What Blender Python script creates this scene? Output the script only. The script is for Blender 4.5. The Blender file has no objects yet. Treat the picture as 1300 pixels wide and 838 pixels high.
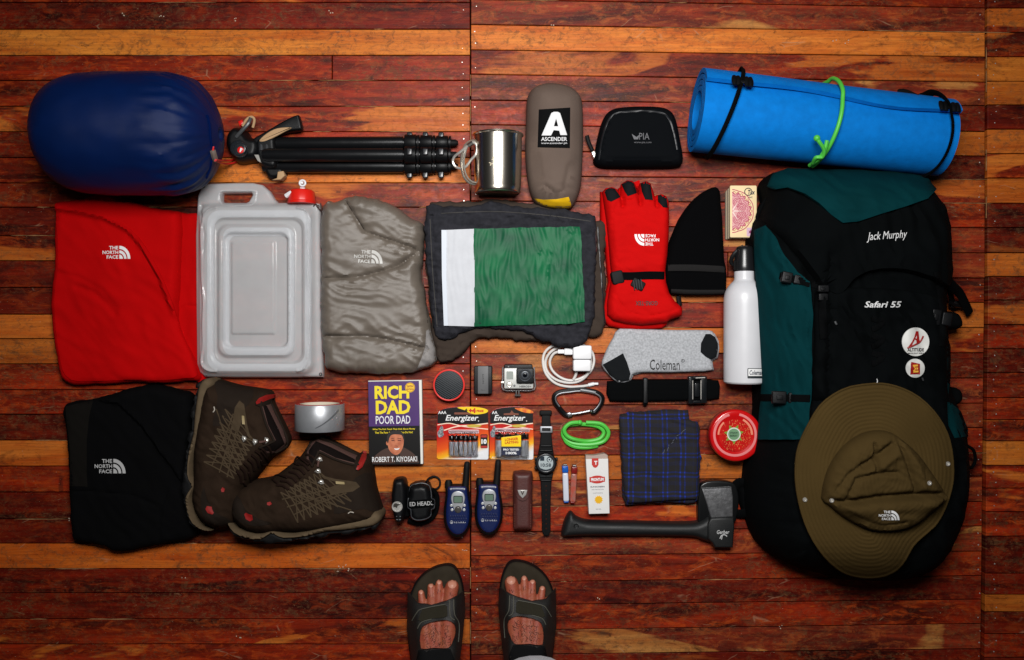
import bpy, bmesh, math, random
import numpy as np
from mathutils import Vector, Matrix
from mathutils.bvhtree import BVHTree
from mathutils.geometry import delaunay_2d_cdt
random.seed(7)
sc = bpy.context.scene
COL = sc.collection
# ------------------------------------------------------------------ camera, light, exposure
S = 0.00155          # metres per unit of the layout grid
H = 1.70             # camera height
cd = bpy.data.cameras.new('camera'); cam = bpy.data.objects.new('camera', cd); COL.objects.link(cam)
cam.location = (0, 0, H); cam.rotation_euler = (0, 0, 0)
cd.sensor_width = 36; cd.lens = 36 * H / (1300 * S); cd.clip_start = 0.05; cd.clip_end = 50
sc.camera = cam
w = bpy.data.worlds.new('World'); sc.world = w; w.use_nodes = True
w.node_tree.nodes['Background'].inputs[0].default_value = (0.95, 0.95, 1.0, 1)
w.node_tree.nodes['Background'].inputs[1].default_value = 0.014
ld = bpy.data.lights.new('window_light', 'AREA'); ld.shape = 'RECTANGLE'; ld.size = 0.70; ld.size_y = 0.5
ld.energy = 20; ld.spread = math.radians(130); ld.color = (1.0, 0.99, 0.97)
lo = bpy.data.objects.new('window_light', ld); COL.objects.link(lo)
lo.location = (0.04, 0.50, 1.56)
lo.rotation_euler = (Vector((0.02, 0.06, 0)) - lo.location).to_track_quat('-Z', 'Y').to_euler()
sc.view_settings.view_transform = 'Standard'; sc.view_settings.look = 'None'
sc.view_settings.exposure = -0.12; sc.view_settings.gamma = 1.0
# ------------------------------------------------------------------ coordinates
def W(px, py, z=0.0):                       # layout grid -> world, z in grid units
    k = S * (1 - z * S / H)
    return ((px - 650) * k, -(py - 419) * k, z * S)
def lin(c):
    r = []
    for v in c:
        v /= 255.0
        r.append(v / 12.92 if v <= 0.04045 else ((v + 0.055) / 1.055) ** 2.4)
    return tuple(r) + (1.0,)
# ------------------------------------------------------------------ materials
MATS = {}
def mat(name, rgb, rough=0.6, metal=0.0, bump=None, bs=600.0, bst=0.3, var=0.0, vs=25.0, spec=0.5, sheen=0.0, coat=0.0, trans=0.0, rvar=0.0, rgb2=None, ior=None):
    if name in MATS: return MATS[name]
    m = bpy.data.materials.new(name); MATS[name] = m; m.use_nodes = True
    N = m.node_tree.nodes; L = m.node_tree.links; b = N['Principled BSDF']
    col = lin(rgb)
    if spec == 0.5 and metal == 0 and (bump == 'weave' or rough >= 0.75): spec = 0.05
    b.inputs['Base Color'].default_value = col; b.inputs['Roughness'].default_value = rough
    b.inputs['Metallic'].default_value = metal; b.inputs['Specular IOR Level'].default_value = spec
    b.inputs['Sheen Weight'].default_value = 0.0; b.inputs['Coat Weight'].default_value = coat
    b.inputs['Transmission Weight'].default_value = trans
    if ior: b.inputs['IOR'].default_value = ior
    geo = N.new('ShaderNodeTexCoord').outputs['Object']
    if var or rgb2:
        n = N.new('ShaderNodeTexNoise'); n.inputs['Scale'].default_value = vs; n.inputs['Detail'].default_value = 6
        L.new(geo, n.inputs['Vector'])
        r = N.new('ShaderNodeValToRGB'); L.new(n.outputs['Fac'], r.inputs['Fac'])
        e = r.color_ramp.elements; e[0].position = 0.32; e[1].position = 0.68
        if rgb2: e[0].color = col; e[1].color = lin(rgb2)
        else:
            e[0].color = tuple(x * (1 - var) for x in col[:3]) + (1,); e[1].color = tuple(min(1, x * (1 + var)) for x in col[:3]) + (1,)
        L.new(r.outputs['Color'], b.inputs['Base Color'])
    if rvar:
        n = N.new('ShaderNodeTexNoise'); n.inputs['Scale'].default_value = vs * 2; n.inputs['Detail'].default_value = 5
        L.new(geo, n.inputs['Vector'])
        mr = N.new('ShaderNodeMapRange'); mr.inputs[3].default_value = max(0.02, rough - rvar); mr.inputs[4].default_value = rough + rvar
        L.new(n.outputs['Fac'], mr.inputs[0]); L.new(mr.outputs[0], b.inputs['Roughness'])
    if bump:
        bp = N.new('ShaderNodeBump'); bp.inputs['Strength'].default_value = bst; bp.inputs['Distance'].default_value = 0.001
        if bump == 'weave':
            w1 = N.new('ShaderNodeTexWave'); w1.bands_direction = 'X'; w2 = N.new('ShaderNodeTexWave'); w2.bands_direction = 'Y'
            for q in (w1, w2):
                q.inputs['Scale'].default_value = bs; q.inputs['Distortion'].default_value = 1.0; L.new(geo, q.inputs['Vector'])
            a = N.new('ShaderNodeMath'); a.operation = 'MULTIPLY'; L.new(w1.outputs['Fac'], a.inputs[0]); L.new(w2.outputs['Fac'], a.inputs[1])
            h = a.outputs[0]
        elif bump == 'brush':
            mp = N.new('ShaderNodeMapping'); mp.inputs['Scale'].default_value = (bs, bs * 0.02, bs); L.new(geo, mp.inputs['Vector'])
            n = N.new('ShaderNodeTexNoise'); n.inputs['Scale'].default_value = 1; L.new(mp.outputs[0], n.inputs['Vector']); h = n.outputs['Fac']
        else:
            n = N.new('ShaderNodeTexNoise'); n.inputs['Scale'].default_value = bs; n.inputs['Detail'].default_value = 8; n.inputs['Roughness'].default_value = 0.65
            L.new(geo, n.inputs['Vector']); h = n.outputs['Fac']
        L.new(h, bp.inputs['Height']); L.new(bp.outputs['Normal'], b.inputs['Normal'])
    return m
# ------------------------------------------------------------------ things and parts
class Thing:
    def __init__(s, name, label, cat, px, py, group=None, kind=None):
        o = bpy.data.objects.new(name, None); o.empty_display_size = 0.02; COL.objects.link(o)
        o.location = W(px, py, 0); s.o = o; s.name = name; s.loc = np.array(W(px, py, 0))
        if kind: o['kind'] = kind
        else: o['label'] = label; o['category'] = cat
        if group: o['group'] = group
    def part(s, name, geo, m, parent=None, smooth=True, label=None, kind=None, flat=False):
        v, f = geo
        me = bpy.data.meshes.new(name)
        me.from_pydata([tuple(p) for p in (np.asarray(v) - s.loc)], [], [tuple(int(i) for i in q) for q in f]); me.update()
        if m: me.materials.append(m)
        if smooth: me.polygons.foreach_set('use_smooth', [True] * len(me.polygons))
        if smooth == 'auto' or smooth is True: 
            try: me.set_sharp_from_angle(angle=math.radians(42))
            except Exception: pass
        o = bpy.data.objects.new(name, me); COL.objects.link(o); o.parent = parent or s.o
        if label: o['label'] = label
        if kind: o['kind'] = kind
        return o
def single(name, label, cat, px, py, geo, m, group=None, smooth=True):
    t = Thing.__new__(Thing); t.loc = np.array(W(px, py, 0)); v, f = geo
    me = bpy.data.meshes.new(name); me.from_pydata([tuple(p) for p in (np.asarray(v) - t.loc)], [], [tuple(int(i) for i in q) for q in f]); me.update()
    me.materials.append(m); me.polygons.foreach_set('use_smooth', [smooth] * len(me.polygons))
    o = bpy.data.objects.new(name, me); COL.objects.link(o); o.location = t.loc; o['label'] = label; o['category'] = cat
    if group: o['group'] = group
    t.o = o; return t
def join(*gs):
    V = []; F = []; n = 0
    for v, f in gs:
        V += [tuple(p) for p in v]; F += [tuple(i + n for i in q) for q in f]; n += len(v)
    return V, F
class Surf:
    def __init__(s, *gs): s.t = [BVHTree.FromPolygons([Vector(p) for p in g[0]], g[1]) for g in gs]
    def z(s, x, y):
        best = 0.0
        for t in s.t:
            h = t.ray_cast(Vector((x, y, 1.2)), Vector((0, 0, -1)))
            if h[0] is not None and h[0].z > best: best = h[0].z
        return best
def onto(px, py, surf, off=0.0):
    if surf is None: return W(px, py, off)
    if isinstance(surf, (int, float)): return W(px, py, surf + off)
    if isinstance(surf, Smooth): return W(px, py, surf.at(px, py) / S + off)
    if hasattr(surf, 't'):
        o = Vector((0, 0, H)); d = (Vector(W(px, py, 0)) - o).normalized(); best = None
        for t in surf.t:
            h = t.ray_cast(o, d)
            if h[0] is not None and (best is None or h[0].z > best): best = h[0].z
        return W(px, py, (best or 0.0) / S + off)
    z = 0.0
    for _ in range(4):
        x, y, _q = W(px, py, z + off); z = surf.z(x, y) / S
    return W(px, py, z + off)
class Smooth:                                              # relaxed sheet lying over a bumpy surface
    def __init__(s, surf, x0, y0, x1, y1, c=6.0, mx=1, bl=3):
        s.x0 = x0; s.y0 = y0; s.c = c; nx = int((x1 - x0) / c) + 2; ny = int((y1 - y0) / c) + 2
        Z = np.array([[onto(x0 + i * c, y0 + j * c, surf)[2] for i in range(nx)] for j in range(ny)])
        def sh(A, f):
            P = np.pad(A, 1, mode='edge'); return f([P[1 + a:1 + a + A.shape[0], 1 + b:1 + b + A.shape[1]] for a in (-1, 0, 1) for b in (-1, 0, 1)])
        for _ in range(mx): Z = sh(Z, lambda q: np.max(q, 0))
        for _ in range(bl): Z = sh(Z, lambda q: np.mean(q, 0))
        s.Z = Z
    def at(s, px, py):
        u = min(max((px - s.x0) / s.c, 0), s.Z.shape[1] - 1.001); v = min(max((py - s.y0) / s.c, 0), s.Z.shape[0] - 1.001)
        i, j = int(u), int(v); u -= i; v -= j; Z = s.Z
        return (Z[j, i] * (1 - u) + Z[j, i + 1] * u) * (1 - v) + (Z[j + 1, i] * (1 - u) + Z[j + 1, i + 1] * u) * v
# ------------------------------------------------------------------ noise
def perlin(x, y, seed=0):
    x = np.asarray(x, float); y = np.asarray(y, float)
    xi = np.floor(x).astype(np.int64); yi = np.floor(y).astype(np.int64); xf = x - xi; yf = y - yi
    def g(ix, iy, dx, dy):
        h = (ix * 374761393 + iy * 668265263 + seed * 974711) & 0xffffffff
        h = ((h ^ (h >> 13)) * 1274126177) & 0xffffffff
        a = ((h ^ (h >> 16)) & 0xffff) / 65536.0 * 2 * math.pi
        return np.cos(a) * dx + np.sin(a) * dy
    u = xf ** 3 * (xf * (xf * 6 - 15) + 10); v = yf ** 3 * (yf * (yf * 6 - 15) + 10)
    a = g(xi, yi, xf, yf); b = g(xi + 1, yi, xf - 1, yf); c = g(xi, yi + 1, xf, yf - 1); d = g(xi + 1, yi + 1, xf - 1, yf - 1)
    return (a * (1 - u) + b * u) * (1 - v) + (c * (1 - u) + d * u) * v
def wrinkle(X, Y, ang=0.0, lx=60.0, ly=14.0, amp=1.0, seed=0):     # elongated ridges along ang
    c, s = math.cos(ang), math.sin(ang)
    u = (X * c + Y * s); v = (-X * s + Y * c)
    wv = perlin(u / lx, v / lx, seed + 9) * 0.9 * ly
    n = perlin(u / lx, (v + wv) / ly, seed)
    r = 1 - np.abs(n) * 2.6
    return amp * (r - 0.5 + 0.5 * perlin(u / lx * 2, v / ly * 2, seed + 3))
# ------------------------------------------------------------------ outlines
def cr(pts, n=6, closed=True):
    pts = [np.array(p, float) for p in pts]; N = len(pts); out = []
    for i in range(N if closed else N - 1):
        if closed: a, b, c, d = pts[i - 1], pts[i], pts[(i + 1) % N], pts[(i + 2) % N]
        else: a, b, c, d = pts[max(i - 1, 0)], pts[i], pts[i + 1], pts[min(i + 2, N - 1)]
        for k in range(n):
            t = k / n
            out.append(0.5 * ((2 * b) + (-a + c) * t + (2 * a - 5 * b + 4 * c - d) * t * t + (-a + 3 * b - 3 * c + d) * t ** 3))
    if not closed: out.append(pts[-1])
    return [tuple(p) for p in out]
def resample(pts, res, closed=True):
    P = [np.array(p, float) for p in pts]; out = []
    N = len(P)
    for i in range(N if closed else N - 1):
        a, b = P[i], P[(i + 1) % N]; L = np.linalg.norm(b - a); k = max(1, int(round(L / res)))
        for j in range(k): out.append(tuple(a + (b - a) * j / k))
    if not closed: out.append(tuple(P[-1]))
    return out
def rr(x0, y0, x1, y1, r, n=5):
    o = []
    for cx, cy, a0 in ((x1 - r, y0 + r, -90), (x1 - r, y1 - r, 0), (x0 + r, y1 - r, 90), (x0 + r, y0 + r, 180)):
        for k in range(n + 1):
            a = math.radians(a0 + 90 * k / n); o.append((cx + r * math.cos(a), cy + r * math.sin(a)))
    return o
def circ(cx, cy, r, n=40, ry=None): return [(cx + r * math.cos(2 * math.pi * k / n), cy + (ry or r) * math.sin(2 * math.pi * k / n)) for k in range(n)]
def rot(o, cx, cy, deg):
    a = math.radians(deg); c, s = math.cos(a), math.sin(a)
    return [(cx + (x - cx) * c - (y - cy) * s, cy + (x - cx) * s + (y - cy) * c) for x, y in o]
def seg_dist(X, Y, pts, closed=False, signed=False):
    P = np.array(pts, float); A = P if closed else P[:-1]; B = np.roll(P, -1, 0) if closed else P[1:]
    D = np.full(X.shape, 1e9); Sg = np.zeros(X.shape)
    for a, b in zip(A, B):
        d = b - a; L = (d @ d) + 1e-9
        t = np.clip(((X - a[0]) * d[0] + (Y - a[1]) * d[1]) / L, 0, 1)
        ex = X - a[0] - t * d[0]; ey = Y - a[1] - t * d[1]; q = np.hypot(ex, ey)
        if signed:
            m = q < D; Sg[m] = np.sign(d[0] * ey - d[1] * ex)[m]
        D = np.minimum(D, q)
    return D * Sg if signed else D
def inside(X, Y, poly):
    P = np.array(poly, float); r = np.zeros(X.shape, bool)
    for (x1, y1), (x2, y2) in zip(P, np.roll(P, -1, 0)):
        if y1 == y2: continue
        c = ((y1 > Y) != (y2 > Y)) & (X < (x2 - x1) * (Y - y1) / (y2 - y1) + x1); r ^= c
    return r
def cdt(outline, res, holes=(), rings=()):
    loops = [resample(outline, res)] + [resample(h, res) for h in holes]
    verts = []; edges = []
    for lp in loops:
        n0 = len(verts); verts += lp; edges += [(n0 + i, n0 + (i + 1) % len(lp)) for i in range(len(lp))]
    P = np.array(loops[0]); x0, y0 = P.min(0); x1, y1 = P.max(0)
    gx = np.arange(x0, x1, res); gy = np.arange(y0, y1, res * 0.87)
    X, Y = np.meshgrid(gx, gy); X = X + (np.arange(len(gy)) % 2)[:, None] * res * 0.5
    X = X.ravel(); Y = Y.ravel()
    m = inside(X, Y, loops[0])
    for h in loops[1:]: m &= ~inside(X, Y, h)
    X = X[m]; Y = Y[m]
    D = np.full(X.shape, 1e9)
    for lp in loops: D = np.minimum(D, seg_dist(X, Y, lp, True))
    mx = max(rings) if rings else 0
    m = D > mx + 0.5 * res; X = X[m]; Y = Y[m]
    pts = list(zip(X, Y))
    if rings:
        for li, lp in enumerate(loops):
            Q = np.array(lp); T = np.roll(Q, -1, 0) - np.roll(Q, 1, 0); T /= (np.linalg.norm(T, axis=1)[:, None] + 1e-9)
            area = 0.5 * np.sum(Q[:, 0] * np.roll(Q[:, 1], -1) - np.roll(Q[:, 0], -1) * Q[:, 1])
            nrm = np.stack([-T[:, 1], T[:, 0]], 1) * (1 if area > 0 else -1) * (1 if li == 0 else -1)
            for d in rings:
                R = Q + nrm * d; dd = np.full(len(R), 1e9)
                for l2 in loops: dd = np.minimum(dd, seg_dist(R[:, 0], R[:, 1], l2, True))
                ok = (dd > d * 0.9)
                ok &= inside(R[:, 0], R[:, 1], loops[0])
                pts += [tuple(p) for p in R[ok]]
    vv = [Vector(p) for p in verts + pts]
    r = delaunay_2d_cdt(vv, edges, [], 1, 1e-5)
    V = np.array([(p[0], p[1]) for p in r[0]]); F = [tuple(f) for f in r[2]]
    if holes and F:
        C = np.array([V[list(f)].mean(0) for f in F]); ok = inside(C[:, 0], C[:, 1], loops[0])
        for h in loops[1:]: ok &= ~inside(C[:, 0], C[:, 1], h)
        F = [f for f, o in zip(F, ok) if o]
    D = np.full(len(V), 1e9)
    for lp in loops: D = np.minimum(D, seg_dist(V[:, 0], V[:, 1], lp, True))
    return V, F, D
def skirt(V3, F, low):                                     # close a height sheet downwards
    cnt = {}
    for f in F:
        for i in range(len(f)):
            e = (f[i], f[(i + 1) % len(f)]); cnt[e] = cnt.get(e, 0) + 1
    V3 = [tuple(p) for p in V3]; mp = {}; F = list(F)
    be = [e for e in cnt if (e[1], e[0]) not in cnt]
    for a, b in be:
        for q in (a, b):
            if q not in mp: mp[q] = len(V3); V3.append(low(q))
    for a, b in be: F.append((b, a, mp[a], mp[b]))
    return V3, F
def orient(V, F):                                        # counter-clockwise seen from above
    out = []
    for f in F:
        a, b, c = V[f[0]], V[f[1]], V[f[2]]
        s = (b[0] - a[0]) * (c[1] - a[1]) - (b[1] - a[1]) * (c[0] - a[0])
        out.append(tuple(f) if s > 0 else tuple(reversed(f)))
    return out
def pillow(outline, T, r, res=3.0, z0=0.3, edge=0.25, disp=None, zref=None, holes=(), base=None, smooth_n=0, jit=0.0):
    if smooth_n: outline = cr(outline, smooth_n)
    if jit:
        outline = resample(outline, 3.0); A = np.array(outline)
        outline = list(zip(A[:, 0] + jit * perlin(A[:, 0] / 7, A[:, 1] / 7, 5) * 2 + jit * perlin(A[:, 0] / 19, A[:, 1] / 19, 6) * 2, A[:, 1] + jit * perlin(A[:, 0] / 7, A[:, 1] / 7, 15) * 2 + jit * perlin(A[:, 0] / 19, A[:, 1] / 19, 16) * 2))
    rings = [x for x in (0.06 * r, 0.2 * r, 0.45 * r) if x > 0.25]
    V, F, D = cdt(outline, res, holes, rings)
    e = T * edge; zz = e + (T - e) * np.sqrt(np.clip(1 - (1 - np.clip(D / r, 0, 1)) ** 2, 0, 1))
    if disp is not None: zz = zz + disp(V[:, 0], V[:, 1], D) * np.clip(D / (0.5 * r), 0.0, 1)
    zz = np.maximum(zz, 0.3)
    zr = z0 + (T * 0.5 if zref is None else zref)
    if base is None:
        k = S * (1 - zr * S / H)
        P = np.stack([(V[:, 0] - 650) * k, -(V[:, 1] - 419) * k, (z0 + zz) * S], 1)
        low = lambda q: (P[q][0], P[q][1], z0 * S)
    else:
        P = np.array([onto(x, y, base, 0) for x, y in V]); B = P[:, 2].copy(); P[:, 2] += (z0 + zz) * S
        low = lambda q: (P[q][0], P[q][1], B[q] - 0.5 * S)
    F = orient(P, F)
    return skirt(P, F, low)
def drape(outline, surf, off=0.5, th=0.5, res=4.0, holes=(), smooth_n=0, disp=None, puff=0.0, pr=3.0):
    if smooth_n: outline = cr(outline, smooth_n)
    V, F, D = cdt(outline, res, holes, ())
    dz = puff * np.sqrt(np.clip(1 - (1 - np.clip(D / pr, 0, 1)) ** 2, 0, 1))
    if disp is not None: dz = dz + disp(V[:, 0], V[:, 1], D)
    P = np.array([onto(x, y, surf, off) for x, y in V]); P[:, 2] += dz * S
    F = orient(P, F)
    return skirt(P, F, lambda q: (P[q][0], P[q][1], max(0.0002, P[q][2] - (off + th) * S)))
def flat(outline, z, th=0.3):                              # flat plate with a real thickness, top at z
    P = [W(x, y, z) for x, y in outline]; n = len(P)
    a = sum(P[i][0] * P[(i + 1) % n][1] - P[(i + 1) % n][0] * P[i][1] for i in range(n))
    if a < 0: P.reverse()
    B = [(p[0], p[1], p[2] - th * S) for p in P]
    return P + B, [tuple(range(n))] + [(i, i + n, (i + 1) % n + n, (i + 1) % n) for i in range(n)] + [tuple(reversed(range(n, 2 * n)))]
def slab(outline, z0, z1, bev=1.0, zref=None, steps=3, inset_bottom=0.0):
    Q = np.array(outline, float); T = np.roll(Q, -1, 0) - np.roll(Q, 1, 0)
    e1 = Q - np.roll(Q, 1, 0); e2 = np.roll(Q, -1, 0) - Q
    e1 /= np.linalg.norm(e1, axis=1)[:, None] + 1e-9; e2 /= np.linalg.norm(e2, axis=1)[:, None] + 1e-9
    area = np.sum(Q[:, 0] * np.roll(Q[:, 1], -1) - np.roll(Q[:, 0], -1) * Q[:, 1])
    if area < 0: return slab(list(reversed(outline)), z0, z1, bev, zref, steps, inset_bottom)
    n1 = np.stack([-e1[:, 1], e1[:, 0]], 1); n2 = np.stack([-e2[:, 1], e2[:, 0]], 1)
    nn = n1 + n2; nn /= np.linalg.norm(nn, axis=1)[:, None] + 1e-9
    nn /= np.clip(np.sum(nn * n1, 1), 0.5, 1)[:, None]
    zr = (z0 + z1) / 2 if zref is None else zref
    k = S * (1 - zr * S / H); V = []; F = []; n = len(Q)
    lv = [(z0, inset_bottom), (z1 - bev, 0.0)] + [(z1 - bev + bev * math.sin(t), bev * (1 - math.cos(t))) for t in [math.pi / 2 * (i + 1) / steps for i in range(steps)]]
    for z, ins in lv:
        R = Q + nn * ins
        V += [((x - 650) * k, -(y - 419) * k, z * S) for x, y in R]
    for j in range(len(lv) - 1):
        for i in range(n):
            a = j * n + i; b = j * n + (i + 1) % n; F.append((a, a + n, b + n, b))
    F.append(tuple(reversed(range((len(lv) - 1) * n, len(lv) * n)))); F.append(tuple(range(n)))
    return V, F
def box(x0, y0, x1, y1, z0, z1, bev=0.8, r=None): return slab(rr(x0, y0, x1, y1, r if r else max(0.4, bev), 2 if (r or 0) < 3 else 4), z0, z1, bev)
def tube(pts, r, seg=10, closed=False, flatten=1.0, cap=True):     # world points, radius in metres (number or list)
    P = [Vector(p) for p in pts]; n = len(P); R = r if isinstance(r, (list, tuple)) else [r] * n
    V = []; F = []; up = Vector((0, 0, 1)); prev = None
    for i in range(n):
        t = (P[(i + 1) % n] - P[i - 1]) if closed else (P[min(i + 1, n - 1)] - P[max(i - 1, 0)])
        t.normalize()
        if prev is None:
            u = up.cross(t)
            if u.length < 1e-3: u = Vector((1, 0, 0)).cross(t)
        else: u = prev - t * prev.dot(t)
        u.normalize(); v = t.cross(u); prev = u
        for k in range(seg):
            a = 2 * math.pi * k / seg; V.append(tuple(P[i] + u * math.cos(a) * R[i] + v * math.sin(a) * R[i] * flatten))
    for i in range(n if closed else n - 1):
        for k in range(seg):
            a = i * seg + k; b = i * seg + (k + 1) % seg; c = ((i + 1) % n) * seg + k; d = ((i + 1) % n) * seg + (k + 1) % seg
            F.append((a, b, d, c))
    if not closed and cap: F.append(tuple(reversed(range(seg)))); F.append(tuple(range((n - 1) * seg, n * seg)))
    return V, F
def cord(pts, r, surf=None, lift=None, n=6, closed=False, seg=8, flatten=1.0):
    q = cr(pts, n, closed) if n > 1 else pts
    return tube([onto(x, y, surf, (r * flatten if lift is None else lift)) for x, y in q], r * S, seg, closed, flatten)
def cord3(pts, r, n=6, closed=False, seg=8, flatten=1.0):         # points (px, py, z)
    q = cr(pts, n, closed) if n > 1 else pts
    return tube([W(*p) for p in q], r * S, seg, closed, flatten)
def ribbon(pts, width, surf, off=0.6, th=0.6, n=5, res=3.0, closed=False):
    q = resample(cr(pts, n, closed) if n > 1 else pts, res, closed)
    q = [np.array(p) for p in q]; N = len(q); V = []; F = []; M = 4
    for i in range(N):
        t = (q[(i + 1) % N] - q[i - 1]) if closed else (q[min(i + 1, N - 1)] - q[max(i - 1, 0)])
        t /= np.linalg.norm(t) + 1e-9; nn = np.array([-t[1], t[0]]); wd = width[i * (len(width) - 1) // max(1, N - 1)] if isinstance(width, (list, tuple)) else width
        for j in range(M + 1):
            p = q[i] + nn * wd * (j / M - 0.5); e = 0.0 if 0 < j < M else -0.25 * th
            V.append(onto(p[0], p[1], surf, off + e))
    for i in range(N if closed else N - 1):
        for j in range(M):
            a = i * (M + 1) + j; b = ((i + 1) % N) * (M + 1) + j; F.append((a, b, b + 1, a + 1))
    F = orient(V, F)
    return skirt(V, F, lambda s_: (V[s_][0], V[s_][1], max(0.0002, V[s_][2] - (off + th) * S)))
def lathe(P0, P1, prof, seg=40, disp=None, flatz=None, closed_prof=False):   # world axis, prof [(t, r grid units)]
    A = Vector(P0); B = Vector(P1); ax = (B - A); ax_n = ax.normalized(); L = ax.length
    u = Vector((0, 0, 1)).cross(ax_n)
    if u.length < 1e-3: u = Vector((1, 0, 0))
    u.normalize(); v = ax_n.cross(u); V = []; F = []; n = len(prof)
    for (t, r) in prof:
        for k in range(seg):
            a = 2 * math.pi * k / seg; rr_ = r * S
            if disp: rr_ *= disp(t, a)
            p = A + ax * t + u * math.cos(a) * rr_ + v * math.sin(a) * rr_
            if flatz is not None and p.z < flatz: p.z = flatz
            V.append(tuple(p))
    for i in range(n if closed_prof else n - 1):
        for k in range(seg):
            a = i * seg + k; b = i * seg + (k + 1) % seg; c = ((i + 1) % n) * seg + k; d = ((i + 1) % n) * seg + (k + 1) % seg
            F.append((a, b, d, c))
    if not closed_prof:
        if prof[0][1] > 0.05: F.append(tuple(reversed(range(seg))))
        if prof[-1][1] > 0.05: F.append(tuple(range((n - 1) * seg, n * seg)))
    return V, F
def disc(cx, cy, z0, z1, r, bev=0.6, seg=36): return slab(circ(cx, cy, r, seg), z0, z1, bev)
def ringz(cx, cy, z, R, r, seg=48, rs=8, flatten=1.0):
    return tube([W(cx + R * math.cos(2 * math.pi * k / seg), cy + R * math.sin(2 * math.pi * k / seg), z) for k in range(seg)], r * S, rs, True, flatten)
def ball(px, py, z, r, seg=14, sz=1.0):
    c = Vector(W(px, py, z)); V = []; F = []; n = seg // 2
    for i in range(n + 1):
        for k in range(seg):
            t = math.pi * i / n; a = 2 * math.pi * k / seg
            V.append((c.x + r * S * math.sin(t) * math.cos(a), c.y + r * S * math.sin(t) * math.sin(a), c.z + r * S * sz * math.cos(t)))
    for i in range(n):
        for k in range(seg):
            a = i * seg + k; b = i * seg + (k + 1) % seg; F.append((a, a + seg, b + seg, b))
    return V, F
# ------------------------------------------------------------------ lettering
def glyphs(body, bold=0.0, shear=0.0):
    cu = bpy.data.curves.new('lettering', 'FONT'); cu.body = body; cu.size = 1; cu.offset = bold; cu.shear = shear; cu.resolution_u = 2
    o = bpy.data.objects.new('lettering', cu); me = bpy.data.meshes.new_from_object(o)
    V = np.array([v.co[:2] for v in me.vertices]); F = [tuple(p.vertices) for p in me.polygons]
    bpy.data.objects.remove(o); bpy.data.curves.remove(cu); bpy.data.meshes.remove(me)
    return V, F
def text(body, cx, cy, w, h, surf=0.0, deg=0.0, bold=0.0, shear=0.0, off=0.25, bend=None):
    V, F = glyphs(body, bold, shear); mn = V.min(0); mx = V.max(0)
    V = (V - (mn + mx) / 2) / (mx - mn) * np.array([w, h]); V[:, 1] *= -1
    a = math.radians(deg); c, s = math.cos(a), math.sin(a)
    X = cx + V[:, 0] * c - V[:, 1] * s; Y = cy + V[:, 0] * s + V[:, 1] * c
    if bend: Y = Y + bend(X)
    P = [onto(x, y, surf, off) for x, y in zip(X, Y)]
    return P, orient(P, F)
def logo(cx, cy, w, surf, deg=0, off=0.6):                 # stacked words with a quarter dome of arcs
    a = math.radians(deg); c, s = math.cos(a), math.sin(a)
    def M(u, v): return (cx + u * c - v * s, cy + u * s + v * c)
    h = w * 0.5; gs = []
    for i, (t, tw) in enumerate((('THE', 0.33), ('NORTH', 0.57), ('FACE', 0.42))):
        x, y = M((0.06 - tw / 2) * w, (-0.34 + 0.335 * i) * h); gs.append(text(t, x, y, tw * w, 0.25 * h, surf, deg, 0.02, 0, off))
    x0, y0 = 0.10 * w, h * 0.46
    for r0, r1 in ((0.0, 0.13), (0.17, 0.26), (0.30, 0.40)):
        n = 8; V = []; F = []
        for k in range(n + 1):
            t = math.pi / 2 * k / n
            for r in (r0, r1): V.append(onto(*M(x0 + r * w * math.cos(t), y0 - r * 1.18 * w * math.sin(t)), surf, off))
        for k in range(n): F.append((2 * k, 2 * k + 1, 2 * k + 3, 2 * k + 2))
        gs.append((V, orient(V, [f for f in F]) if r0 > 0 else [f for f in orient(V, [(0, 2 * k + 1, 2 * k + 3) for k in range(n)])]))
    return join(*gs)
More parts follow.
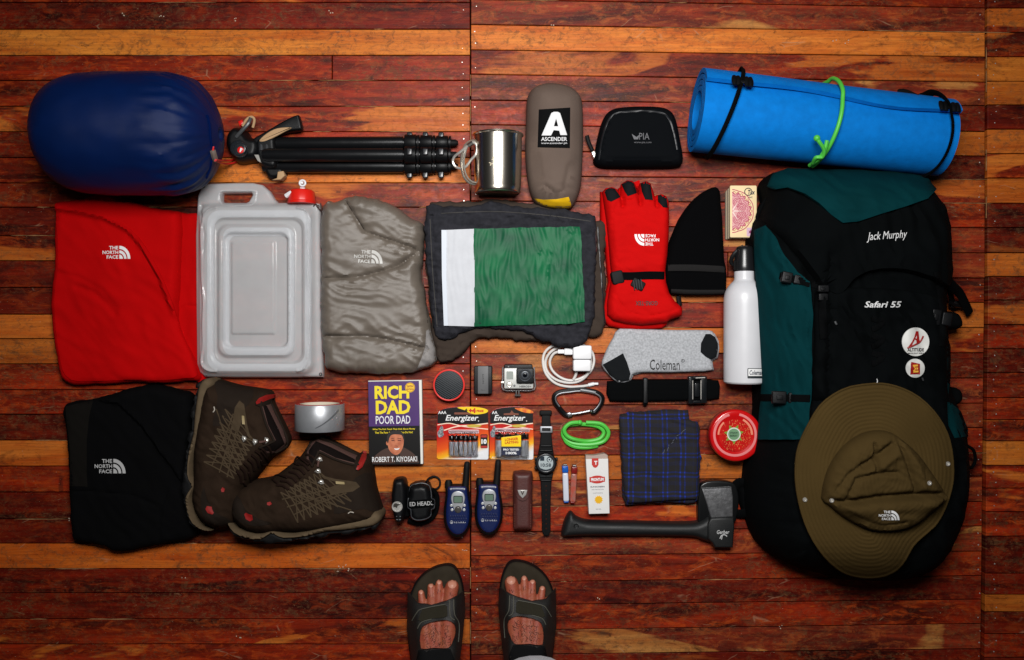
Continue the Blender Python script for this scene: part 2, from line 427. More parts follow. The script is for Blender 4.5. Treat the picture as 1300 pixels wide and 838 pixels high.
# ------------------------------------------------------------------ floor
def plank_mat():
    m = bpy.data.materials.new('varnished_wood'); m.use_nodes = True; N = m.node_tree.nodes; L = m.node_tree.links; b = N['Principled BSDF']
    oi = N.new('ShaderNodeObjectInfo'); tc = N.new('ShaderNodeTexCoord')
    sh = N.new('ShaderNodeVectorMath'); sh.operation = 'SCALE'; cmb = N.new('ShaderNodeCombineXYZ')
    for i in range(3): L.new(oi.outputs['Random'], cmb.inputs[i])
    L.new(cmb.outputs[0], sh.inputs[0]); sh.inputs['Scale'].default_value = 37.0
    add = N.new('ShaderNodeVectorMath'); L.new(tc.outputs['Object'], add.inputs[0]); L.new(sh.outputs[0], add.inputs[1])
    def noise(sx, sy, det=6, rough=0.6, dist=0.0, base=add):
        mp = N.new('ShaderNodeMapping'); mp.inputs['Scale'].default_value = (sx, sy, 1); L.new(base.outputs[0], mp.inputs['Vector'])
        n = N.new('ShaderNodeTexNoise'); n.inputs['Scale'].default_value = 1; n.inputs['Detail'].default_value = det; n.inputs['Roughness'].default_value = rough; n.inputs['Distortion'].default_value = dist
        L.new(mp.outputs[0], n.inputs['Vector']); return n.outputs['Fac']
    def math_(op, a, b_=None, clamp=False):
        n = N.new('ShaderNodeMath'); n.operation = op; n.use_clamp = clamp
        for i, q in enumerate((a, b_)):
            if q is None: continue
            if isinstance(q, (int, float)): n.inputs[i].default_value = q
            else: L.new(q, n.inputs[i])
        return n.outputs[0]
    def ramp(f, a, b_):
        n = N.new('ShaderNodeMapRange'); n.inputs[1].default_value = a; n.inputs[2].default_value = b_; n.clamp = True; L.new(f, n.inputs[0]); return n.outputs[0]
    def mix(f, a, b_, mode='MIX'):
        n = N.new('ShaderNodeMix'); n.data_type = 'RGBA'; n.blend_type = mode
        for i, q in ((0, f), (6, a), (7, b_)):
            if isinstance(q, (int, float)): n.inputs[i].default_value = q
            elif isinstance(q, tuple): n.inputs[i].default_value = q
            else: L.new(q, n.inputs[i])
        return n.outputs[2]
    grain = noise(7, 260, 8, 0.7, 0.4); fig = noise(3.2, 26, 5, 0.55, 1.2); big = noise(2.2, 9, 4, 0.5, 1.0)
    blot = noise(22, 60, 8, 0.75, 0.8); worn = noise(60, 75, 9, 0.75, 0.8); fleck = noise(260, 420, 3, 0.6)
    dark = mix(ramp(fig, 0.35, 0.65), lin((62, 13, 5)), lin((158, 44, 12)))
    dark = mix(math_('MULTIPLY', ramp(blot, 0.49, 0.62), 0.8), dark, lin((176, 72, 20)))
    sap = mix(ramp(fig, 0.3, 0.7), lin((172, 80, 20)), lin((206, 122, 44)))
    sap = mix(math_('MULTIPLY', ramp(blot, 0.55, 0.75), 0.6), sap, lin((150, 58, 24)))
    s1 = math_('ADD', math_('MULTIPLY', math_('SUBTRACT', big, 0.5), 2.2), oi.outputs['Alpha'])
    s1 = math_('ADD', s1, math_('MULTIPLY', math_('SUBTRACT', fig, 0.5), 0.35))
    base = mix(ramp(s1, 0.46, 0.54), dark, sap)
    base = mix(1.0, base, oi.outputs['Color'], 'MULTIPLY')
    g = math_('ADD', 0.30, math_('MULTIPLY', grain, 1.40))
    gc = N.new('ShaderNodeCombineColor'); [L.new(g, gc.inputs[i]) for i in range(3)]
    base = mix(1.0, base, gc.outputs[0], 'MULTIPLY')
    zone = ramp(noise(5, 9, 3), 0.36, 0.62)
    base = mix(math_('MULTIPLY', math_('MULTIPLY', ramp(worn, 0.50, 0.60), zone), 0.62), base, lin((92, 62, 36)))
    base = mix(math_('MULTIPLY', math_('MULTIPLY', ramp(noise(110, 240, 6, 0.75, 0.5), 0.55, 0.63), zone), 0.5), base, lin((132, 88, 54)))
    base = mix(math_('MULTIPLY', ramp(noise(70, 150, 6, 0.75, 0.8), 0.58, 0.66), 0.6), base, lin((36, 11, 6)))      # worn varnish
    base = mix(math_('MULTIPLY', ramp(noise(9, 14, 6, 0.7, 2.0), 0.56, 0.74), 0.8), base, lin((34, 16, 12)))   # old stains
    base = mix(math_('MULTIPLY', ramp(fleck, 0.71, 0.76), 0.7), base, lin((200, 180, 150)))
    vo = N.new('ShaderNodeTexVoronoi'); vo.feature = 'DISTANCE_TO_EDGE'; mp = N.new('ShaderNodeMapping'); mp.inputs['Scale'].default_value = (9, 30, 1)
    mp.inputs['Rotation'].default_value = (0, 0, 0.5); vo.inputs['Scale'].default_value = 1
    dn = N.new('ShaderNodeTexNoise'); dn.inputs['Scale'].default_value = 14; L.new(add.outputs[0], dn.inputs['Vector'])
    wv = mix(0.03, add.outputs[0], dn.outputs['Color']); L.new(wv, mp.inputs['Vector']); L.new(mp.outputs[0], vo.inputs['Vector'])
    fine = noise(40, 900, 4, 0.6, 0.2)
    base = mix(math_('MULTIPLY', ramp(fine, 0.58, 0.70), 0.55), base, lin((40, 12, 6)))        # pores along the grain
    scr = math_('MULTIPLY', math_('SUBTRACT', 1.0, ramp(vo.outputs['Distance'], 0.0, 0.018)), ramp(noise(18, 22, 3), 0.58, 0.66))
    base = mix(math_('MULTIPLY', scr, 0.45), base, lin((176, 140, 110)))                          # scratches
    L.new(base, b.inputs['Base Color'])
    rg = N.new('ShaderNodeMapRange'); L.new(worn, rg.inputs[0]); rg.inputs[1].default_value = 0.3; rg.inputs[2].default_value = 0.7
    rg.inputs[3].default_value = 0.36; rg.inputs[4].default_value = 0.62; L.new(rg.outputs[0], b.inputs['Roughness'])
    b.inputs['Specular IOR Level'].default_value = 0.20
    bp = N.new('ShaderNodeBump'); bp.inputs['Strength'].default_value = 0.35; bp.inputs['Distance'].default_value = 0.0012
    hh = math_('ADD', math_('MULTIPLY', grain, 0.5), math_('ADD', math_('MULTIPLY', worn, 0.7), math_('MULTIPLY', noise(5, 40, 3), 0.9)))
    hh = math_('SUBTRACT', hh, math_('MULTIPLY', scr, 0.4))
    L.new(hh, bp.inputs['Height']); L.new(bp.outputs[0], b.inputs['Normal'])
    return m
PM = plank_mat()
fl = Thing('floor', '', '', 650, 419, kind='structure')
fl.o.location = (0, 0, 0); fl.loc = np.zeros(3)
sub = box(-260, -260, 1560, 1120, -28, -14, 0.5)
fl.part('joint_bed', sub, mat('dark_joint', (34, 20, 14), 0.95, bump='n', bs=300, bst=0.6), smooth=False)
# tone codes: D dark red, R red, O sapwood, X mix, B brown plus gloss haze painted into the middle planks
TONE = {'D': (0.50, 0.36, 0.50, 0.08), 'R': (0.95, 0.80, 0.85, 0.16), 'O': (0.9, 0.86, 0.85, 0.92), 'X': (0.95, 0.85, 0.9, 0.44), 'B': (0.80, 1.10, 2.2, 0.2), 'A': (0.92, 0.74, 0.6, 0.9), 'Y': (1.12, 1.15, 1.2, 0.90)}
leftY = [-96, -62, -28, 3, 37, 70, 102, 135, 167, 200, 232, 263, 299, 331, 365, 399, 430, 462, 495, 526, 559, 592, 625, 659, 690, 722, 753, 786, 818, 851, 884, 917, 950]
leftT = 'DRRDYRRXRXXDXDDOORRDORDDADDXRDRD'
midL = [-97, -65, -33, -1, 31, 63, 94, 127, 158, 191, 223, 255, 287, 319, 351, 384, 416, 449, 483, 515, 547, 579, 611, 644, 676, 706, 740, 769, 801, 832, 864, 896, 928]
midR = [-86, -54, -22, 10, 41, 72, 104, 134, 167, 198, 228, 258, 289, 321, 353, 384, 416, 448, 480, 512, 543, 575, 605, 637, 668, 700, 731, 761, 792, 824, 856, 888, 920]
midT = 'DRRBYXBRBRBRBRRROBBBROBRBRDRBDRD'
rightY = [-84, -52, -20, 10, 41, 72, 103, 133, 164, 195, 226, 258, 289, 321, 351, 381, 412, 443, 473, 505, 533, 560, 591, 620, 650, 681, 728, 755, 777, 805, 835, 866, 898]
rightT = 'DRDXXOODXXODDODXRDRRRORRRDDODRDR'
splits = {('m', 4): 0.0, ('m', 7): 0.43, ('m', 8): 0.80, ('m', 9): 0.8, ('m', 10): 0.82, ('m', 13): 0.5, ('m', 15): 0.86, ('m', 16): 0.85, ('m', 17): 0.7, ('m', 21): 0.6, ('l', 5): 0.78, ('l', 9): 0.55, ('l', 12): 0.5, ('l', 15): 0.4, ('l', 16): 0.45, ('l', 20): 0.6, ('l', 21): 0.5, ('l', 8): 0.35, ('l', 14): 0.5}
alt = {('m', 7): 'D', ('m', 8): 'O', ('m', 9): 'D', ('m', 10): 'X', ('m', 13): 'B', ('m', 15): 'O', ('m', 16): 'X', ('m', 17): 'D', ('m', 21): 'D', ('l', 5): 'R', ('l', 9): 'Y', ('l', 12): 'R', ('l', 15): 'R', ('l', 16): 'R', ('l', 20): 'O', ('l', 21): 'O', ('l', 8): 'R', ('l', 14): 'R'}
rnd = random.Random(5)
def plank(xa, ya0, ya1, xb, yb0, yb1, tone):
    g = 0.55; zt = rnd.uniform(-0.35, 0.0); n = 14
    top = []; bot = []
    for i in range(n + 1):
        t = i / n; x = xa + (xb - xa) * t; j0 = rnd.uniform(-0.35, 0.2) if 0 < i < n else 0; j1 = rnd.uniform(-0.2, 0.35) if 0 < i < n else 0
        top.append((x, ya0 + (yb0 - ya0) * t + g + j0 * 0.6)); bot.append((x, ya1 + (yb1 - ya1) * t - g + j1 * 0.6))
    q = [(xa + g, top[0][1])] + top[1:-1] + [(xb - g, top[-1][1]), (xb - g, bot[-1][1])] + bot[1:-1][::-1] + [(xa + g, bot[0][1])]
    V, F = slab(q, -12, zt, 0.55, zref=0, steps=1)
    o = fl.part('plank', (V, F), PM, smooth=False)
    c = TONE[tone]; j = rnd.uniform(0.86, 1.14); o.color = (c[0] * j, c[1] * j * rnd.uniform(0.94, 1.06), c[2] * j, c[3] + rnd.uniform(-0.03, 0.03))
for key, Y0, Y1, T_, xa, xb in (('l', leftY, leftY, leftT, -200, 597), ('m', midL, midR, midT, 597.6, 1251), ('r', rightY, rightY, rightT, 1254.5, 1500)):
    for i in range(len(T_)):
        xl = xa; xr = xb
        if key == 'm' and Y0[i] > 330: xr = 1250.5 - (Y0[i] - 330) * 0.010
        if key == 'r': xl = 1253.5 if Y0[i] < 340 else 1254.5 - (Y0[i] - 330) * 0.010
        sp = splits.get((key, i))
        if sp:
            xm = xl + (xr - xl) * sp; m0 = Y0[i] + (Y1[i] - Y0[i]) * sp; m1 = Y0[i + 1] + (Y1[i + 1] - Y0[i + 1]) * sp
            plank(xl, Y0[i], Y0[i + 1], xm, m0, m1, T_[i]); plank(xm, m0, m1, xr, Y1[i], Y1[i + 1], alt[(key, i)])
        else: plank(xl, Y0[i], Y0[i + 1], xr, Y1[i], Y1[i + 1], T_[i])
gs = []
for k in range(120):                                    # putty left in the joints, in broken runs
    blk = rnd.choice('lm'); i = rnd.randrange(3, 28); x = rnd.uniform(0, 560) if blk == 'l' else rnd.uniform(605, 1200)
    Lg = rnd.uniform(8, 90); t = (x - 597) / 653
    f = (lambda xx: leftY[i]) if blk == 'l' else (lambda xx: midL[i] + (midR[i] - midL[i]) * (xx - 597) / 653)
    pts = [(x + Lg * q / 6, f(x + Lg * q / 6) + rnd.uniform(-0.25, 0.25)) for q in range(7)]
    gs.append(tube([W(a, b_, -0.75) for a, b_ in pts], [S * (0.05 if q in (0, 6) else rnd.uniform(0.25, 0.8)) for q in range(7)], 5))
for x, ys in ((597.2, (95, 127, 160, 215, 300, 340, 720, 790)), (1252, (60, 90, 190, 250))):
    for y in ys: gs.append(tube([W(x, y, -0.7), W(x + 0.2, y + 14, -0.6), W(x, y + 27, -0.7)], S * 0.55, 5))
fl.part('putty', join(*gs), mat('old_putty', (142, 104, 70), 0.9, var=0.5, vs=60), kind='stuff')
gs = []
for x, Y in ((588, leftY), (604, midL), (1243, midR), (1263, rightY)):
    for i in range(2, len(Y) - 1):
        h = Y[i + 1] - Y[i]
        for q in (0.28, 0.74):
            if rnd.random() < 0.7: gs.append(disc(x + rnd.uniform(-2, 2), Y[i] + h * q, -0.6, 0.12, rnd.uniform(0.55, 0.95), 0.1, 8))
fl.part('nail_heads', join(*gs), mat('nail_steel', (205, 198, 190), 0.4, 0.6), kind='stuff')
gs = []
for x, y in [(432, 720), (440, 723), (438, 718), (428, 724), (155, 18), (205, 20), (590, 700), (760, 761), (1075, 53), (1060, 52), (300, 25), (990, 796), (90, 660), (303, 808), (233, 732), (420, 15), (700, 33)]:
    for q in range(3): gs.append(disc(x + rnd.uniform(-3, 3), y + rnd.uniform(-2, 2), -0.3, rnd.uniform(0.2, 0.5), rnd.uniform(0.3, 0.9), 0.05, 6))
fl.part('paint_specks', join(*gs), mat('paint_speck', (190, 170, 150), 0.8), kind='stuff')
# ------------------------------------------------------------------ shared materials
BLK = mat('black_plastic', (9, 10, 12), 0.45, spec=0.25, bump='n', bs=900, bst=0.15, rvar=0.1)
BLKF = mat('black_webbing', (7, 8, 9), 0.85, bump='weave', bs=260, bst=0.5, sheen=0.05)
BLKR = mat('black_rubber', (9, 9, 10), 0.65, spec=0.2)
WHT = mat('white_print', (232, 232, 232), 0.6)
STEEL = mat('bright_steel', (232, 228, 220), 0.3, 0.75, rvar=0.08)
REDP = mat('red_plastic', (205, 22, 16), 0.3)
WPL = mat('white_plastic', (226, 226, 228), 0.35, rvar=0.08)
# ------------------------------------------------------------------ sleeping bag
t = Thing('sleeping_bag', 'big royal blue sleeping bag packed in a barrel shaped stuff sack', 'sleeping bag', 160, 175)
sb = mat('blue_nylon', (0, 24, 70), 0.46, bump='weave', bs=420, bst=0.25, sheen=0.0, spec=0.22, var=0.12, vs=14)
prof0 = [(0, 0), (0.006, 14), (0.02, 30), (0.05, 47), (0.09, 60), (0.14, 69), (0.20, 75), (0.28, 78.5), (0.38, 80), (0.5, 80.3), (0.62, 80), (0.72, 79), (0.80, 76), (0.86, 70), (0.91, 60), (0.95, 46), (0.98, 30), (0.995, 16), (1.0, 9), (0.985, 5), (0.96, 0)]
prof = [(float(a), max(0.0, float(b)) * 0.895) for a, b in cr(prof0, 5, False)]
def bagd(tt, a):
    w1 = 0.5 + 0.5 * math.tanh((tt - 0.72) * 9); X = tt * 9
    n = float(perlin(X * 0.5, a * 7 + 3, 4)); m = float(perlin(X * 0.8, a * 3, 8)); q = float(perlin(X * 1.4, a * 14, 12))
    wl = 0.5 - 0.5 * math.tanh((tt - 0.14) * 14)
    r1 = 1 - abs(float(perlin(X * 0.35, a * 10 + 2 * n, 31))) * 3.2; r2 = 1 - abs(float(perlin(X * 0.5, a * 19, 33))) * 3.0
    return 1 + (0.05 * n + 0.02 * q + 0.022 * r1 + 0.010 * r2) * w1 + 0.018 * m + 0.012 * math.sin(a * 22 + 3 * n) * w1 + 0.03 * wl * q
b_ = lathe(W(48, 170, 70), W(280, 171, 70), prof, 128, bagd, 0.003)
t.part('sack', b_, sb); SB = Surf(b_)
t.part('cord_lock', cord([(270, 191), (271.5, 197), (273.5, 203)], 3.6, SB, 3.4, 3), mat('grey_toggle', (120, 108, 100), 0.5))
t.part('gathered_seam', join(cord([(263, 146), (266, 158), (267, 172), (269, 188)], 1.5, SB, 0.3), cord([(269, 204), (266, 216), (262, 226)], 1.3, SB, 0.7)), mat('blue_nylon_dark', (0, 18, 64), 0.9)); t.part('drawstring', join(cord3([(274, 203, 96), (281, 204, 60), (287, 204, 22), (296, 203, 4), (299, 199, 3)], 1.1), cord3([(273, 204, 94), (281, 207, 54), (289, 208, 16), (299, 206, 3), (302, 203, 2)], 1.1), cord([(271, 186), (270.5, 190), (271, 193)], 1.2, SB, 3)), mat('red_cord', (200, 24, 20), 0.6))
# ------------------------------------------------------------------ tripod
t = Thing('camera_tripod', 'folded black camera tripod with pan head and flip lock legs', 'tripod', 430, 198)
TB = mat('black_anodised', (20, 21, 23), 0.3, 0.3, rvar=0.06); TG = mat('tan_rubber', (176, 142, 104), 0.7)
legs = [(182.5, 11, 8.2), (197, 23, 8.6), (211.5, 10, 8.2)]
for i, (y, z, r) in enumerate(legs):
    y1 = y + (-1 if i == 0 else 0); xs = (334, 512)
    lg = t.part('leg', join(tube([W(xs[0], y, z), W(xs[0] + 6, y, z), W(xs[1], y1, z)], [r * S * 0.8, r * S, r * S], 20),
        tube([W(512, y1, z), W(560, y1, z)], r * S * 0.78, 16)), TB)
    for k in range(3):
        x = 514 + k * 20; rr0 = r * (1.30 - 0.1 * k)
        cl = t.part('leg_clamp', join(tube([W(x, y1, z), W(x + 1, y1, z), W(x + 14, y1, z), W(x + 15, y1, z)], [rr0 * S * 0.93, rr0 * S, rr0 * S, rr0 * S * 0.9], 18),
            tube([W(x + 16, y1, z), W(x + 18.5, y1, z)], rr0 * S * 0.95, 18)), BLK)
        yy = y1 + (-9, -4, 10.5)[i]; zz = z + (2, rr0 - 1, 1)[i]
        o = rot(rr(x + 2.5, yy - 4.5, x + 9.5, yy + 4.5, 2), x + 6, yy, 0)
        t.part('clamp_lever', slab(o, zz - 2, zz + 3.4, 1.4), mat('lever_plastic', (34, 35, 38), 0.28), cl)
    t.part('foot', tube([W(562, y1, z), W(570, y1, z), W(578, y1, z), W(581.5, y1, z)], [4.6 * S, 4.6 * S, 4.4 * S, 2.6 * S], 14), BLKR)
t.part('centre_column', tube([W(320, 196, 12), W(345, 197, 12), W(508, 199, 11)], [6 * S, 5 * S, 5 * S], 16), TB)
t.part('shoulder_casting', pillow([(326, 179), (338, 175), (352, 175), (354, 186), (356, 204), (352, 216), (336, 214), (328, 204)], 24, 6, 2, edge=0.3, smooth_n=3), BLK)
t.part('leg_hinge', join(tube([W(332, 180, 20), W(332, 192, 24)], 3 * S, 12), tube([W(339, 182, 21), W(339, 193, 25)], 2.6 * S, 12)), mat('grey_metal', (110, 112, 116), 0.35, 0.8))
t.part('column_knob', pillow([(333, 206), (347, 204), (360, 212), (363, 222), (356, 227), (344, 228), (337, 220)], 16, 5, 2, smooth_n=3), BLK)
t.part('knob_grip', slab([(354, 219), (361, 218), (363, 224), (358, 229), (346, 229.5), (353, 227)], 6, 17.5, 1), TG)
t.part('pan_head', pillow([(289, 172), (296, 163), (303, 162), (312, 166), (318, 174), (330, 178), (333, 190), (328, 203), (316, 206), (304, 207), (295, 200), (288, 186)], 26, 9, 2, smooth_n=3), BLK)
k = t.part('pan_knob', join(disc(305, 190, 12, 31, 10.6, 2, 30), ringz(305, 190, 31.2, 9.2, 0.7, 40, 6)), mat('knob_gloss', (28, 32, 36), 0.22))
t.part('knob_badge', disc(305.5, 190.5, 31, 31.7, 4.2, 0.2), REDP, k)
t.part('badge_mark', flat([(304, 193), (305.3, 187.5), (309, 189.5), (306, 190), (307.4, 191.5), (305.4, 191.4), (305.8, 193)], 32.1, 0.3), WHT, k, smooth=False)
t.part('quick_release_lever', cord3([(300, 174, 27), (307, 166, 30), (315, 157, 30), (318, 150, 28)], 2.3, 4), mat('grey_rub', (70, 72, 74), 0.3))
t.part('lever_grip', cord3([(308, 160, 25), (313, 152, 27), (319, 148.5, 27), (323, 152, 26), (321, 162, 24)], 1.7, 4), TG)
t.part('plate_release', slab([(303, 155), (308, 152.5), (310, 157), (305, 161)], 20, 27, 1), REDP)
h_ = t.part('pan_handle', slab(cr([(322, 178), (340, 167), (362, 154), (378, 147), (381, 150), (384, 163), (380, 166), (364, 168), (346, 176), (330, 184)], 3), 12, 23, 2.5), BLK)
t.part('handle_grip', slab(cr([(329, 179), (338, 170), (352, 163), (370, 162), (362, 167), (347, 175), (336, 180)], 4), 22.3, 24.6, 1.2), TG, h_)
t.part('level_bubble', slab([(323.5, 197), (329, 197), (332, 207), (328, 205)], 20, 26.5, 0.5), mat('pale_grey', (150, 146, 140), 0.4))
t.part('leg_lettering', text('o CARBON+', 388, 181, 26, 3, 10 + 7.4, 0, 0.02, 0.0, 0.3), mat('grey_print', (96, 98, 100), 0.5))  # grey lettering printed along one leg
# ------------------------------------------------------------------ steel mug
t = Thing('steel_mug', 'brushed stainless steel camping mug lying on its side', 'mug', 632, 208)
MG = mat('mug_steel', (222, 214, 200), 0.22, 1.0)
zc = 30.2
mb = lathe(W(632, 171, zc), W(632, 246, zc), [(0, 30.0), (0.0, 31.6), (0.02, 31.8), (0.035, 30.2), (0.08, 29.6), (0.5, 29.4), (0.90, 28.6), (0.955, 27.8), (0.975, 28.6), (0.99, 28.3), (1.0, 26.8), (0.985, 25.5), (0.98, 0)], 72)
t.part('cup', mb, MG)
t.part('inside_wall', lathe(W(632, 171, zc), W(632, 240, zc), [(0, 30.0), (0.05, 29.0), (1.0, 27.6), (1.0, 0)], 60), mat('mug_inside', (150, 140, 125), 0.35, 1.0))
hp = [(606, 180, 36), (599, 179, 38), (591, 184, 38), (587, 196, 38), (586, 210, 38), (589, 224, 37), (596, 232, 36), (606, 234, 34)]
t.part('handle', join(cord3(hp, 1.8, 6, flatten=1.6), cord3([(x + 3, y + (1.5 if y < 200 else -1.5), z + 5) for x, y, z in hp], 1.0)), mat('dull_steel', (190, 182, 170), 0.32, 0.7))
gs = [flat(rot([(x, y), (x + l, y), (x + l, y + 0.8), (x, y + 0.8)], x, y, a), zc + 30.0, 0.3) for x, y, l, a in ((624, 203, 7, -52), (621, 206, 5, 20), (626, 200, 5, 70), (622, 210, 4, -60))]
t.part('engraved_mark', join(*gs), mat('mark', (150, 140, 120), 0.5, 0.6), smooth=False)
t = Thing('silver_carabiner', 'bright silver wire gate carabiner clipped to the mug handle', 'carabiner', 590, 197)
z = 44
t.part('frame', cord3([(602, 181, z), (597, 183, z), (585, 192.5, z - 2), (577, 199, z - 6), (575, 206, z - 8), (579, 212, z - 8), (586, 214, z - 6), (592, 211, z - 4), (598, 203, z - 2), (604, 196, z), (605.5, 187, z)], 1.7, 5, True), STEEL)
t.part('gate', cord3([(587, 212, z - 5), (589, 201, z - 3), (590, 190, z - 1)], 1.2, 3), STEEL)
t.part('gate_sleeve', cord3([(594, 185, z + 0.5), (600, 181, z + 1)], 2.9, 1), mat('sat_steel', (180, 176, 170), 0.3, 1.0))
# ------------------------------------------------------------------ brown pouch with patch
t = Thing('stuff_pouch', 'grey brown nylon pouch with a black ASCENDER patch and yellow bottom', 'pouch', 705, 188)
pm = mat('taupe_nylon', (98, 84, 76), 0.62, bump='weave', bs=330, bst=0.3, var=0.06, vs=20)
po = [(668, 150), (669, 125), (675, 112), (685, 106), (697, 104), (712, 105), (725, 109), (735, 117), (740, 130), (741, 170), (740, 205), (738, 235), (733, 252), (726, 263), (715, 265), (700, 264), (686, 261), (678, 254), (672, 238), (668, 210), (667, 180)]
def pd(X, Y, D):
    e = np.clip((Y - 225) / 20, 0, 1) + np.clip((118 - Y) / 12, 0, 1)
    return wrinkle(X, Y, 0.35, 26, 9, 1.6, 3) * e + 0.8 * perlin(X / 16, Y / 26, 5) - 2.5 * np.exp(-(seg_dist(X, Y, [(668, 188), (682, 200), (686, 228)]) / 3) ** 2) - 2.5 * np.exp(-(seg_dist(X, Y, [(736, 200), (722, 215), (716, 240)]) / 3.5) ** 2) - 2 * np.exp(-(seg_dist(X, Y, [(690, 238), (706, 249), (722, 240)]) / 2) ** 2)
pg = pillow(po, 44, 36, 2.4, disp=pd, smooth_n=3, edge=0.3); t.part('bag', pg, pm); PS = Surf(pg)
t.part('yellow_lining', drape([(678, 252), (690, 253.5), (706, 253), (722, 250), (724, 256), (726, 262), (722, 264.8), (706, 264.3), (694, 262.5), (684, 258.5)], PS, 0.6, 0.8, 2.2, disp=lambda X, Y, D: 0.4 * wrinkle(X, Y, 0.2, 20, 4, 1, 2)), mat('yellow_nylon', (232, 182, 14), 0.5, sheen=0.2))
pt = t.part('patch', drape([(684, 139), (724, 136.5), (723.5, 188), (682.5, 187)], PS, 0.7, 0.5, 3), mat('patch_black', (14, 14, 15), 0.8, bump='weave', bs=400, bst=0.3))
PL = mat('patch_print', (214, 214, 216), 0.7)
A1 = [(687.5, 172), (700, 143.5), (703, 142), (708, 142), (711, 143.5), (720, 171.5), (711.5, 171.5), (710, 166), (703, 165.2), (699.5, 172)]
t.part('letter_mark', drape(A1, PS, 1.3, 0.4, 2, holes=[[(703.2, 160.2), (708.6, 160.4), (706, 150.5)]]), PL, pt)
t.part('lettering', join(text('ASCENDER', 703.5, 176.5, 33, 5, PS, 0, 0.015, 0, 1.5), text('www.ascender.ph', 703.5, 182, 33, 3.0, PS, 0, 0.0, 0, 1.5)), PL, pt)
# ------------------------------------------------------------------ black zip pouch
t = Thing('zip_pouch', 'small black neoprene zip pouch with faint grey print', 'pouch', 810, 174)
zm = mat('neoprene', (8, 10, 13), 0.8, bump='n', bs=500, bst=0.2, sheen=0.08)
zo = [(754, 205), (757, 185), (762, 162), (768, 147), (777, 139), (792, 136), (815, 135), (838, 136), (851, 141), (858, 152), (863, 175), (867, 198), (866, 208), (858, 212), (830, 213), (790, 213), (764, 212)]
zg = pillow(zo, 24, 13, 2.8, smooth_n=3, edge=0.4, disp=lambda X, Y, D: 0.8 * perlin(X / 22, Y / 18, 3) + 1.2 * np.exp(-((D - 7) / 2) ** 2) - 1.4 * np.exp(-((D - 10) / 1.2) ** 2)); t.part('case', zg, zm); ZS = Surf(zg)
t.part('zip', ribbon([(760, 203), (763, 183), (768, 163), (775, 149), (786, 143), (815, 141), (838, 143), (848, 149), (855, 166), (860, 190)], 2.2, ZS, 0.5, 0.5), mat('zip_tape', (26, 27, 30), 0.45))
t.part('zip_puller', join(cord3([(745, 172, 7), (747.5, 181, 7), (752, 191, 8)], 2.6, 4, flatten=0.6), cord3([(752, 192, 8), (754, 196, 9), (758, 198, 9)], 1.4, 3)), BLKR)
t.part('zip_slider', slab(rot(rr(752, 192, 757, 202, 1.5), 755, 197, -25), 6, 13, 1), STEEL)
gp = mat('grey_print2', (84, 84, 88), 0.6)
t.part('lettering', join(text('PIA', 818, 173, 13, 8.5, ZS, 0, 0, 0, 0.5), text('www.pia.com', 816, 181, 22, 3, ZS, 0, 0, 0, 0.5), drape([(802, 170), (808, 174), (812, 171), (810, 177), (805, 177)], ZS, 0.4, 0.3, 3)), gp)
# ------------------------------------------------------------------ foam mat
t = Thing('foam_mat', 'rolled bright blue foam sleeping mat with black elastic straps', 'mat', 1045, 160)
fm = mat('blue_foam', (0, 112, 196), 0.8, bump='n', bs=260, bst=0.5, var=0.09, vs=60, spec=0.12)
def cen(u): return W(884 + u * 312, 142 + u * 35, 47 - 4 * u)
def spir(u, th, r):                                    # th measured in the cross-section, 0 = image-down side, 90 = up
    c = Vector(cen(u)); ax = (Vector(cen(1)) - Vector(cen(0))).normalized(); dn = Vector((ax.y, -ax.x, 0)).normalized()
    if dn.y > 0: dn = -dn
    tilt = 0.09 * math.sin(th) * 0 + 0.0
    return c + dn * math.cos(th) * r * S + Vector((0, 0, 1)) * math.sin(th) * r * S
V = []; F = []; NU = 60; turns = 3.9; TH = 5.6; th_end = math.radians(120); NT = 230
rings_ = []
for i in range(NT + 1):                                # inner to outer
    q = i / NT; th = th_end + (1 - q) * turns * 2 * math.pi * -1 * -1
    rings_.append((th, 49.5 - 6.9 * (1 - q) * turns))
def wav(u, th_from_end): return (0.10 * math.sin(u * 5.0 + 0.6) - 0.05 * math.sin(u * 11)) * math.exp(-th_from_end * 1.6)
sec = [(th, r + TH / 2, 0) for th, r in rings_] + [(th, r - TH / 2, 1) for th, r in rings_[::-1]]
for iu in range(NU + 1):
    u = iu / NU
    for th, r, side in sec:
        fe = th - th_end; rs = r * (1 - 0.07 * u)
        lift = 2.2 * math.exp(-fe * 2.2) * (0.6 + 0.4 * math.sin(u * 9))
        p = spir(u + 0.0, th + wav(u, fe), rs + lift)
        if u in (0.0, 1.0): p = spir(u, th + wav(u, fe), rs + lift)
        V.append(tuple(p))
m_ = len(sec)
for iu in range(NU):
    for k_ in range(m_): F.append((iu * m_ + k_, iu * m_ + (k_ + 1) % m_, (iu + 1) * m_ + (k_ + 1) % m_, (iu + 1) * m_ + k_))
for base in (0, NU * m_):
    for k_ in range(NT):
        a = base + k_; b2 = base + k_ + 1; c2 = base + m_ - 2 - k_; d2 = base + m_ - 1 - k_
        F.append((a, b2, c2, d2) if base else (d2, c2, b2, a))
t.part('foam_roll', (V, F), fm)
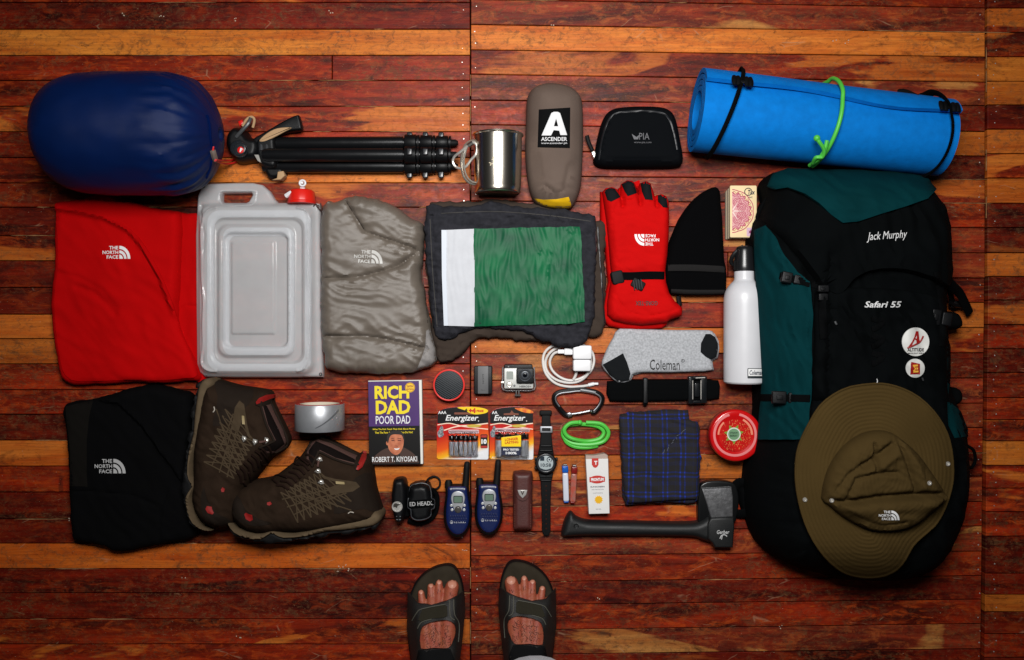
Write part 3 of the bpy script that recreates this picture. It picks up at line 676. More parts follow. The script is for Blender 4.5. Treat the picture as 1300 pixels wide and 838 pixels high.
def matring(u0, u1, r, seg=70, off=0.0, fl_=1.0, a0=-20, a1=200, bow=0.0):
    pts = []
    for k_ in range(seg + 1):
        a = math.radians(a0 + (a1 - a0) * k_ / seg); u = u0 + (u1 - u0) * (0.5 - 0.5 * math.cos(a)) + bow * math.sin(a)
        rad = 53.2 * (1 - 0.07 * u) + off + (3.2 if 116 < math.degrees(a) < 170 else 0)
        pts.append(spir(u, a, rad))
    sm_ = pts[:]
    for _ in range(3): sm_ = [sm_[0]] + [(sm_[i - 1] + sm_[i] * 2 + sm_[i + 1]) / 4 for i in range(1, len(sm_) - 1)] + [sm_[-1]]
    return tube(sm_, r * S, 10, False, fl_)
t.part('strap', join(matring(0.065, 0.155, 2.6, fl_=0.45), matring(0.07, 0.15, 1.2, off=1.2)), BLKF)
t.part('strap', matring(0.925, 0.905, 5.2, fl_=0.3, bow=0.045), BLKF)
for u, yy in ((0.135, 0), (0.945, 0)):
    gs = []
    for dy in (-0.030, 0.030):
        for k_ in range(2):
            p = [spir(u + dy * (0.55 + 0.5 * k_), math.radians(a), 56.5 * (1 - 0.07 * u)) for a in (113, 118, 123, 128)]
            gs.append(tube(p, [2.6 * S, 3.4 * S, 3.4 * S, 2.4 * S], 8, False, 0.6))
    gs.append(tube([spir(u - 0.03, math.radians(119), 56 * (1 - 0.07 * u)), spir(u + 0.03, math.radians(119), 56 * (1 - 0.07 * u))], 2.0 * S, 8))
    t.part('strap_buckle', join(*gs), BLK)
t.part('strap_end', tube([W(1141, 116, 40), W(1147, 116, 46), W(1152, 117, 50), W(1166, 122, 68)], [3 * S, 3.4 * S, 3 * S, 1.6 * S], 8), BLKR)
t = Thing('bungee_cord', 'bright green elastic cord knotted round the blue foam mat', 'cord', 1040, 160)
GC = mat('green_rubber_cord', (78, 190, 66), 0.45, bump='n', bs=700, bst=0.2)
t.part('cord_loop', matring(0.475, 0.508, 2.5, off=1.6, bow=0.030, a0=10, a1=195), GC)
t.part('knot', join(cord3([(1050, 178, 96), (1047, 190, 92), (1041, 200, 84), (1034, 206, 74), (1028, 210, 62)], 2.4), cord3([(1036, 175, 99), (1040, 180, 99), (1046, 190, 94), (1044, 199, 88), (1036, 200, 86), (1032, 207, 74)], 2.3), ball(1037, 175.5, 99, 3.9)), GC)
# ------------------------------------------------------------------ red jacket
t = Thing('red_jacket', 'folded bright red jacket with small white chest logo', 'jacket', 160, 370)
RJ = mat('red_shell_fabric', (178, 4, 6), 0.85, bump='weave', bs=380, bst=0.25, var=0.05, vs=12, sheen=0.03)
def jd1(X, Y, D): return 1.0 * wrinkle(X, Y, 1.4, 60, 16, 1, 21)
g1 = pillow([(215, 275), (238, 271), (254, 273), (262, 300), (262, 480), (248, 481), (236, 460), (222, 420), (218, 350)], 9, 5, 3, smooth_n=3, disp=lambda X, Y, D: jd1(X, Y, D) - 1.6 * np.exp(-(seg_dist(X, Y, [(227, 395), (240, 388), (262, 388)]) / 2) ** 2))
t.part('sleeve', g1, RJ)
jo = [(72, 257), (90, 255), (108, 252), (122, 247), (138, 243), (150, 249), (168, 256), (187, 262), (208, 266), (226, 268), (231, 276), (231, 310), (229, 360), (227, 405), (232, 425), (244, 447), (256, 474), (254, 484), (240, 484), (222, 486), (200, 487), (172, 485), (150, 487), (122, 488), (97, 489), (84, 485), (77, 474), (73, 452), (68, 420), (66, 390), (67, 365), (71, 337), (70, 300), (71, 270)]
def jd(X, Y, D):
    z = 2.6 * perlin(X / 60, Y / 50, 5) + 0.9 * wrinkle(X, Y, 0.5, 80, 22, 1, 7)
    s = seg_dist(X, Y, [(71, 268), (100, 272), (135, 280), (165, 295), (185, 318), (205, 355), (219, 390), (232, 425)], signed=True)
    z += 3.6 * (np.clip(s / 1.8, -1, 1)) * -1 * np.exp(-np.abs(s) / 26) - 1.5 * np.exp(-(s / 1.5) ** 2)
    z -= 3.0 * np.exp(-(seg_dist(X, Y, [(102, 365), (125, 372), (140, 386), (150, 398)]) / 4) ** 2)
    z += 1.2 * np.exp(-(seg_dist(X, Y, [(92, 345), (118, 362), (140, 378), (168, 384)]) / 8) ** 2)
    z -= 1.2 * np.exp(-(seg_dist(X, Y, [(130, 485), (146, 476), (165, 484)]) / 3) ** 2)
    z -= 1.4 * np.exp(-(seg_dist(X, Y, [(72, 256), (92, 262), (110, 252)]) / 3) ** 2)
    return z
g2 = pillow(jo, 20, 9, 3, disp=jd, smooth_n=2, edge=0.35, jit=0.35); t.part('body', g2, RJ); J = Surf(g2)
fl_ = drape([(72, 262), (100, 268), (135, 276), (165, 291), (185, 314), (205, 351), (219, 386), (231, 424), (243, 450), (251, 476), (236, 480), (200, 483), (150, 483), (99, 484), (87, 480), (80, 471), (75, 450), (71, 420), (69, 390), (70, 365), (74, 337), (73, 300)], J, 1.6, 2.2, 3, smooth_n=2, disp=lambda X, Y, D: 0.9 * wrinkle(X, Y, 0.9, 60, 18, 1, 77) - 1.6 * np.exp(-(seg_dist(X, Y, [(70, 345), (100, 352), (128, 368), (148, 392)]) / 3) ** 2)); t.part('front_panel', fl_, RJ); J = Surf(g2, fl_)
t.part('logo', logo(148, 320.5, 35, J), WHT)
# ------------------------------------------------------------------ water container
t = Thing('water_container', 'collapsed translucent plastic water container with ribbed panel and red tap', 'water container', 330, 360)
wc = mat('milky_plastic', (226, 226, 228), 0.13, trans=0.5, rvar=0.05, vs=30, var=0.03, ior=1.3, spec=0.8)
hole = [(284, 246), (320, 245.5), (321.5, 248), (317, 256), (314, 257.5), (285, 257.5), (282.5, 255), (282.5, 248)]
wo = rr(250, 234, 256, 240, 1, 1)
wo = [(252, 250), (258, 233.5), (300, 232.5), (322, 232.5), (334, 235), (343, 243), (349, 253), (354, 257.5), (372, 257.5), (400, 257.5), (406.5, 259), (407.5, 266), (408, 330), (409, 420), (411, 470), (410.5, 479), (398, 479), (380, 479.5), (300, 479.5), (262, 479), (255, 473), (251, 462), (250, 380), (249.5, 300)]
def rbox(X, Y, x0, y0, x1, y1, r):
    qx = np.abs(X - (x0 + x1) / 2) - (x1 - x0) / 2 + r; qy = np.abs(Y - (y0 + y1) / 2) - (y1 - y0) / 2 + r
    return np.hypot(np.maximum(qx, 0), np.maximum(qy, 0)) + np.minimum(np.maximum(qx, qy), 0) - r
def st(v, w_=2.0): return 0.5 - 0.5 * np.tanh(v / w_)
def wd(X, Y, D):
    Xw = X + 1.3 * np.sin(Y / 23.0) + 0.8 * np.sin(Y / 9.0)
    z = 10 * st(rbox(X, Y, 257, 262, 400, 474, 14), 3.5)
    z += 2.2 * np.exp(-((rbox(Xw, Y, 262, 266, 396, 471, 16)) / 1.6) ** 2) * (np.abs(X - 330) > 50)
    z -= 5.0 * st(rbox(X, Y, 274, 278, 389, 462, 15), 1.6); z += 2.0 * np.exp(-(rbox(X, Y, 275, 279, 388, 461, 15) / 1.6) ** 2)
    z += 5.0 * st(rbox(X, Y, 282, 288, 375, 452, 13), 1.4)
    z -= 5.2 * st(rbox(X, Y, 289, 298, 369, 441, 10), 1.2); z += 1.2 * np.exp(-(rbox(X, Y, 281, 287, 376, 453, 13) / 1.2) ** 2)
    z += 2.4 * st(rbox(X, Y, 298, 308, 352, 424, 2), 0.9)
    z += 1.0 * perlin(X / 18, Y / 40, 4) * st(-rbox(X, Y, 274, 278, 389, 462, 15), 2)
    z -= 2.0 * np.exp(-(seg_dist(X, Y, [(258, 262), (264, 300), (260, 350), (262, 460)]) / 2.2) ** 2)
    return z
g = pillow(wo, 12, 3.5, 1.35, disp=wd, holes=[hole], edge=0.5, z0=0.4)
body = t.part('body', g, wc); WS = Surf(g)
wc2 = mat('thick_milky_plastic', (222, 224, 228), 0.16, trans=0.4, ior=1.2)
for a0, b0, r0, a1, b1, r1 in ((283, 289, 12, 291, 300, 8), (262, 266, 16, 272, 276, 13)):
    X0, Y0_, X1, Y1_ = (283, 289, 374, 451) if a0 == 283 else (263, 267, 396, 471)
    t.part('rib_band', drape(rr(X0, Y0_, X1, Y1_, r0), WS, 0.5, 0.8, 2.0, holes=[rr(a1, b1, X1 - (a1 - X0), Y1_ - (b1 - Y0_), r1)]), wc2)
t.part('carry_handle_rim', ribbon([(280, 243), (300, 242.5), (322, 242.5), (325, 247), (320, 259), (300, 260.5), (283, 260), (279, 252)], 2.6, WS, 1.2, 1.4, closed=True), wc)
for x, y in ((258.5, 236.5), (403.5, 262), (262, 475.5), (407, 475)): t.part('corner_eyelet', ringz(x, y, 13.5, 1.5, 0.6, 16, 6), mat('eyelet', (60, 58, 60), 0.5))
red = t.part('tap_cap', lathe(W(383, 259, 13), W(383, 241, 13), [(0, 17), (0.15, 17.5), (0.2, 16.5), (0.85, 15.5), (0.97, 13.5), (1, 10), (1.001, 0)], 44, lambda a, b: 1 + 0.03 * (math.sin(b * 22) > 0) * (a < 0.9), flatz=0.001), mat('tap_red', (214, 30, 20), 0.35))
t.part('spout', join(cord3([(376, 243, 22), (370, 244.5, 22), (363, 249, 20)], 3.0, 3), cord3([(384, 242, 20), (384, 236, 22)], 3.2, 2)), WPL)
t.part('tap_lever', join(ringz(384, 232.5, 26, 3.6, 1.3, 24, 8), disc(384, 232.5, 20, 26, 1.6, 0.4, 12)), WPL)
t.part('cap_tether', cord3([(398, 262, 14), (401, 259, 15), (404, 264, 15), (408, 267, 12), (407, 258, 10)], 0.8), mat('tether', (60, 40, 36), 0.5))
# ------------------------------------------------------------------ grey insulated jacket
t = Thing('insulated_jacket', 'folded taupe quilted insulated jacket with silver logo', 'jacket', 475, 365)
pj = mat('taupe_ripstop', (102, 93, 84), 0.42, bump='weave', bs=420, bst=0.2, var=0.05, vs=15, sheen=0.0, spec=0.6)
po = [(408, 262), (425, 256), (451, 248), (470, 251), (495, 258), (513, 270), (526, 279), (538, 285), (537, 307), (534, 347), (538, 370), (541, 390), (545, 407), (548, 421), (552, 440), (554, 458), (546, 466), (528, 471), (513, 474), (480, 475), (451, 474), (430, 473), (420, 470), (412, 463), (408, 420), (407, 350)]
SA = [(404, 354), (430, 353.5), (458, 352), (479, 347), (507, 338), (530, 322)]; SBq = [(404, 427), (440, 427), (467, 427), (498, 432), (542, 443)]; SC = [(436, 250), (449, 270), (464, 295), (500, 307), (536, 320)]; SD = [(405, 391), (440, 389), (470, 391), (505, 388), (538, 382)]
HEM = [(544, 400), (543, 430), (540, 450), (528, 472)]
def pjd(X, Y, D):
    z = 0; dm = np.full(X.shape, 1e9)
    for s_, w_, a in ((SA, 2.2, 5), (SBq, 2.2, 5), (SC, 2.0, 4.5), (HEM, 2, 3)):
        d = seg_dist(X, Y, s_); z = z - a * np.exp(-(d / w_) ** 2) - a * 0.5 * np.exp(-(d / 9) ** 2); dm = np.minimum(dm, d)
    z = z - 1.0 * np.exp(-(seg_dist(X, Y, SD) / 5) ** 2)
    g_ = np.exp(-dm / 16)
    z = z + (2.4 * g_ + 0.5) * wrinkle(X, Y, 0.30, 46, 11, 1, 31) + (1.5 * g_ + 0.4) * wrinkle(X, Y, -0.4, 40, 12, 1, 47) + 2.2 * perlin(X / 45, Y / 26, 13)
    e = np.exp(-D / 9); return z + 1.6 * e * wrinkle(X, Y, 1.5, 18, 7, 1, 3)
g = pillow(po, 30, 16, 2.1, disp=pjd, smooth_n=2, edge=0.3, jit=1.0); t.part('body', g, pj); PJ = Surf(g)
t.part('lining_edge', drape([(541, 420), (546, 417), (550, 432), (554.5, 456), (546, 465.5), (528, 471.5), (535, 455), (540, 440)], PJ, 0.7, 0.8, 2.5), mat('grey_mesh', (136, 132, 130), 0.8, bump='n', bs=700, bst=0.5, var=0.12, vs=150))
t.part('logo', logo(468, 326, 36, PJ, 2, 1.0), mat('silver_print', (190, 188, 184), 0.5))
t.part('stitching', join(ribbon([(539, 312), (536.5, 345), (541, 385), (543, 410)], 0.8, PJ, 0.4, 0.3), ribbon([(437, 252), (462, 291)], 0.8, PJ, 0.5, 0.3, 1)), mat('stitch_dark', (70, 62, 56), 0.8))
# ------------------------------------------------------------------ brown trousers under, charcoal trousers on top
t = Thing('brown_trousers', 'folded dark brown trousers showing at the edges beneath charcoal trousers', 'trousers', 655, 355)
bt = mat('brown_twill', (60, 51, 45), 0.85, bump='weave', bs=300, bst=0.3, var=0.1, vs=30, sheen=0.1)
bo = [(541, 268), (555, 257), (590, 255), (625, 254), (660, 256), (700, 263), (740, 273), (757, 281), (768, 284), (769, 330), (769.5, 380), (768.5, 412), (760, 428), (742, 428), (715, 436), (667, 433), (640, 430), (612, 430), (599, 435), (588, 448), (577, 458), (565, 460), (556, 458), (551, 440), (546, 400), (540, 340)]
g = pillow(bo, 15, 6, 2.6, smooth_n=2, edge=0.4, jit=1.4, disp=lambda X, Y, D: 1.5 * wrinkle(X, Y, 0.2, 50, 9, 1, 9) + 0.9 * wrinkle(X, Y, 1.4, 30, 8, 1, 4) - 1.6 * np.exp(-(seg_dist(X, Y, [(570, 455), (585, 437), (605, 427)]) / 1.4) ** 2))
BT = Surf(g); t.part('legs', g, bt)
t.part('waistband', ribbon([(556, 261), (590, 260), (625, 259), (650, 261)], 7, BT, 1, 1.2), bt)
t.part('pocket_zip', ribbon([(759, 288), (762, 330), (765, 370), (767.5, 410)], 2.0, BT, 0.6, 0.8), mat('zip_dark', (38, 38, 40), 0.4, 0.3))
t = Thing('charcoal_trousers', 'folded charcoal denim trousers lying under the green and white cloth', 'trousers', 650, 350)
ct = mat('charcoal_denim', (44, 44, 49), 0.9, bump='weave', bs=330, bst=0.5, var=0.22, vs=90, sheen=0.1)
co = [(540, 272), (541, 262), (553, 259), (575, 263), (600, 262), (624, 256), (642, 260), (698, 265), (720, 266), (735, 270), (755, 274), (758, 300), (756, 340), (755, 384), (752, 415), (746, 430), (737, 441), (722, 441), (706, 440), (695, 434), (684, 432), (672, 424), (655, 418), (640, 419), (622, 416), (600, 419), (580, 427), (572, 431), (562, 432), (553, 424), (547, 400), (543, 353), (539, 310)]
def ctd(X, Y, D): return 2.2 * wrinkle(X, Y, 0.15, 60, 9, 1, 19) + 2.2 * wrinkle(X, Y, 1.5, 40, 9, 1, 24) - 1.5 * np.exp(-(seg_dist(X, Y, [(541, 275), (600, 273), (660, 277), (757, 287)]) / 1.6) ** 2) - 1.5 * np.exp(-(seg_dist(X, Y, [(549, 275), (552, 340), (556, 425)]) / 1.6) ** 2) + 1.5 * np.exp(-D / 6) * wrinkle(X, Y, 0.8, 14, 7, 1, 6)
g = pillow(co, 13, 7, 2.4, z0=12, smooth_n=2, edge=0.35, disp=ctd, jit=1.4); t.part('legs', g, ct); CT = Surf(g)
t.part('hem_stitch', join(ribbon([(546, 278), (549, 340), (555, 415)], 1.0, CT, 0.5, 0.4), ribbon([(560, 271), (600, 269), (640, 269), (700, 274), (750, 281)], 1.0, CT, 0.5, 0.4)), mat('stitch_grey', (70, 68, 66), 0.8))
t.part('zip_end', join(cord([(752, 418), (760, 415), (768, 412)], 1.2, CT, 1.5), ribbon([(757, 290), (758, 320), (757, 350)], 3, CT, 0.6, 0.6)), mat('zip_steel', (120, 122, 124), 0.35, 0.8))
# ------------------------------------------------------------------ green and white cloth
t = Thing('green_white_cloth', 'flat green plastic cloth with a white band along its left edge', 'cloth', 651, 352)
def gwd(X, Y, D): return 1.5 * wrinkle(X, Y, 1.57, 46, 9, 1, 41) + 0.8 * wrinkle(X, Y, 1.2, 30, 6, 1, 47) * (X > 680) + 0.5 * perlin(X / 30, Y / 45, 44)
def wob(o, a): A = np.array(resample(o, 3.0)); return list(zip(A[:, 0] + a * 2 * perlin(A[:, 0] / 9, A[:, 1] / 9, 5), A[:, 1] + a * 2 * perlin(A[:, 0] / 9, A[:, 1] / 9, 25)))
e1 = [(601, 290.5), (625, 290), (660, 289), (700, 288.5), (736, 287.5), (738, 300), (739, 340), (741.5, 375), (742, 409), (720, 411), (690, 412), (650, 413), (602, 414.5), (602, 350)]
CTS = Smooth(CT, 550, 280, 750, 420, 6, 1, 4)
t.part('green_panel', drape(wob(e1, 0.6), CTS, 2.0, 1.0, 2.0, disp=gwd), mat('green_sheet', (8, 98, 58), 0.55, bump='n', bs=160, bst=0.1, rgb2=(6, 72, 46), vs=22, spec=0.25))
t.part('white_band', drape([(566, 292), (602, 290.5), (602.6, 350), (602.6, 414.5), (566, 413.5), (565, 350)], CTS, 2.3, 1.0, 2.2, disp=lambda X, Y, D: 0.45 * wrinkle(X, Y, 1.5, 60, 7, 1, 3)), mat('white_sheet', (188, 190, 196), 0.6, var=0.04, vs=60))
t.part('white_hem', drape([(560.5, 292), (567, 292), (566.6, 350), (568.5, 413.5), (563.5, 413.5), (561, 350)], CTS, 3.2, 1.0, 2.0), mat('white_hem', (200, 206, 216), 0.55))
# ------------------------------------------------------------------ gloves
RG = mat('red_glove_fabric', (190, 10, 10), 0.75, bump='weave', bs=380, bst=0.35, var=0.05, vs=20)
GT = mat('glove_grip', (22, 24, 26), 0.8, bump='n', bs=500, bst=0.4)
go = [(766, 252), (765, 243), (769, 238.5), (777, 237), (784, 240), (788, 248), (788.6, 238), (789, 233), (796, 228.5), (803, 229), (807, 234), (810.5, 247), (811.5, 238), (813, 232), (820, 229.5), (826, 232), (829, 240), (832, 249), (834, 247), (840, 246), (846, 248.5), (849.5, 256), (850, 275), (849.5, 300), (847.5, 325), (845, 344), (846, 358), (850, 372), (858, 383), (867, 391), (866, 401), (852, 405.5), (846, 410), (836, 411), (815, 413), (795, 411), (778, 407), (771, 400), (771, 385), (774, 366), (777, 352), (775, 335), (773, 310), (770, 280)]
def gd(X, Y, D):
    z = 0
    for s_ in ([(788.3, 238), (790, 262)], [(810.7, 238), (812, 260)], [(832.4, 246), (833, 262)]): z = z - 7 * np.exp(-(seg_dist(X, Y, s_) / 2.6) ** 2)
    z = z - 1.4 * np.exp(-(seg_dist(X, Y, [(777, 272), (784, 258), (805, 254), (830, 258), (845, 274)]) / 1.2) ** 2)
    z = z - 1.2 * np.exp(-(seg_dist(X, Y, [(777, 280), (777, 310), (783, 335), (800, 346)]) / 1.2) ** 2)
    z = z - 3.4 * np.exp(-((Y - 351) / 7) ** 2) - 1.3 * np.exp(-(seg_dist(X, Y, [(778, 372), (795, 396), (820, 402), (850, 396), (864, 388)]) / 1.3) ** 2)
    return z + 1.0 * wrinkle(X, Y, 0.3, 30, 11, 1, 51)
lo_ = [(x - 4 - 0.01 * (y - 240), y + 6) for x, y in go]
lo_ = [(762 if x < 775 and y < 300 else x, y) for x, y in lo_]
lo_ = [(min(x, 848), y) if y < 408 else (min(x, 852), min(y + 1, 419)) for x, y in lo_]
t = Thing('ski_glove', 'lower red ski glove, only its edge showing beneath the other glove', 'glove', 808, 335, 'pair of red ski gloves')
g = pillow(lo_, 13, 5, 3, edge=0.35); t.part('shell', g, RG)
t.part('fingertip_grip', drape([(803, 232), (812, 228.5), (813, 238), (809, 244)], Surf(g), 4, 5, 3), RG)
t = Thing('ski_glove', 'upper red ski glove with black fingertips, strap and white upside down logo', 'glove', 810, 325, 'pair of red ski gloves')
g = pillow(go, 21, 10, 2.2, z0=8, disp=gd, edge=0.3); t.part('shell', g, RG); GS = Surf(g)
for q in ([(767, 242), (775, 238), (781, 240), (788, 250), (776, 256), (771, 254)], [(789, 234), (796, 229.5), (804, 231), (809, 245), (797, 249), (793, 243)], [(813, 233), (820, 230.5), (825.5, 232.5), (829, 254), (819, 253), (815, 243)], [(835, 248), (841, 246.8), (846, 250), (848, 264), (842, 263), (835.5, 256)]):
    t.part('fingertip_grip', drape(q, GS, 0.8, 0.8, 2, smooth_n=0), GT)
st_ = t.part('wrist_strap', ribbon([(776, 350), (800, 350.5), (825, 349.5), (849, 350)], 10, GS, 1.6, 1.6), BLKF)
t.part('buckle', join(slab(rot(rr(776, 344, 791, 361, 3), 784, 352, -12), 16, 29, 1.5), slab(rot(rr(803, 353, 815, 370, 2), 809, 361, -62), 20, 31, 1.2)), BLKR, st_)
gs = [slab(rot(rr(804 + k * 3.2, 355, 805.4 + k * 3.2, 368, 0.5), 809, 361, -8), 28, 32, 0.4) for k in range(4)]
t.part('buckle_ribs', join(*gs), mat('rib_plastic', (34, 36, 38), 0.7), st_)
t.part('logo', logo(821, 304.5, 31, GS, 180, 0.9), WHT)
t.part('lettering', text('GORE-TEX', 821, 385, 28, 5.5, GS, 180, 0.02, 0.0, 0.8), mat('black_print', (16, 12, 12), 0.6))
t.part('wrist_cord', join(cord([(850, 345), (858, 347), (859, 360), (861, 378)], 1.4, GS, 3), cord([(861, 376), (863, 388)], 3.2, GS, 6)), BLKR)
# ------------------------------------------------------------------ beanie
t = Thing('beanie_hat', 'black fleece beanie hat with a folded grey edged cuff', 'hat', 885, 305)
bm = mat('black_fleece', (5, 5, 6), 0.95, bump='n', bs=420, bst=0.7, sheen=0.12)
g = pillow([(908, 237), (899, 240), (889, 246), (879, 255), (871, 265), (862, 279), (856, 293), (850, 308), (847, 321), (847, 345), (880, 350), (920, 350), (919.5, 330), (918, 297), (917, 275), (915, 258), (914, 243)], 20, 9, 2.6, smooth_n=2, edge=0.35); t.part('crown', g, bm)
g2 = pillow([(846, 334), (870, 333.5), (900, 335), (921, 337), (922.5, 350), (921.5, 374), (900, 375), (870, 375), (852, 373), (846, 362), (845, 346)], 12, 6, 2.4, z0=8, edge=0.4, disp=lambda X, Y, D: -1.6 * np.exp(-((Y - 346) / 1.2) ** 2) - 1.2 * np.exp(-((Y - 366) / 1.1) ** 2)); t.part('cuff', g2, bm)
CS = Surf(g, g2)
t.part('cuff_trim', join(ribbon([(848, 340), (880, 340), (920, 342)], 8, CS, 0.7, 0.6), ribbon([(852, 370), (880, 371), (920, 371)], 6, CS, 0.7, 0.6)), mat('grey_fleece', (34, 33, 33), 0.95, bump='n', bs=300, bst=0.7))
# ------------------------------------------------------------------ stack of cards
t = Thing('card_stack', 'small stack of cream cards printed with a pink lace mandala', 'cards', 940, 269)
cm = mat('card_edge', (176, 160, 132), 0.7)
for k in range(6):
    dx = -(5 - k) * 1.2; t.part('card', box(926.5 + dx, 236.5 + (5 - k) * 1.3, 959 + dx * 0.3, 302.5 + (5 - k) * 0.4, k * 2.4 + 0.3, k * 2.4 + 2.3, 0.3, 1.2), cm if k % 2 else mat('card_dark', (110, 96, 84), 0.7))
top = box(926.5, 235.8, 960.3, 301.6, 14.6, 17.2, 0.3, 1.4); tc_ = t.part('top_card', top, mat('cream_card', (232, 208, 160), 0.6, var=0.03, vs=40))
def arcfan(cx, cy, r0, r1, z, clipx, lob=0, amp=0.0, n=72):
    V = []; F = []
    for k in range(n + 1):
        a = -math.pi / 2 + math.pi * k / n; m = 1 + amp * abs(math.sin(lob * a))
        for r in (r0 * m, r1 * m): V.append(W(max(clipx, cx + r * math.cos(a)), cy + r * math.sin(a), z))
    for k in range(n): F.append((2 * k, 2 * k + 1, 2 * k + 3, 2 * k + 2))
    return V, orient(V, F)
pk = mat('pink_print', (226, 178, 170), 0.6, rgb2=(204, 128, 142), vs=420); pk2 = mat('magenta_print', (182, 62, 96), 0.6)
cx, cy, zt = 929.5, 268, 17.3
t.part('mandala_ground', arcfan(cx, cy, 0.2, 21, zt, 927.2, 9, 0.16), pk, tc_, smooth=False)
gs = [arcfan(cx, cy, 20.2, 21.2, zt + 0.15, 927.2, 9, 0.16), arcfan(cx, cy, 18.2, 18.9, zt + 0.15, 927.2, 9, 0.10), arcfan(cx, cy, 26, 27, zt + 0.15, 927.2, 5, 0.03)]
for a in (-60, -22, 22, 60):
    x, y = cx + 13 * math.cos(math.radians(a)), cy + 13 * math.sin(math.radians(a))
    for r in (5.2, 3.4, 1.4): gs.append(ringz(x, y, zt + 0.05, r, 0.32, 24, 4))
for k in range(15):
    a = math.radians(-84 + 12 * k); x, y = cx + 23.5 * math.cos(a), cy + 23.5 * math.sin(a); gs.append(ringz(x, y, zt + 0.05, 1.6, 0.3, 12, 4))
t.part('mandala_lines', join(*gs), pk2, tc_, smooth=False)
gs = [flat([(cx + 2 * math.cos(a - 0.5), cy + 2 * math.sin(a - 0.5)), (cx + 15 * math.cos(a), cy + 15 * math.sin(a)), (cx + 2 * math.cos(a + 0.5), cy + 2 * math.sin(a + 0.5))], zt + 0.5, 0.2) for a in (-1.0, 0.0, 1.0)]
t.part('mandala_star', join(*gs), mat('pale_print', (238, 214, 206), 0.6), tc_, smooth=False)
nv = mat('navy_print', (22, 38, 58), 0.6)
t.part('lettering', join(text('Tux', 954, 244, 9, 6, zt, 0, 0.03, 0.2, 0.4), text('INC', 953, 250.5, 5, 2, zt, 0, 0.02, 0, 0.4), *[ringz(950, 243.5, zt + 0.1, 4.6, 0.5, 24, 4)]), nv, tc_, smooth=False)
t.part('stamp', join(flat(rr(948, 289, 958, 300, 1.2, 2), zt + 0.3, 0.2)), mat('lilac_print', (206, 170, 190), 0.6), tc_, smooth=False)
t.part('stamp_flower', join(flat([(953 + (3.4 if k % 2 else 1.5) * math.cos(k * math.pi / 6), 294.5 + (3.4 if k % 2 else 1.5) * math.sin(k * math.pi / 6)) for k in range(12)], zt + 0.6, 0.2)), mat('plum_print', (110, 14, 70), 0.6), tc_, smooth=False)
# ------------------------------------------------------------------ water bottle
t = Thing('water_bottle', 'white metal water bottle with black screw cap, lying beside the backpack', 'bottle', 945, 400)
wb = mat('white_enamel', (206, 206, 210), 0.32, rvar=0.06, vs=30, var=0.02)
zb = 25.5
bp = [(0.0, 12.4), (0.06, 12.4), (0.085, 12.6), (0.10, 14.0), (0.12, 17), (0.15, 20.2), (0.19, 23.2), (0.24, 24.8), (0.30, 25.2), (0.6, 25.2), (0.95, 25.2), (0.98, 24.7), (0.995, 23.4), (1, 20), (1.0, 0)]
g = lathe(W(945, 343, zb), W(945, 487, zb), cr(bp, 3, False), 64); t.part('flask', g, wb); BS = Surf(g)
cp = t.part('cap', lathe(W(945, 312, zb), W(945, 344.5, zb), cr([(0, 0), (0.004, 4), (0.03, 8), (0.12, 10.5), (0.35, 11.6), (0.6, 12.4), (0.85, 13.2), (1, 13.2), (1, 0)], 3, False), 48), mat('cap_plastic', (24, 25, 27), 0.28))
t.part('cap_ribs', join(*[cord3([(945 + 13.1 * math.sin(a), 331, zb + 13.1 * math.cos(a)), (945 + 13.1 * math.sin(a), 343, zb + 13.1 * math.cos(a))], 0.6, 1) for a in [math.radians(d) for d in (-85, -70, -55, -40)]]), BLKR, cp)
t.part('cap_loop', cord3([(934, 338, 20), (928, 333, 22), (931, 324, 26), (939, 316, 28), (944, 313, 29)], 2.6, 4), mat('cap_plastic2', (20, 21, 22), 0.35), cp)
lb = t.part('label', drape(rot(rr(949, 467.5, 970.2, 480.5, 0.8, 2), 959, 474, 0), BS, 0.25, 0.3, 1.6), mat('label_dark', (34, 42, 46), 0.5))
t.part('label_panel', drape(rr(950, 468.4, 970.0, 477.4, 0.5, 2), BS, 0.55, 0.3, 1.6), WHT, lb)
t.part('lettering', join(text('Coleman', 960, 473, 17, 6, BS, 0, 0.02, 0.15, 0.95)), nv, lb)
# ------------------------------------------------------------------ socks
t = Thing('sock_pair', 'folded pair of light grey socks with black toe and heel patches', 'socks', 842, 448)
sk = mat('grey_knit', (168, 170, 174), 0.95, bump='n', bs=420, bst=0.8, var=0.2, vs=260); bk = mat('black_knit', (24, 26, 28), 0.95, bump='n', bs=420, bst=0.8)
so = [(787, 417), (820, 418), (860, 419), (899, 419), (906, 423), (911, 432), (912, 442), (910, 454), (903, 458), (905, 470), (880, 472), (844, 473), (815, 473), (803, 476), (799, 484), (785, 486), (773, 476), (764, 464), (767, 452), (772, 440), (779, 428)]
g0 = pillow([(x + 1.5, y + 0.5) for x, y in so], 6, 3, 3, edge=0.4, smooth_n=1)
g = pillow(so, 9, 5, 2.2, z0=3, smooth_n=2, edge=0.4, disp=lambda X, Y, D: 0.8 * perlin(X / 24, Y / 14, 6) + 0.7 * wrinkle(X, Y, 0.8, 30, 10, 1, 8) - 1.3 * np.exp(-(seg_dist(X, Y, [(790, 448), (797, 472)]) / 1.5) ** 2))
t.part('sock', g0, sk, label='lower sock'); s1 = t.part('sock', g, sk, label='upper sock'); KS = Surf(g)
t.part('heel_patch', drape([(765, 463), (778, 456), (791, 448.5), (796, 460), (800.5, 474), (798.5, 483), (786, 485.5), (774, 476)], KS, 0.6, 0.6, 2.4), bk, s1)
t.part('toe_patch', drape([(896, 424), (902, 424), (908, 428), (911.3, 436), (911.5, 444), (909.5, 453), (903, 457), (896, 453), (889.5, 447), (890, 436)], KS, 0.6, 0.6, 2.4), bk, s1)
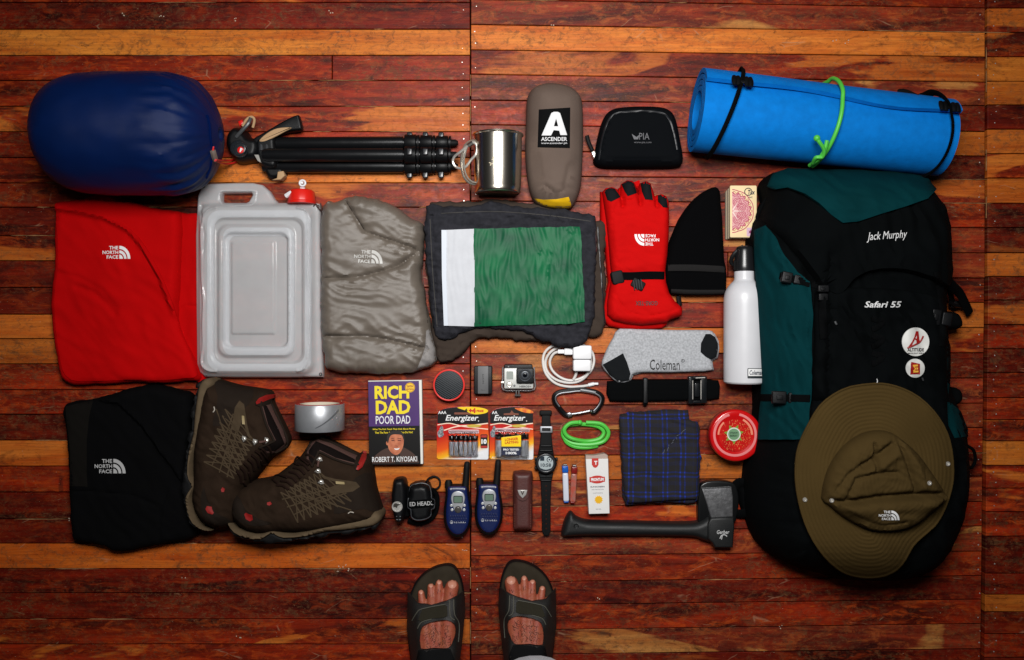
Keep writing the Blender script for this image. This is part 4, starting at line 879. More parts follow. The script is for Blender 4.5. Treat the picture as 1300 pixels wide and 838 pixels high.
t.part('lettering', join(text('Coleman', 844, 463, 38, 13, KS, 0, 0.0, 0.0, 0.7), text('R', 867, 458, 1.6, 2, KS, 0, 0, 0, 0.7), ringz(867, 458, 12.2, 2, 0.3, 16, 4)), mat('black_print2', (22, 20, 20), 0.7), s1)
# ------------------------------------------------------------------ elastic belt
t = Thing('elastic_belt', 'wide black elastic belt folded flat with black buckle', 'belt', 842, 496)
g = pillow([(771, 484), (800, 482.5), (850, 482), (895, 481.5), (912, 483), (914, 490), (913, 506), (900, 508), (850, 509), (800, 510), (774, 509.5), (770, 500)], 9, 3.5, 2.6, edge=0.5, disp=lambda X, Y, D: -0.8 * np.exp(-((Y - 489) / 1) ** 2) - 0.8 * np.exp(-((Y - 503) / 1) ** 2) - 0.8 * np.exp(-((Y - 496) / 1) ** 2)); t.part('webbing', g, BLKF); EB = Surf(g)
t.part('keeper', join(box(816, 479.5, 822.5, 512.5, 6, 13, 1.5, 2), ball(819, 512.5, 6, 3.2)), BLK)
t.part('buckle', join(box(873, 477.5, 880, 513, 6, 14, 1.5, 2), box(888, 477.5, 897, 512, 6, 14, 1.5, 2), box(876, 477.5, 892, 482, 7, 13, 1.2, 2), box(876, 508, 892, 512.5, 7, 13, 1.2, 2), box(881, 486, 888, 504, 8, 12.5, 1.0, 2)), mat('buckle_gloss', (20, 22, 24), 0.18))
t.part('buckle_bars', join(cord3([(879.5, 483, 15), (879.5, 507, 15)], 0.7, 1), cord3([(890, 483, 15), (890, 507, 15)], 0.7, 1), cord3([(883, 480, 14), (895, 479.5, 14)], 0.8, 1)), STEEL)
# ------------------------------------------------------------------ backpack
t = Thing('hiking_backpack', 'large black and teal hiking backpack lying on its back', 'backpack', 1090, 480)
bk1 = mat('black_cordura', (5, 7, 8), 0.85, bump='weave', bs=240, bst=0.5, sheen=0.05, var=0.1, vs=20)
tl = mat('teal_cordura', (3, 47, 51), 0.8, bump='weave', bs=260, bst=0.5, sheen=0.06, var=0.1, vs=14)
mo = [(985, 250), (1000, 228), (1060, 222), (1150, 226), (1196, 260), (1206, 320), (1204, 380), (1206, 440), (1208, 490), (1222, 520), (1231, 560), (1232, 610), (1226, 655), (1208, 700), (1190, 722), (1165, 736), (1130, 742), (1060, 739), (1048, 733), (1020, 727), (990, 714), (968, 694), (957, 668), (952, 640), (954, 600), (962, 560), (967, 520), (965, 470), (962, 420), (959, 370), (957, 320), (962, 280)]
def bd(X, Y, D):
    z = 5 * perlin(X / 60, Y / 60, 2) + 4.5 * wrinkle(X, Y, 1.2, 60, 16, 1, 61) + 2 * wrinkle(X, Y, 0.2, 40, 12, 1, 66) * (Y > 560)
    z -= 8 * np.exp(-(seg_dist(X, Y, [(1031, 330), (1030, 420), (1030, 520)]) / 3) ** 2)
    z -= 6 * np.exp(-(seg_dist(X, Y, [(1000, 345), (1012, 360), (1030, 365)]) / 3) ** 2) + 7 * np.exp(-(seg_dist(X, Y, [(966, 506), (1000, 505), (1028, 506)]) / 4) ** 2)
    z -= 3 * np.exp(-(seg_dist(X, Y, [(1000, 380), (992, 430), (996, 500)]) / 4) ** 2)
    return z
MSZ_g = g = pillow(mo, 96, 62, 5, disp=bd, smooth_n=2, edge=0.12, zref=42); t.part('main_body', g, bk1); MS = Surf(g)
tp1 = drape([(958, 292), (972, 286), (984, 300), (997, 325), (1012, 345), (1028, 358), (1032, 400), (1031, 450), (1030, 508), (1026, 540), (1020, 558), (963, 558), (966, 520), (969, 480), (966, 440), (962, 380), (959, 330)], Smooth(MS, 950, 280, 1040, 565, 5, 1, 2), 2.8, 3.5, 3, disp=lambda X, Y, D: 3.0 * wrinkle(X, Y, 1.3, 50, 12, 1, 71) - 2.5 * np.exp(-(seg_dist(X, Y, [(1018, 560), (1000, 540), (972, 520)]) / 3) ** 2)); t.part('side_panel', tp1, tl, label='teal left side panel')
t.part('side_panel', drape([(1201, 420), (1207, 440), (1207, 480), (1204, 500), (1200, 470)], MS, 0.8, 1.5, 4), tl, label='teal sliver of the right side')
t.part('side_panel', drape([(1202, 510), (1208, 512), (1220, 522), (1229, 545), (1229, 554), (1212, 556), (1204, 540)], MS, 0.8, 1.5, 3), tl, label='teal right side panel')
fp = pillow([(1034, 372), (1060, 366), (1120, 366), (1180, 374), (1198, 390), (1199, 450), (1200, 520), (1198, 600), (1150, 690), (1060, 690), (1028, 600), (1030, 500), (1033, 430)], 10, 10, 4, z0=1, smooth_n=2, base=MS, disp=lambda X, Y, D: 3.0 * wrinkle(X, Y, 0.9, 50, 14, 1, 5) - 1.8 * np.exp(-((X - 1112) / 2) ** 2) * (Y > 390) - 1.5 * np.exp(-((Y - 396 - 0.04 * (X - 1110)) / 2) ** 2)); t.part('front_panel', fp, bk1)
FS = Surf(g, fp)
lid = [(974, 232), (983, 218), (1000, 212), (1040, 213), (1090, 214), (1140, 217), (1176, 222), (1190, 240), (1202, 262), (1210, 290), (1212, 315), (1209, 340), (1200, 358), (1188, 368), (1170, 362), (1140, 352), (1110, 347), (1080, 350), (1060, 362), (1046, 378), (1030, 372), (1012, 348), (1000, 330), (985, 306), (974, 290), (970, 270), (978, 250)]
def ldd(X, Y, D): return 4 * perlin(X / 40, Y / 30, 8) + 4 * wrinkle(X, Y, 0.5, 60, 16, 1, 14) - 3 * np.exp(-(seg_dist(X, Y, [(1015, 250), (1030, 290), (1060, 330)]) / 5) ** 2) - 2.5 * np.exp(-(seg_dist(X, Y, [(1050, 330), (1090, 318), (1140, 320), (1190, 340)]) / 3) ** 2)
lg = pillow(lid, 74, 40, 4, z0=8, disp=ldd, smooth_n=2, edge=0.2, zref=45)
# raise the lid over the body
MSZ = Surf(g); V_, F_ = lg; V_ = [(x, y, max(z_, MSZ.z(x, y) + (12 * S if z_ > 30 * S else 0.004))) for x, y, z_ in V_]; lg = (V_, F_)
t.part('lid', lg, bk1); LS = Surf(g, fp, lg)
tp2 = drape([(975, 236), (983, 219.5), (1000, 213.5), (1040, 214.5), (1090, 215.5), (1140, 218.5), (1175, 223.5), (1189, 240), (1178, 252), (1150, 262), (1120, 271), (1090, 281), (1070, 283), (1056, 272), (1040, 258), (1022, 246), (1000, 238), (985, 240)], Smooth(LS, 965, 205, 1200, 292, 5, 1, 2), 2.8, 3.5, 3, disp=lambda X, Y, D: 3.0 * wrinkle(X, Y, 0.4, 50, 13, 1, 77)); t.part('lid_top', tp2, tl); LSX = LS; LS = Surf(MSZ_g, fp, lg, tp1, tp2)
wt = mat('white_thread', (214, 214, 214), 0.7)
js = [[(1100, 298), (1106, 295), (1111, 294), (1107, 298), (1103, 304), (1100, 304)], [(1112, 300), (1110, 303), (1113, 303), (1115, 299), (1116, 303)], [(1121, 300), (1118, 302), (1122, 303)], [(1126, 294), (1124, 303), (1129, 299), (1126, 300), (1130, 303)], [(1129, 303), (1132, 296), (1134, 302), (1137, 295), (1139, 302), (1137, 307)], [(1139, 299), (1142, 302), (1144, 298)], [(1144, 306), (1147, 298), (1149, 301), (1146, 303)], [(1151, 293), (1149, 302)], [(1143, 296), (1147, 293), (1150, 296), (1152, 303), (1146, 308)]]
t.part('embroidery', join(text('Jack Murphy', 1126, 300, 52, 13, Smooth(LS, 1090, 285, 1160, 315, 4, 1, 2), -4, 0.0, 0.35, 1.0), *[text('Safari 55', 1121, 386.5, 47, 8, LS, 0, 0.02, 0.25, 0.9)]), wt)
bd_ = t.part('badge', drape(circ(1162.5, 434, 17.3, 40, 18.2), LS, 1.0, 1, 4), mat('badge_white', (206, 206, 202), 0.5), label='round white badge with red letter A')
dr = mat('dark_red_print', (150, 22, 20), 0.5)
t.part('badge_letter', join(drape([(1153, 441), (1158, 434), (1161, 428), (1163, 420.5), (1166, 420.5), (1168, 436), (1164, 437), (1163.5, 432), (1161.5, 431), (1158, 438)], LS, 1.7, 0.3, 2, holes=[[(1162.2, 429.5), (1164.2, 430), (1164, 425)]]), cord([(1152, 442), (1160, 438.5), (1168, 434), (1172, 427)], 0.9, LS, 1.9, 4)), dr, bd_)
t.part('lettering', join(text('ALTITUDE', 1162.5, 444, 21, 4.2, LS, 0, 0.03, 0, 1.8), text('MOUNTAIN', 1162.5, 448.5, 20, 1.4, LS, 0, 0.02, 0, 1.8)), mat('dark_print', (40, 34, 36), 0.6), bd_)
b2 = t.part('badge', drape(circ(1162, 467.5, 12), LS, 1.0, 1, 4), mat('badge_white', (206, 206, 202), 0.5), label='small round white badge with a red and yellow letter E')
t.part('badge_emblem', drape([(1157, 459.5), (1168, 462), (1168, 475), (1156, 475.5)], LS, 1.6, 0.3, 3), dr, b2)
t.part('lettering', text('E', 1162.5, 468, 6.5, 10, LS, -4, 0.05, 0, 2.2), mat('amber_print', (228, 168, 60), 0.5), b2)
def bucklep(cx, cy, w_, h_, deg, lab=None, surf=None):
    su = surf or LS; z = onto(cx, cy, su)[2] / S
    o = lambda a, b, c, d, r: rot(rr(cx + a, cy + b, cx + c, cy + d, r, 2), cx, cy, deg)
    gs = [slab(o(-w_, -h_, -w_ * 0.1, h_, 1.5), z, z + 5, 1.2), slab(o(w_ * 0.05, -h_ * 0.85, w_, h_ * 0.85, 1.5), z, z + 4.2, 1.2), slab(o(-w_ * 0.7, -h_ * 0.4, -w_ * 0.3, h_ * 0.4, 1), z + 4, z + 6, 0.6)]
    return t.part('strap_buckle', join(*gs), BLK, label=lab)
t.part('compression_strap', ribbon([(990, 350), (1006, 354), (1022, 358), (1042, 362), (1046, 370)], [9, 9, 11, 8, 8], LS, 1.5, 1.5), BLKF)
bucklep(1007, 354, 15, 7, 12); 
t.part('compression_strap', ribbon([(966, 505), (990, 505), (1031, 506)], 9, LS, 1.5, 1.5), BLKF)
bucklep(1000, 505, 20, 8, 2)
[t.part('lid_strap', q_, BLKF) for q_ in (ribbon([(1043, 360), (1044, 375), (1044, 392), (1046, 430)], 10, LS, 1.8, 1.5), ribbon([(1190, 345), (1194, 370), (1197, 395), (1197, 440)], 9, LS, 1.8, 1.5))]
bucklep(1045, 372, 10, 7, 90); bucklep(1195, 404, 13, 10, 10)
t.part('lash_loops', join(*[ribbon([(1107, y), (1113, y + 2), (1121, y + 4), (1113, y + 12), (1107, y + 14)], 7, LS, 1.5, 1.8) for y in (404, 426, 448)]), BLKF)
t.part('zip_pull', join(cord([(1060, 408), (1062, 412)], 1.4, LS, 1.4), cord([(1171, 480), (1172, 483)], 1, LS, 1)), mat('zip_steel', (120, 122, 124), 0.35, 0.8))
gs = [cord3([(1198, 350, 52), (1208, 362, 50), (1218, 372, 34), (1225, 385, 22), (1231, 398, 10)], 6.0, 4, flatten=0.35), cord3([(1204, 362, 40), (1208, 378, 22), (1211, 390, 12), (1218, 388, 10)], 4, 4, flatten=0.4)]
t.part('shoulder_strap', join(*gs, pillow([(1196, 398), (1206, 395), (1216, 398), (1221, 408), (1219, 417), (1206, 419), (1196, 416)], 22, 8, 2.5, z0=20, smooth_n=2)), BLKF)
t.part('strap_adjuster', join(cord3([(1206, 384, 24), (1214, 388, 20), (1222, 388, 16)], 2.2, 3), slab(rr(1206, 382, 1222, 391, 2), 12, 18, 1)), BLK)
t.part('side_toggle', join(pillow([(1204, 494), (1214, 492), (1220, 498), (1219, 511), (1206, 513)], 20, 6, 2.5, z0=18, smooth_n=2)), BLKF)
t.part('side_loop', cord3([(1228, 566, 34), (1236, 572, 26), (1238, 585, 20), (1233, 594, 24), (1228, 590, 34)], 2.0, 4), BLKF)
t.part('hip_belt', join(cord3([(966, 615, 20), (950, 617, 14), (940, 612, 8), (930, 620, 6)], 6, 4, flatten=0.3), cord3([(966, 640, 20), (950, 650, 14), (936, 652, 8), (926, 646, 5)], 6, 4, flatten=0.3), pillow([(938, 622), (950, 612), (968, 606), (970, 662), (955, 664), (944, 655)], 16, 7, 3, smooth_n=2)), BLKF)
t.part('grab_loop', cord3([(976, 250, 30), (968, 262, 28), (962, 276, 26), (966, 290, 30)], 3, 4, flatten=0.5), BLKF)
# ------------------------------------------------------------------ sun hat
t = Thing('sun_hat', 'olive brown wide brimmed sun hat with a dented crown resting on the backpack', 'hat', 1110, 610)
hm = mat('olive_twill', (74, 58, 30), 0.85, bump='weave', bs=320, bst=0.4, var=0.05, vs=20, sheen=0.05)
bo_ = [(1110, 486), (1128, 487), (1148, 493), (1168, 504), (1186, 521), (1199, 540), (1207, 560), (1211, 585), (1211, 610), (1206, 632), (1198, 652), (1188, 668), (1172, 682), (1160, 694), (1150, 712), (1140, 724), (1125, 732), (1108, 735), (1090, 734), (1070, 728), (1052, 714), (1038, 697), (1026, 676), (1017, 652), (1011, 625), (1009, 600), (1011, 575), (1017, 556), (1027, 536), (1040, 515), (1058, 500), (1080, 490)]
def zbase(x, y): return 0
ctr = (1112, 603); BZ = {}
brim = cr(bo_, 2); V, F, D = cdt(brim, 1.35, (), (0.8,))
HBS = Smooth(Surf(MSZ_g, fp), 1000, 478, 1220, 745, 8, 1, 5)
zbr = np.array([HBS.at(x, y) / S for x, y in V]) + 6.0 + 3.0 * perlin(V[:, 0] / 70, V[:, 1] / 70, 3) + 4 * np.exp(-(seg_dist(V[:, 0], V[:, 1], [(1150, 712), (1128, 668), (1124, 640)]) / 12) ** 2)
zbr = zbr + 0.30 * np.sin(D / 4.9 * 2 * math.pi) * (D > 1.5) + np.where(D < 1.5, 0.5, 0)
zbr = zbr + 3.0
P = np.array([W(x, y, z_) for (x, y), z_ in zip(V, zbr)])
F = orient(P, F); hg = skirt(P, F, lambda q: (P[q][0], P[q][1], P[q][2] - 1.6 * S)); t.part('brim', hg, hm); HB = Surf(hg)
crn = [(1042, 632), (1047, 605), (1055, 586), (1068, 568), (1084, 555), (1100, 548), (1116, 546), (1130, 549), (1146, 560), (1162, 575), (1178, 597), (1196, 624), (1199, 630), (1188, 640), (1172, 655), (1156, 666), (1136, 672), (1112, 673), (1092, 668), (1068, 655), (1050, 640)]
def cd_(X, Y, D):
    f = seg_dist(X, Y, [(1044, 632), (1062, 634), (1080, 632), (1104, 628), (1140, 625), (1168, 624), (1197, 625)], signed=True)
    z = -10 * np.exp(-(f / 4.0) ** 2) + 5 * np.exp(-((f - 12) / 9) ** 2)
    z += -7 * np.exp(-(seg_dist(X, Y, [(1088, 588), (1104, 576), (1124, 562)]) / 4) ** 2) + 4 * np.exp(-(seg_dist(X, Y, [(1092, 596), (1110, 588), (1128, 574)]) / 5) ** 2)
    z += -5 * np.exp(-(seg_dist(X, Y, [(1102, 562), (1103, 592)]) / 2.5) ** 2) - 5 * np.exp(-(seg_dist(X, Y, [(1132, 556), (1144, 590), (1152, 618)]) / 3) ** 2) + 3 * np.exp(-(seg_dist(X, Y, [(1140, 556), (1156, 590), (1162, 615)]) / 4) ** 2)
    z += -4 * np.exp(-(seg_dist(X, Y, [(1068, 628), (1078, 605), (1098, 598), (1130, 596)]) / 3) ** 2) - 4 * np.exp(-(seg_dist(X, Y, [(1054, 640), (1085, 655), (1110, 664), (1140, 660)]) / 3) ** 2)
    z += -3.5 * np.exp(-(seg_dist(X, Y, [(1050, 626), (1068, 600), (1086, 586)]) / 3) ** 2)
    return z + 0.9 * wrinkle(X, Y, 0.4, 36, 10, 1, 91) + 0.6 * wrinkle(X, Y, 1.9, 26, 9, 1, 95)
cg = pillow(crn, 22, 20, 1.8, z0=0.2, disp=cd_, smooth_n=2, edge=0.16, base=HB); t.part('crown', cg, mat('olive_twill2', (70, 55, 29), 0.85, bump='weave', bs=320, bst=0.4, var=0.06, vs=20)); HC = Surf(hg, cg)
t.part('brim_edge', ribbon([(x + (1112 - x) * 0.012, y + (610 - y) * 0.012) for x, y in bo_], 2.0, HB, 0.6, 1.0, closed=True), hm)
t.part('logo', logo(1129, 654.5, 26, Smooth(HC, 1105, 640, 1150, 670, 4, 1, 2), 0, 1.2), WHT)
for x, y in ((1022, 634.5), (1056, 635.5), (1180, 613.5), (1203.5, 589)):
    z = onto(x, y, HC)[2] / S; t.part('press_stud', join(ringz(x, y, z + 0.8, 2.1, 0.9, 16, 6), disc(x, y, z - 0.5, z + 1.2, 1.1, 0.3, 10)), STEEL)
t.part('loose_thread', cord([(1112, 489), (1114, 484), (1113, 481)], 0.5, LS, 2, 3), wt)
# ------------------------------------------------------------------ black jacket bottom left
t = Thing('black_jacket', 'folded black softshell jacket with small grey logo', 'jacket', 165, 595)
bj = mat('black_softshell', (8, 8, 9), 0.9, bump='weave', bs=300, bst=0.3, sheen=0.05, var=0.06, vs=20); bj2 = mat('charcoal_softshell', (20, 18, 16), 0.9, bump='weave', bs=300, bst=0.3)
o_ = [(82, 513), (110, 508), (130, 503), (158, 495), (184, 489), (205, 490), (228, 496), (244, 502), (246, 540), (240, 590), (238, 620), (244, 645), (252, 660), (250, 680), (235, 686), (212, 690), (190, 694), (168, 699), (148, 700), (135, 694), (118, 690), (96, 686), (92, 670), (90, 640), (88, 600), (88, 570), (84, 540)]
def kd(X, Y, D):
    s = seg_dist(X, Y, [(120, 506), (155, 512), (185, 540), (210, 575), (222, 590), (234, 610)], signed=True)
    return 1.8 * perlin(X / 50, Y / 50, 5) + 1.0 * wrinkle(X, Y, 0.9, 60, 16, 1, 17) - 3.5 * np.clip(s / 1.8, -1, 1) * np.exp(-np.abs(s) / 26) - 1.8 * np.exp(-(seg_dist(X, Y, [(88, 622), (120, 622), (170, 626), (205, 640)]) / 2) ** 2) - 1.5 * np.exp(-(seg_dist(X, Y, [(207, 690), (207, 650), (216, 620)]) / 2) ** 2) - 1.4 * np.exp(-(seg_dist(X, Y, [(225, 670), (245, 655)]) / 3) ** 2)
g = pillow(o_, 24, 10, 3, disp=kd, smooth_n=2, edge=0.35, jit=0.55); t.part('body', g, bj); K = Surf(g)
t.part('shoulder_panel', drape([(83, 516), (104, 511), (118, 508), (113, 530), (110, 560), (110, 600), (111, 618), (89, 617), (89, 570), (85, 540)], K, 0.5, 0.7, 3), bj2)
t.part('logo', logo(140, 592, 39, K, 0, 0.7), mat('grey_logo', (178, 178, 178), 0.6))
# ------------------------------------------------------------------ boots
SU = mat('brown_suede', (42, 31, 23), 0.85, bump='n', bs=420, bst=0.6, var=0.14, vs=50, sheen=0.1); SO = mat('taupe_rubber', (92, 78, 60), 0.78, bump='n', bs=300, bst=0.3, var=0.1, vs=50)
OL = mat('taupe_leather', (70, 58, 44), 0.8, bump='n', bs=400, bst=0.5); LI = mat('boot_lining', (84, 62, 57), 0.9, bump='n', bs=500, bst=0.5); LD = mat('lining_shade', (20, 15, 14), 0.95)
RL = mat('red_rubber', (140, 16, 12), 0.6); LC = mat('lace', (34, 22, 18), 0.85, bump='n', bs=600, bst=0.5); DU = mat('dark_suede', (36, 29, 24), 0.85, bump='n', bs=420, bst=0.5)
def boot(M, label, px, py, seed):
    t = Thing('hiking_boot', label, 'boot', px, py, 'pair of brown hiking boots')
    m = lambda q: [M(x, y) for x, y in q]
    up = [(293, 650), (293, 635), (300, 622), (318, 612), (342, 608), (360, 596), (380, 580), (391, 564), (399, 558), (408, 557), (430, 567), (452, 578), (463, 579), (470, 586), (475, 620), (482, 645), (484, 655), (470, 664), (430, 672), (395, 676), (360, 676), (330, 678), (305, 668)]
    def ud(X, Y, D):
        p = np.zeros_like(X)
        return 1.6 * perlin(X / 16, Y / 16, seed) + 1.1 * wrinkle(X, Y, 0.8, 22, 8, 1, seed)
    g = pillow(m(up), 54, 24, 2.4, disp=ud, smooth_n=2, edge=0.30, zref=24); u_ = t.part('upper', g, SU); US = Surf(g)
    ms = [(292, 649), (296, 660), (306, 668), (322, 673), (335, 674), (345, 670), (352, 669), (362, 673), (378, 673.5), (400, 668), (425, 660), (450, 655), (468, 651), (478, 646), (485, 650), (486, 657), (478, 664), (462, 667), (440, 670), (416, 672), (392, 678), (365, 680), (354, 676), (348, 675), (336, 682), (318, 680), (302, 673), (293, 660)]
    mg = pillow(m(ms), 46, 5, 2.2, smooth_n=2, edge=0.7, zref=24); t.part('midsole', mg, SO); M2 = Surf(g, mg)
    os_ = [(294, 660), (302, 671), (318, 677), (334, 679), (347, 671), (355, 673), (364, 678), (392, 676), (416, 670), (440, 668), (464, 665), (480, 660), (485, 655), (485, 661)]
    lug = []; n = 0; back = [(480, 667), (474, 669), (473, 665), (464, 669), (457, 672), (456, 669), (446, 674), (436, 675), (434, 672), (420, 673), (418, 677), (406, 679), (404, 676), (394, 680), (384, 682), (382, 680), (368, 684), (356, 684), (348, 686), (340, 685), (338, 683), (326, 684), (324, 681), (312, 679), (302, 676), (296, 669)]
    back = [(x, y + 2.2) for x, y in back]; og = pillow(m(os_ + back), 40, 3, 2.6, edge=0.8, zref=24); t.part('outsole', og, BLKR)
    t.part('toe_rand', drape(m(cr([(292.5, 640), (297, 627), (305, 634), (312, 648), (330, 660), (345, 664), (330, 668), (312, 666), (298, 657)], 2)), US, 0.6, 1, 2.6), DU, u_)
    t.part('heel_counter', drape(m(cr([(482, 650), (478, 625), (472, 600), (452, 606), (440, 622), (428, 634), (424, 652), (440, 650), (462, 646)], 2)), US, 0.6, 1, 2.6), DU, u_)
    t.part('side_overlay', drape(m([(406, 603), (425, 608), (452, 612), (457, 618), (448, 624), (420, 628), (415, 620), (424, 617), (434, 614), (412, 608)]), US, 0.9, 1, 2.2), OL, u_)
    webs = [((357, 626), (392, 662)), ((364, 621), (410, 656)), ((372, 616), (424, 652)), ((380, 612), (424, 636)), ((357, 632), (448, 620)), ((362, 640), (420, 610)), ((374, 651), (436, 622)), ((386, 660), (450, 621)), ((352, 636), (404, 612)), ((398, 612), (434, 646)), ((366, 634), (390, 612)), ((395, 658), (405, 628))]
    A_ = [(356 + 6.0 * i, 625 - 3.3 * i) for i in range(9)]; B_ = [(378 + 8.5 * i, 664 - 3.4 * i) for i in range(9)]
    webs = [(A_[i], B_[i]) for i in range(9)] + [(A_[i], B_[i + 3]) for i in range(0, 6)] + [(A_[i + 3], B_[i]) for i in range(0, 6)] + [((358, 634), (452, 618)), ((364, 644), (450, 622)), ((372, 654), (440, 626)), ((380, 630), (446, 648))]
    t.part('web_straps', join(*[ribbon(m([a, ((a[0] + b[0]) / 2, (a[1] + b[1]) / 2 - 1.5), b]), 1.7, US, 0.9, 1.0, 3) for a, b in webs]), OL, u_)
    # collar opening
    op = m([(396, 561), (404, 558), (420, 563), (440, 573), (457, 580), (456, 588), (450, 590), (425, 584), (404, 574), (400, 580), (394, 591), (389, 584), (390, 570)])
    t.part('collar_lining', drape(op, US, 0.9, 1.5, 2.2), LI, u_)
    t.part('collar_shade', drape(m([(396, 566), (401, 560), (408, 563), (420, 568), (436, 576), (450, 583), (452, 588), (426, 581), (406, 571), (403, 575), (396, 588), (392, 583), (392, 572)]), US, 1.6, 1, 2), LD, u_)  # dark sheet paints the shade inside the boot opening
    t.part('collar_padding', join(cord(m([(396, 592), (403, 577), (406, 574), (425, 583), (448, 590), (456, 590)]), 1.5, US, 2.0), cord(m([(390, 572), (397, 559), (406, 556.5), (430, 566), (455, 578)]), 1.8, US, 0.5)), DU, u_)
    t.part('heel_loop', drape(m([(452, 596), (455, 588), (461, 573), (465, 573), (464, 584), (460, 593), (455, 597)]), US, 2.6, 3, 2), RL, u_)
    t.part('heel_pad', drape(m([(449, 592), (452, 580), (461, 572), (461, 577), (455, 590), (452, 598)]), US, 2.0, 3, 2), DU, u_)
    t.part('tongue_label', drape(m([(402, 592), (404, 582), (406, 583), (404.5, 593)]), US, 2, 1, 2), LI, u_)
    lp = []; 
    for k in range(8):
        a = (354 + k * 5.4, 618 - k * 5.6); b = (366 + k * 5.2, 622 - k * 4.9)
        lp.append(cord(m([(a[0] - 3, a[1] - 2), ((a[0] + b[0]) / 2, (a[1] + b[1]) / 2 - 3), b]), 1.5, US, 1.6, 3, seg=6))
    lp.append(cord(m([(392, 590), (384, 584), (377, 580), (374, 588), (380, 590)]), 1.2, US, 3, 4, seg=6)); lp.append(cord(m([(352, 613), (346, 608), (352, 603), (364, 606)]), 1.3, US, 3, 4, seg=6))
    t.part('lace', join(*lp), LC, u_)
    for x, y in ((406, 583), (404, 598), (408, 612)):
        X_, Y_ = M(x, y); z = onto(X_, Y_, US)[2] / S
        t.part('lace_hook', join(ringz(X_, Y_, z + 1.5, 2.2, 0.8, 14, 6), cord3([(*M(x - 4, y + 1), z + 1), (*M(x - 1, y - 1), z + 2.4), (*M(x + 3, y + 2), z + 1)], 0.8, 3)), STEEL)
    [t.part('toe_mark', q_, RL, u_) for q_ in (drape(m([(310, 653), (312, 651), (316, 653), (320, 654), (321, 660), (317, 662), (312, 659)]), US, 1.0, 1, 1.5), drape(m([(339, 638), (343, 637), (345, 640), (342, 642), (339, 641)]), US, 1.0, 1, 1.5))]
    t.part('side_tag', drape(m([(426, 611), (437, 612), (437.5, 615), (426.5, 614.5)]), US, 1.8, 0.5, 2), mat('tag_tan', (150, 132, 92), 0.6), u_)
    t.part('heel_logo', cord(m([(442, 652), (445, 650), (449, 651)]), 0.7, M2, 1.2, 2), mat('tag_pale', (170, 162, 150), 0.6), u_)
boot(lambda x, y: (x, y), 'right hand brown suede hiking boot with its toe pointing left', 390, 630, 3)
boot(lambda x, y: (235.5 + (686 - y) * 0.985 + 1.5, 671 - (x - 292) * 0.985), 'left hand brown suede hiking boot lying with its toe pointing down', 300, 575, 11)
# ------------------------------------------------------------------ duct tape
t = Thing('duct_tape', 'roll of silver duct tape standing on its edge', 'tape', 406, 529)
dt = mat('duct_silver', (168, 170, 174), 0.42, 0.6, rvar=0.1, vs=60, bump='n', bs=60, bst=0.15)
t.part('tape_roll', lathe(W(406, 512.5, 30), W(406, 546, 30), [(0, 24), (0.0, 29.4), (0.02, 30), (0.5, 30.2), (0.98, 30), (1, 29.4), (1, 24)], 72, closed_prof=True), dt)
t.part('wound_side', lathe(W(406, 512.1, 30), W(406, 513, 30), [(0.5, 24.3), (0.0, 24.4), (0, 29.0), (0.5, 29.2)], 72, closed_prof=True), mat('wound_red', (168, 40, 30), 0.5, var=0.4, vs=200))
t.part('core', lathe(W(406, 512.3, 30), W(406, 546, 30), [(0, 22.5), (0, 24.1), (1, 24.1), (1, 22.5)], 60, closed_prof=True), mat('card_core', (206, 196, 176), 0.8))
t.part('tape_end', cord3([(x, 545.6 - 0.35 * (x - 396) * (1 if 1 else 0) - 0.012 * (x - 396) ** 2, 30 + math.sqrt(max(0, 30.25 ** 2 - (x - 406) ** 2))) for x in (396, 402, 408, 414, 420, 426, 430)], 0.5, 3, seg=5), mat('tape_edge', (120, 122, 126), 0.4, 0.6))
# ------------------------------------------------------------------ paperback book
t = Thing('paperback_book', 'purple and black paperback book with yellow title and portrait', 'book', 502, 536)
RB = lambda q: rot(q, 502, 536, -0.9)
t.part('back_cover', slab(RB([(470, 482.5), (537.2, 482.5), (537.2, 589.2), (470, 589.2)]), 0.3, 1.2, 0.2), BLK)
t.part('pages', slab(RB([(469, 482.8), (536.6, 482.8), (536.6, 588.8), (469, 588.8)]), 1.2, 10.2, 0.3), mat('page_edges', (226, 224, 216), 0.85, bump='n', bs=900, bst=0.3), smooth=False)
t.part('front_cover', slab(RB([(468, 484), (532.6, 484), (533.2, 589.8), (468, 589.8)]), 10.2, 11.5, 0.3), mat('book_black', (12, 10, 10), 0.35), smooth=False)
fc = t.o.children[-1] if t.o.children else None
zt = 11.6
PR = lambda q, h: flat(RB(q), zt + h, 0.12)
t.part('purple_field', PR([(468.3, 484.3), (532.3, 484.3), (532.4, 541), (468.3, 541)], 0.15), mat('purple_print', (72, 40, 104), 0.4, var=0.06, vs=40), fc, smooth=False)
YP = mat('yellow_print', (236, 212, 24), 0.45)
t.part('title', join(text('RICH', 497.5, 498, 44, 17, zt + 0.15, -0.9, 0.04, 0, 0.3), text('DAD', 499, 517, 44, 17.5, zt + 0.15, -0.9, 0.04, 0, 0.3)), YP, fc, smooth=False)
t.part('title', text('POOR DAD', 499, 533, 44, 10.5, zt + 0.15, -0.9, 0.008, 0, 0.3), WHT, fc, smooth=False, label='white second line of the title')
t.part('tagline', join(text('What The Rich Teach Their Kids About Money', 500, 545, 54, 2.6, zt, -0.9, 0.02, 0, 0.3), text('That The Poor And Middle Class Do Not!', 500, 549, 48, 2.6, zt, -0.9, 0.02, 0, 0.3)), YP, fc, smooth=False)
t.part('seal', join(flat(circ(520.5, 492, 6.3, 28), zt + 0.6, 0.2)), mat('seal_yellow', (238, 190, 40), 0.45), fc, smooth=False)
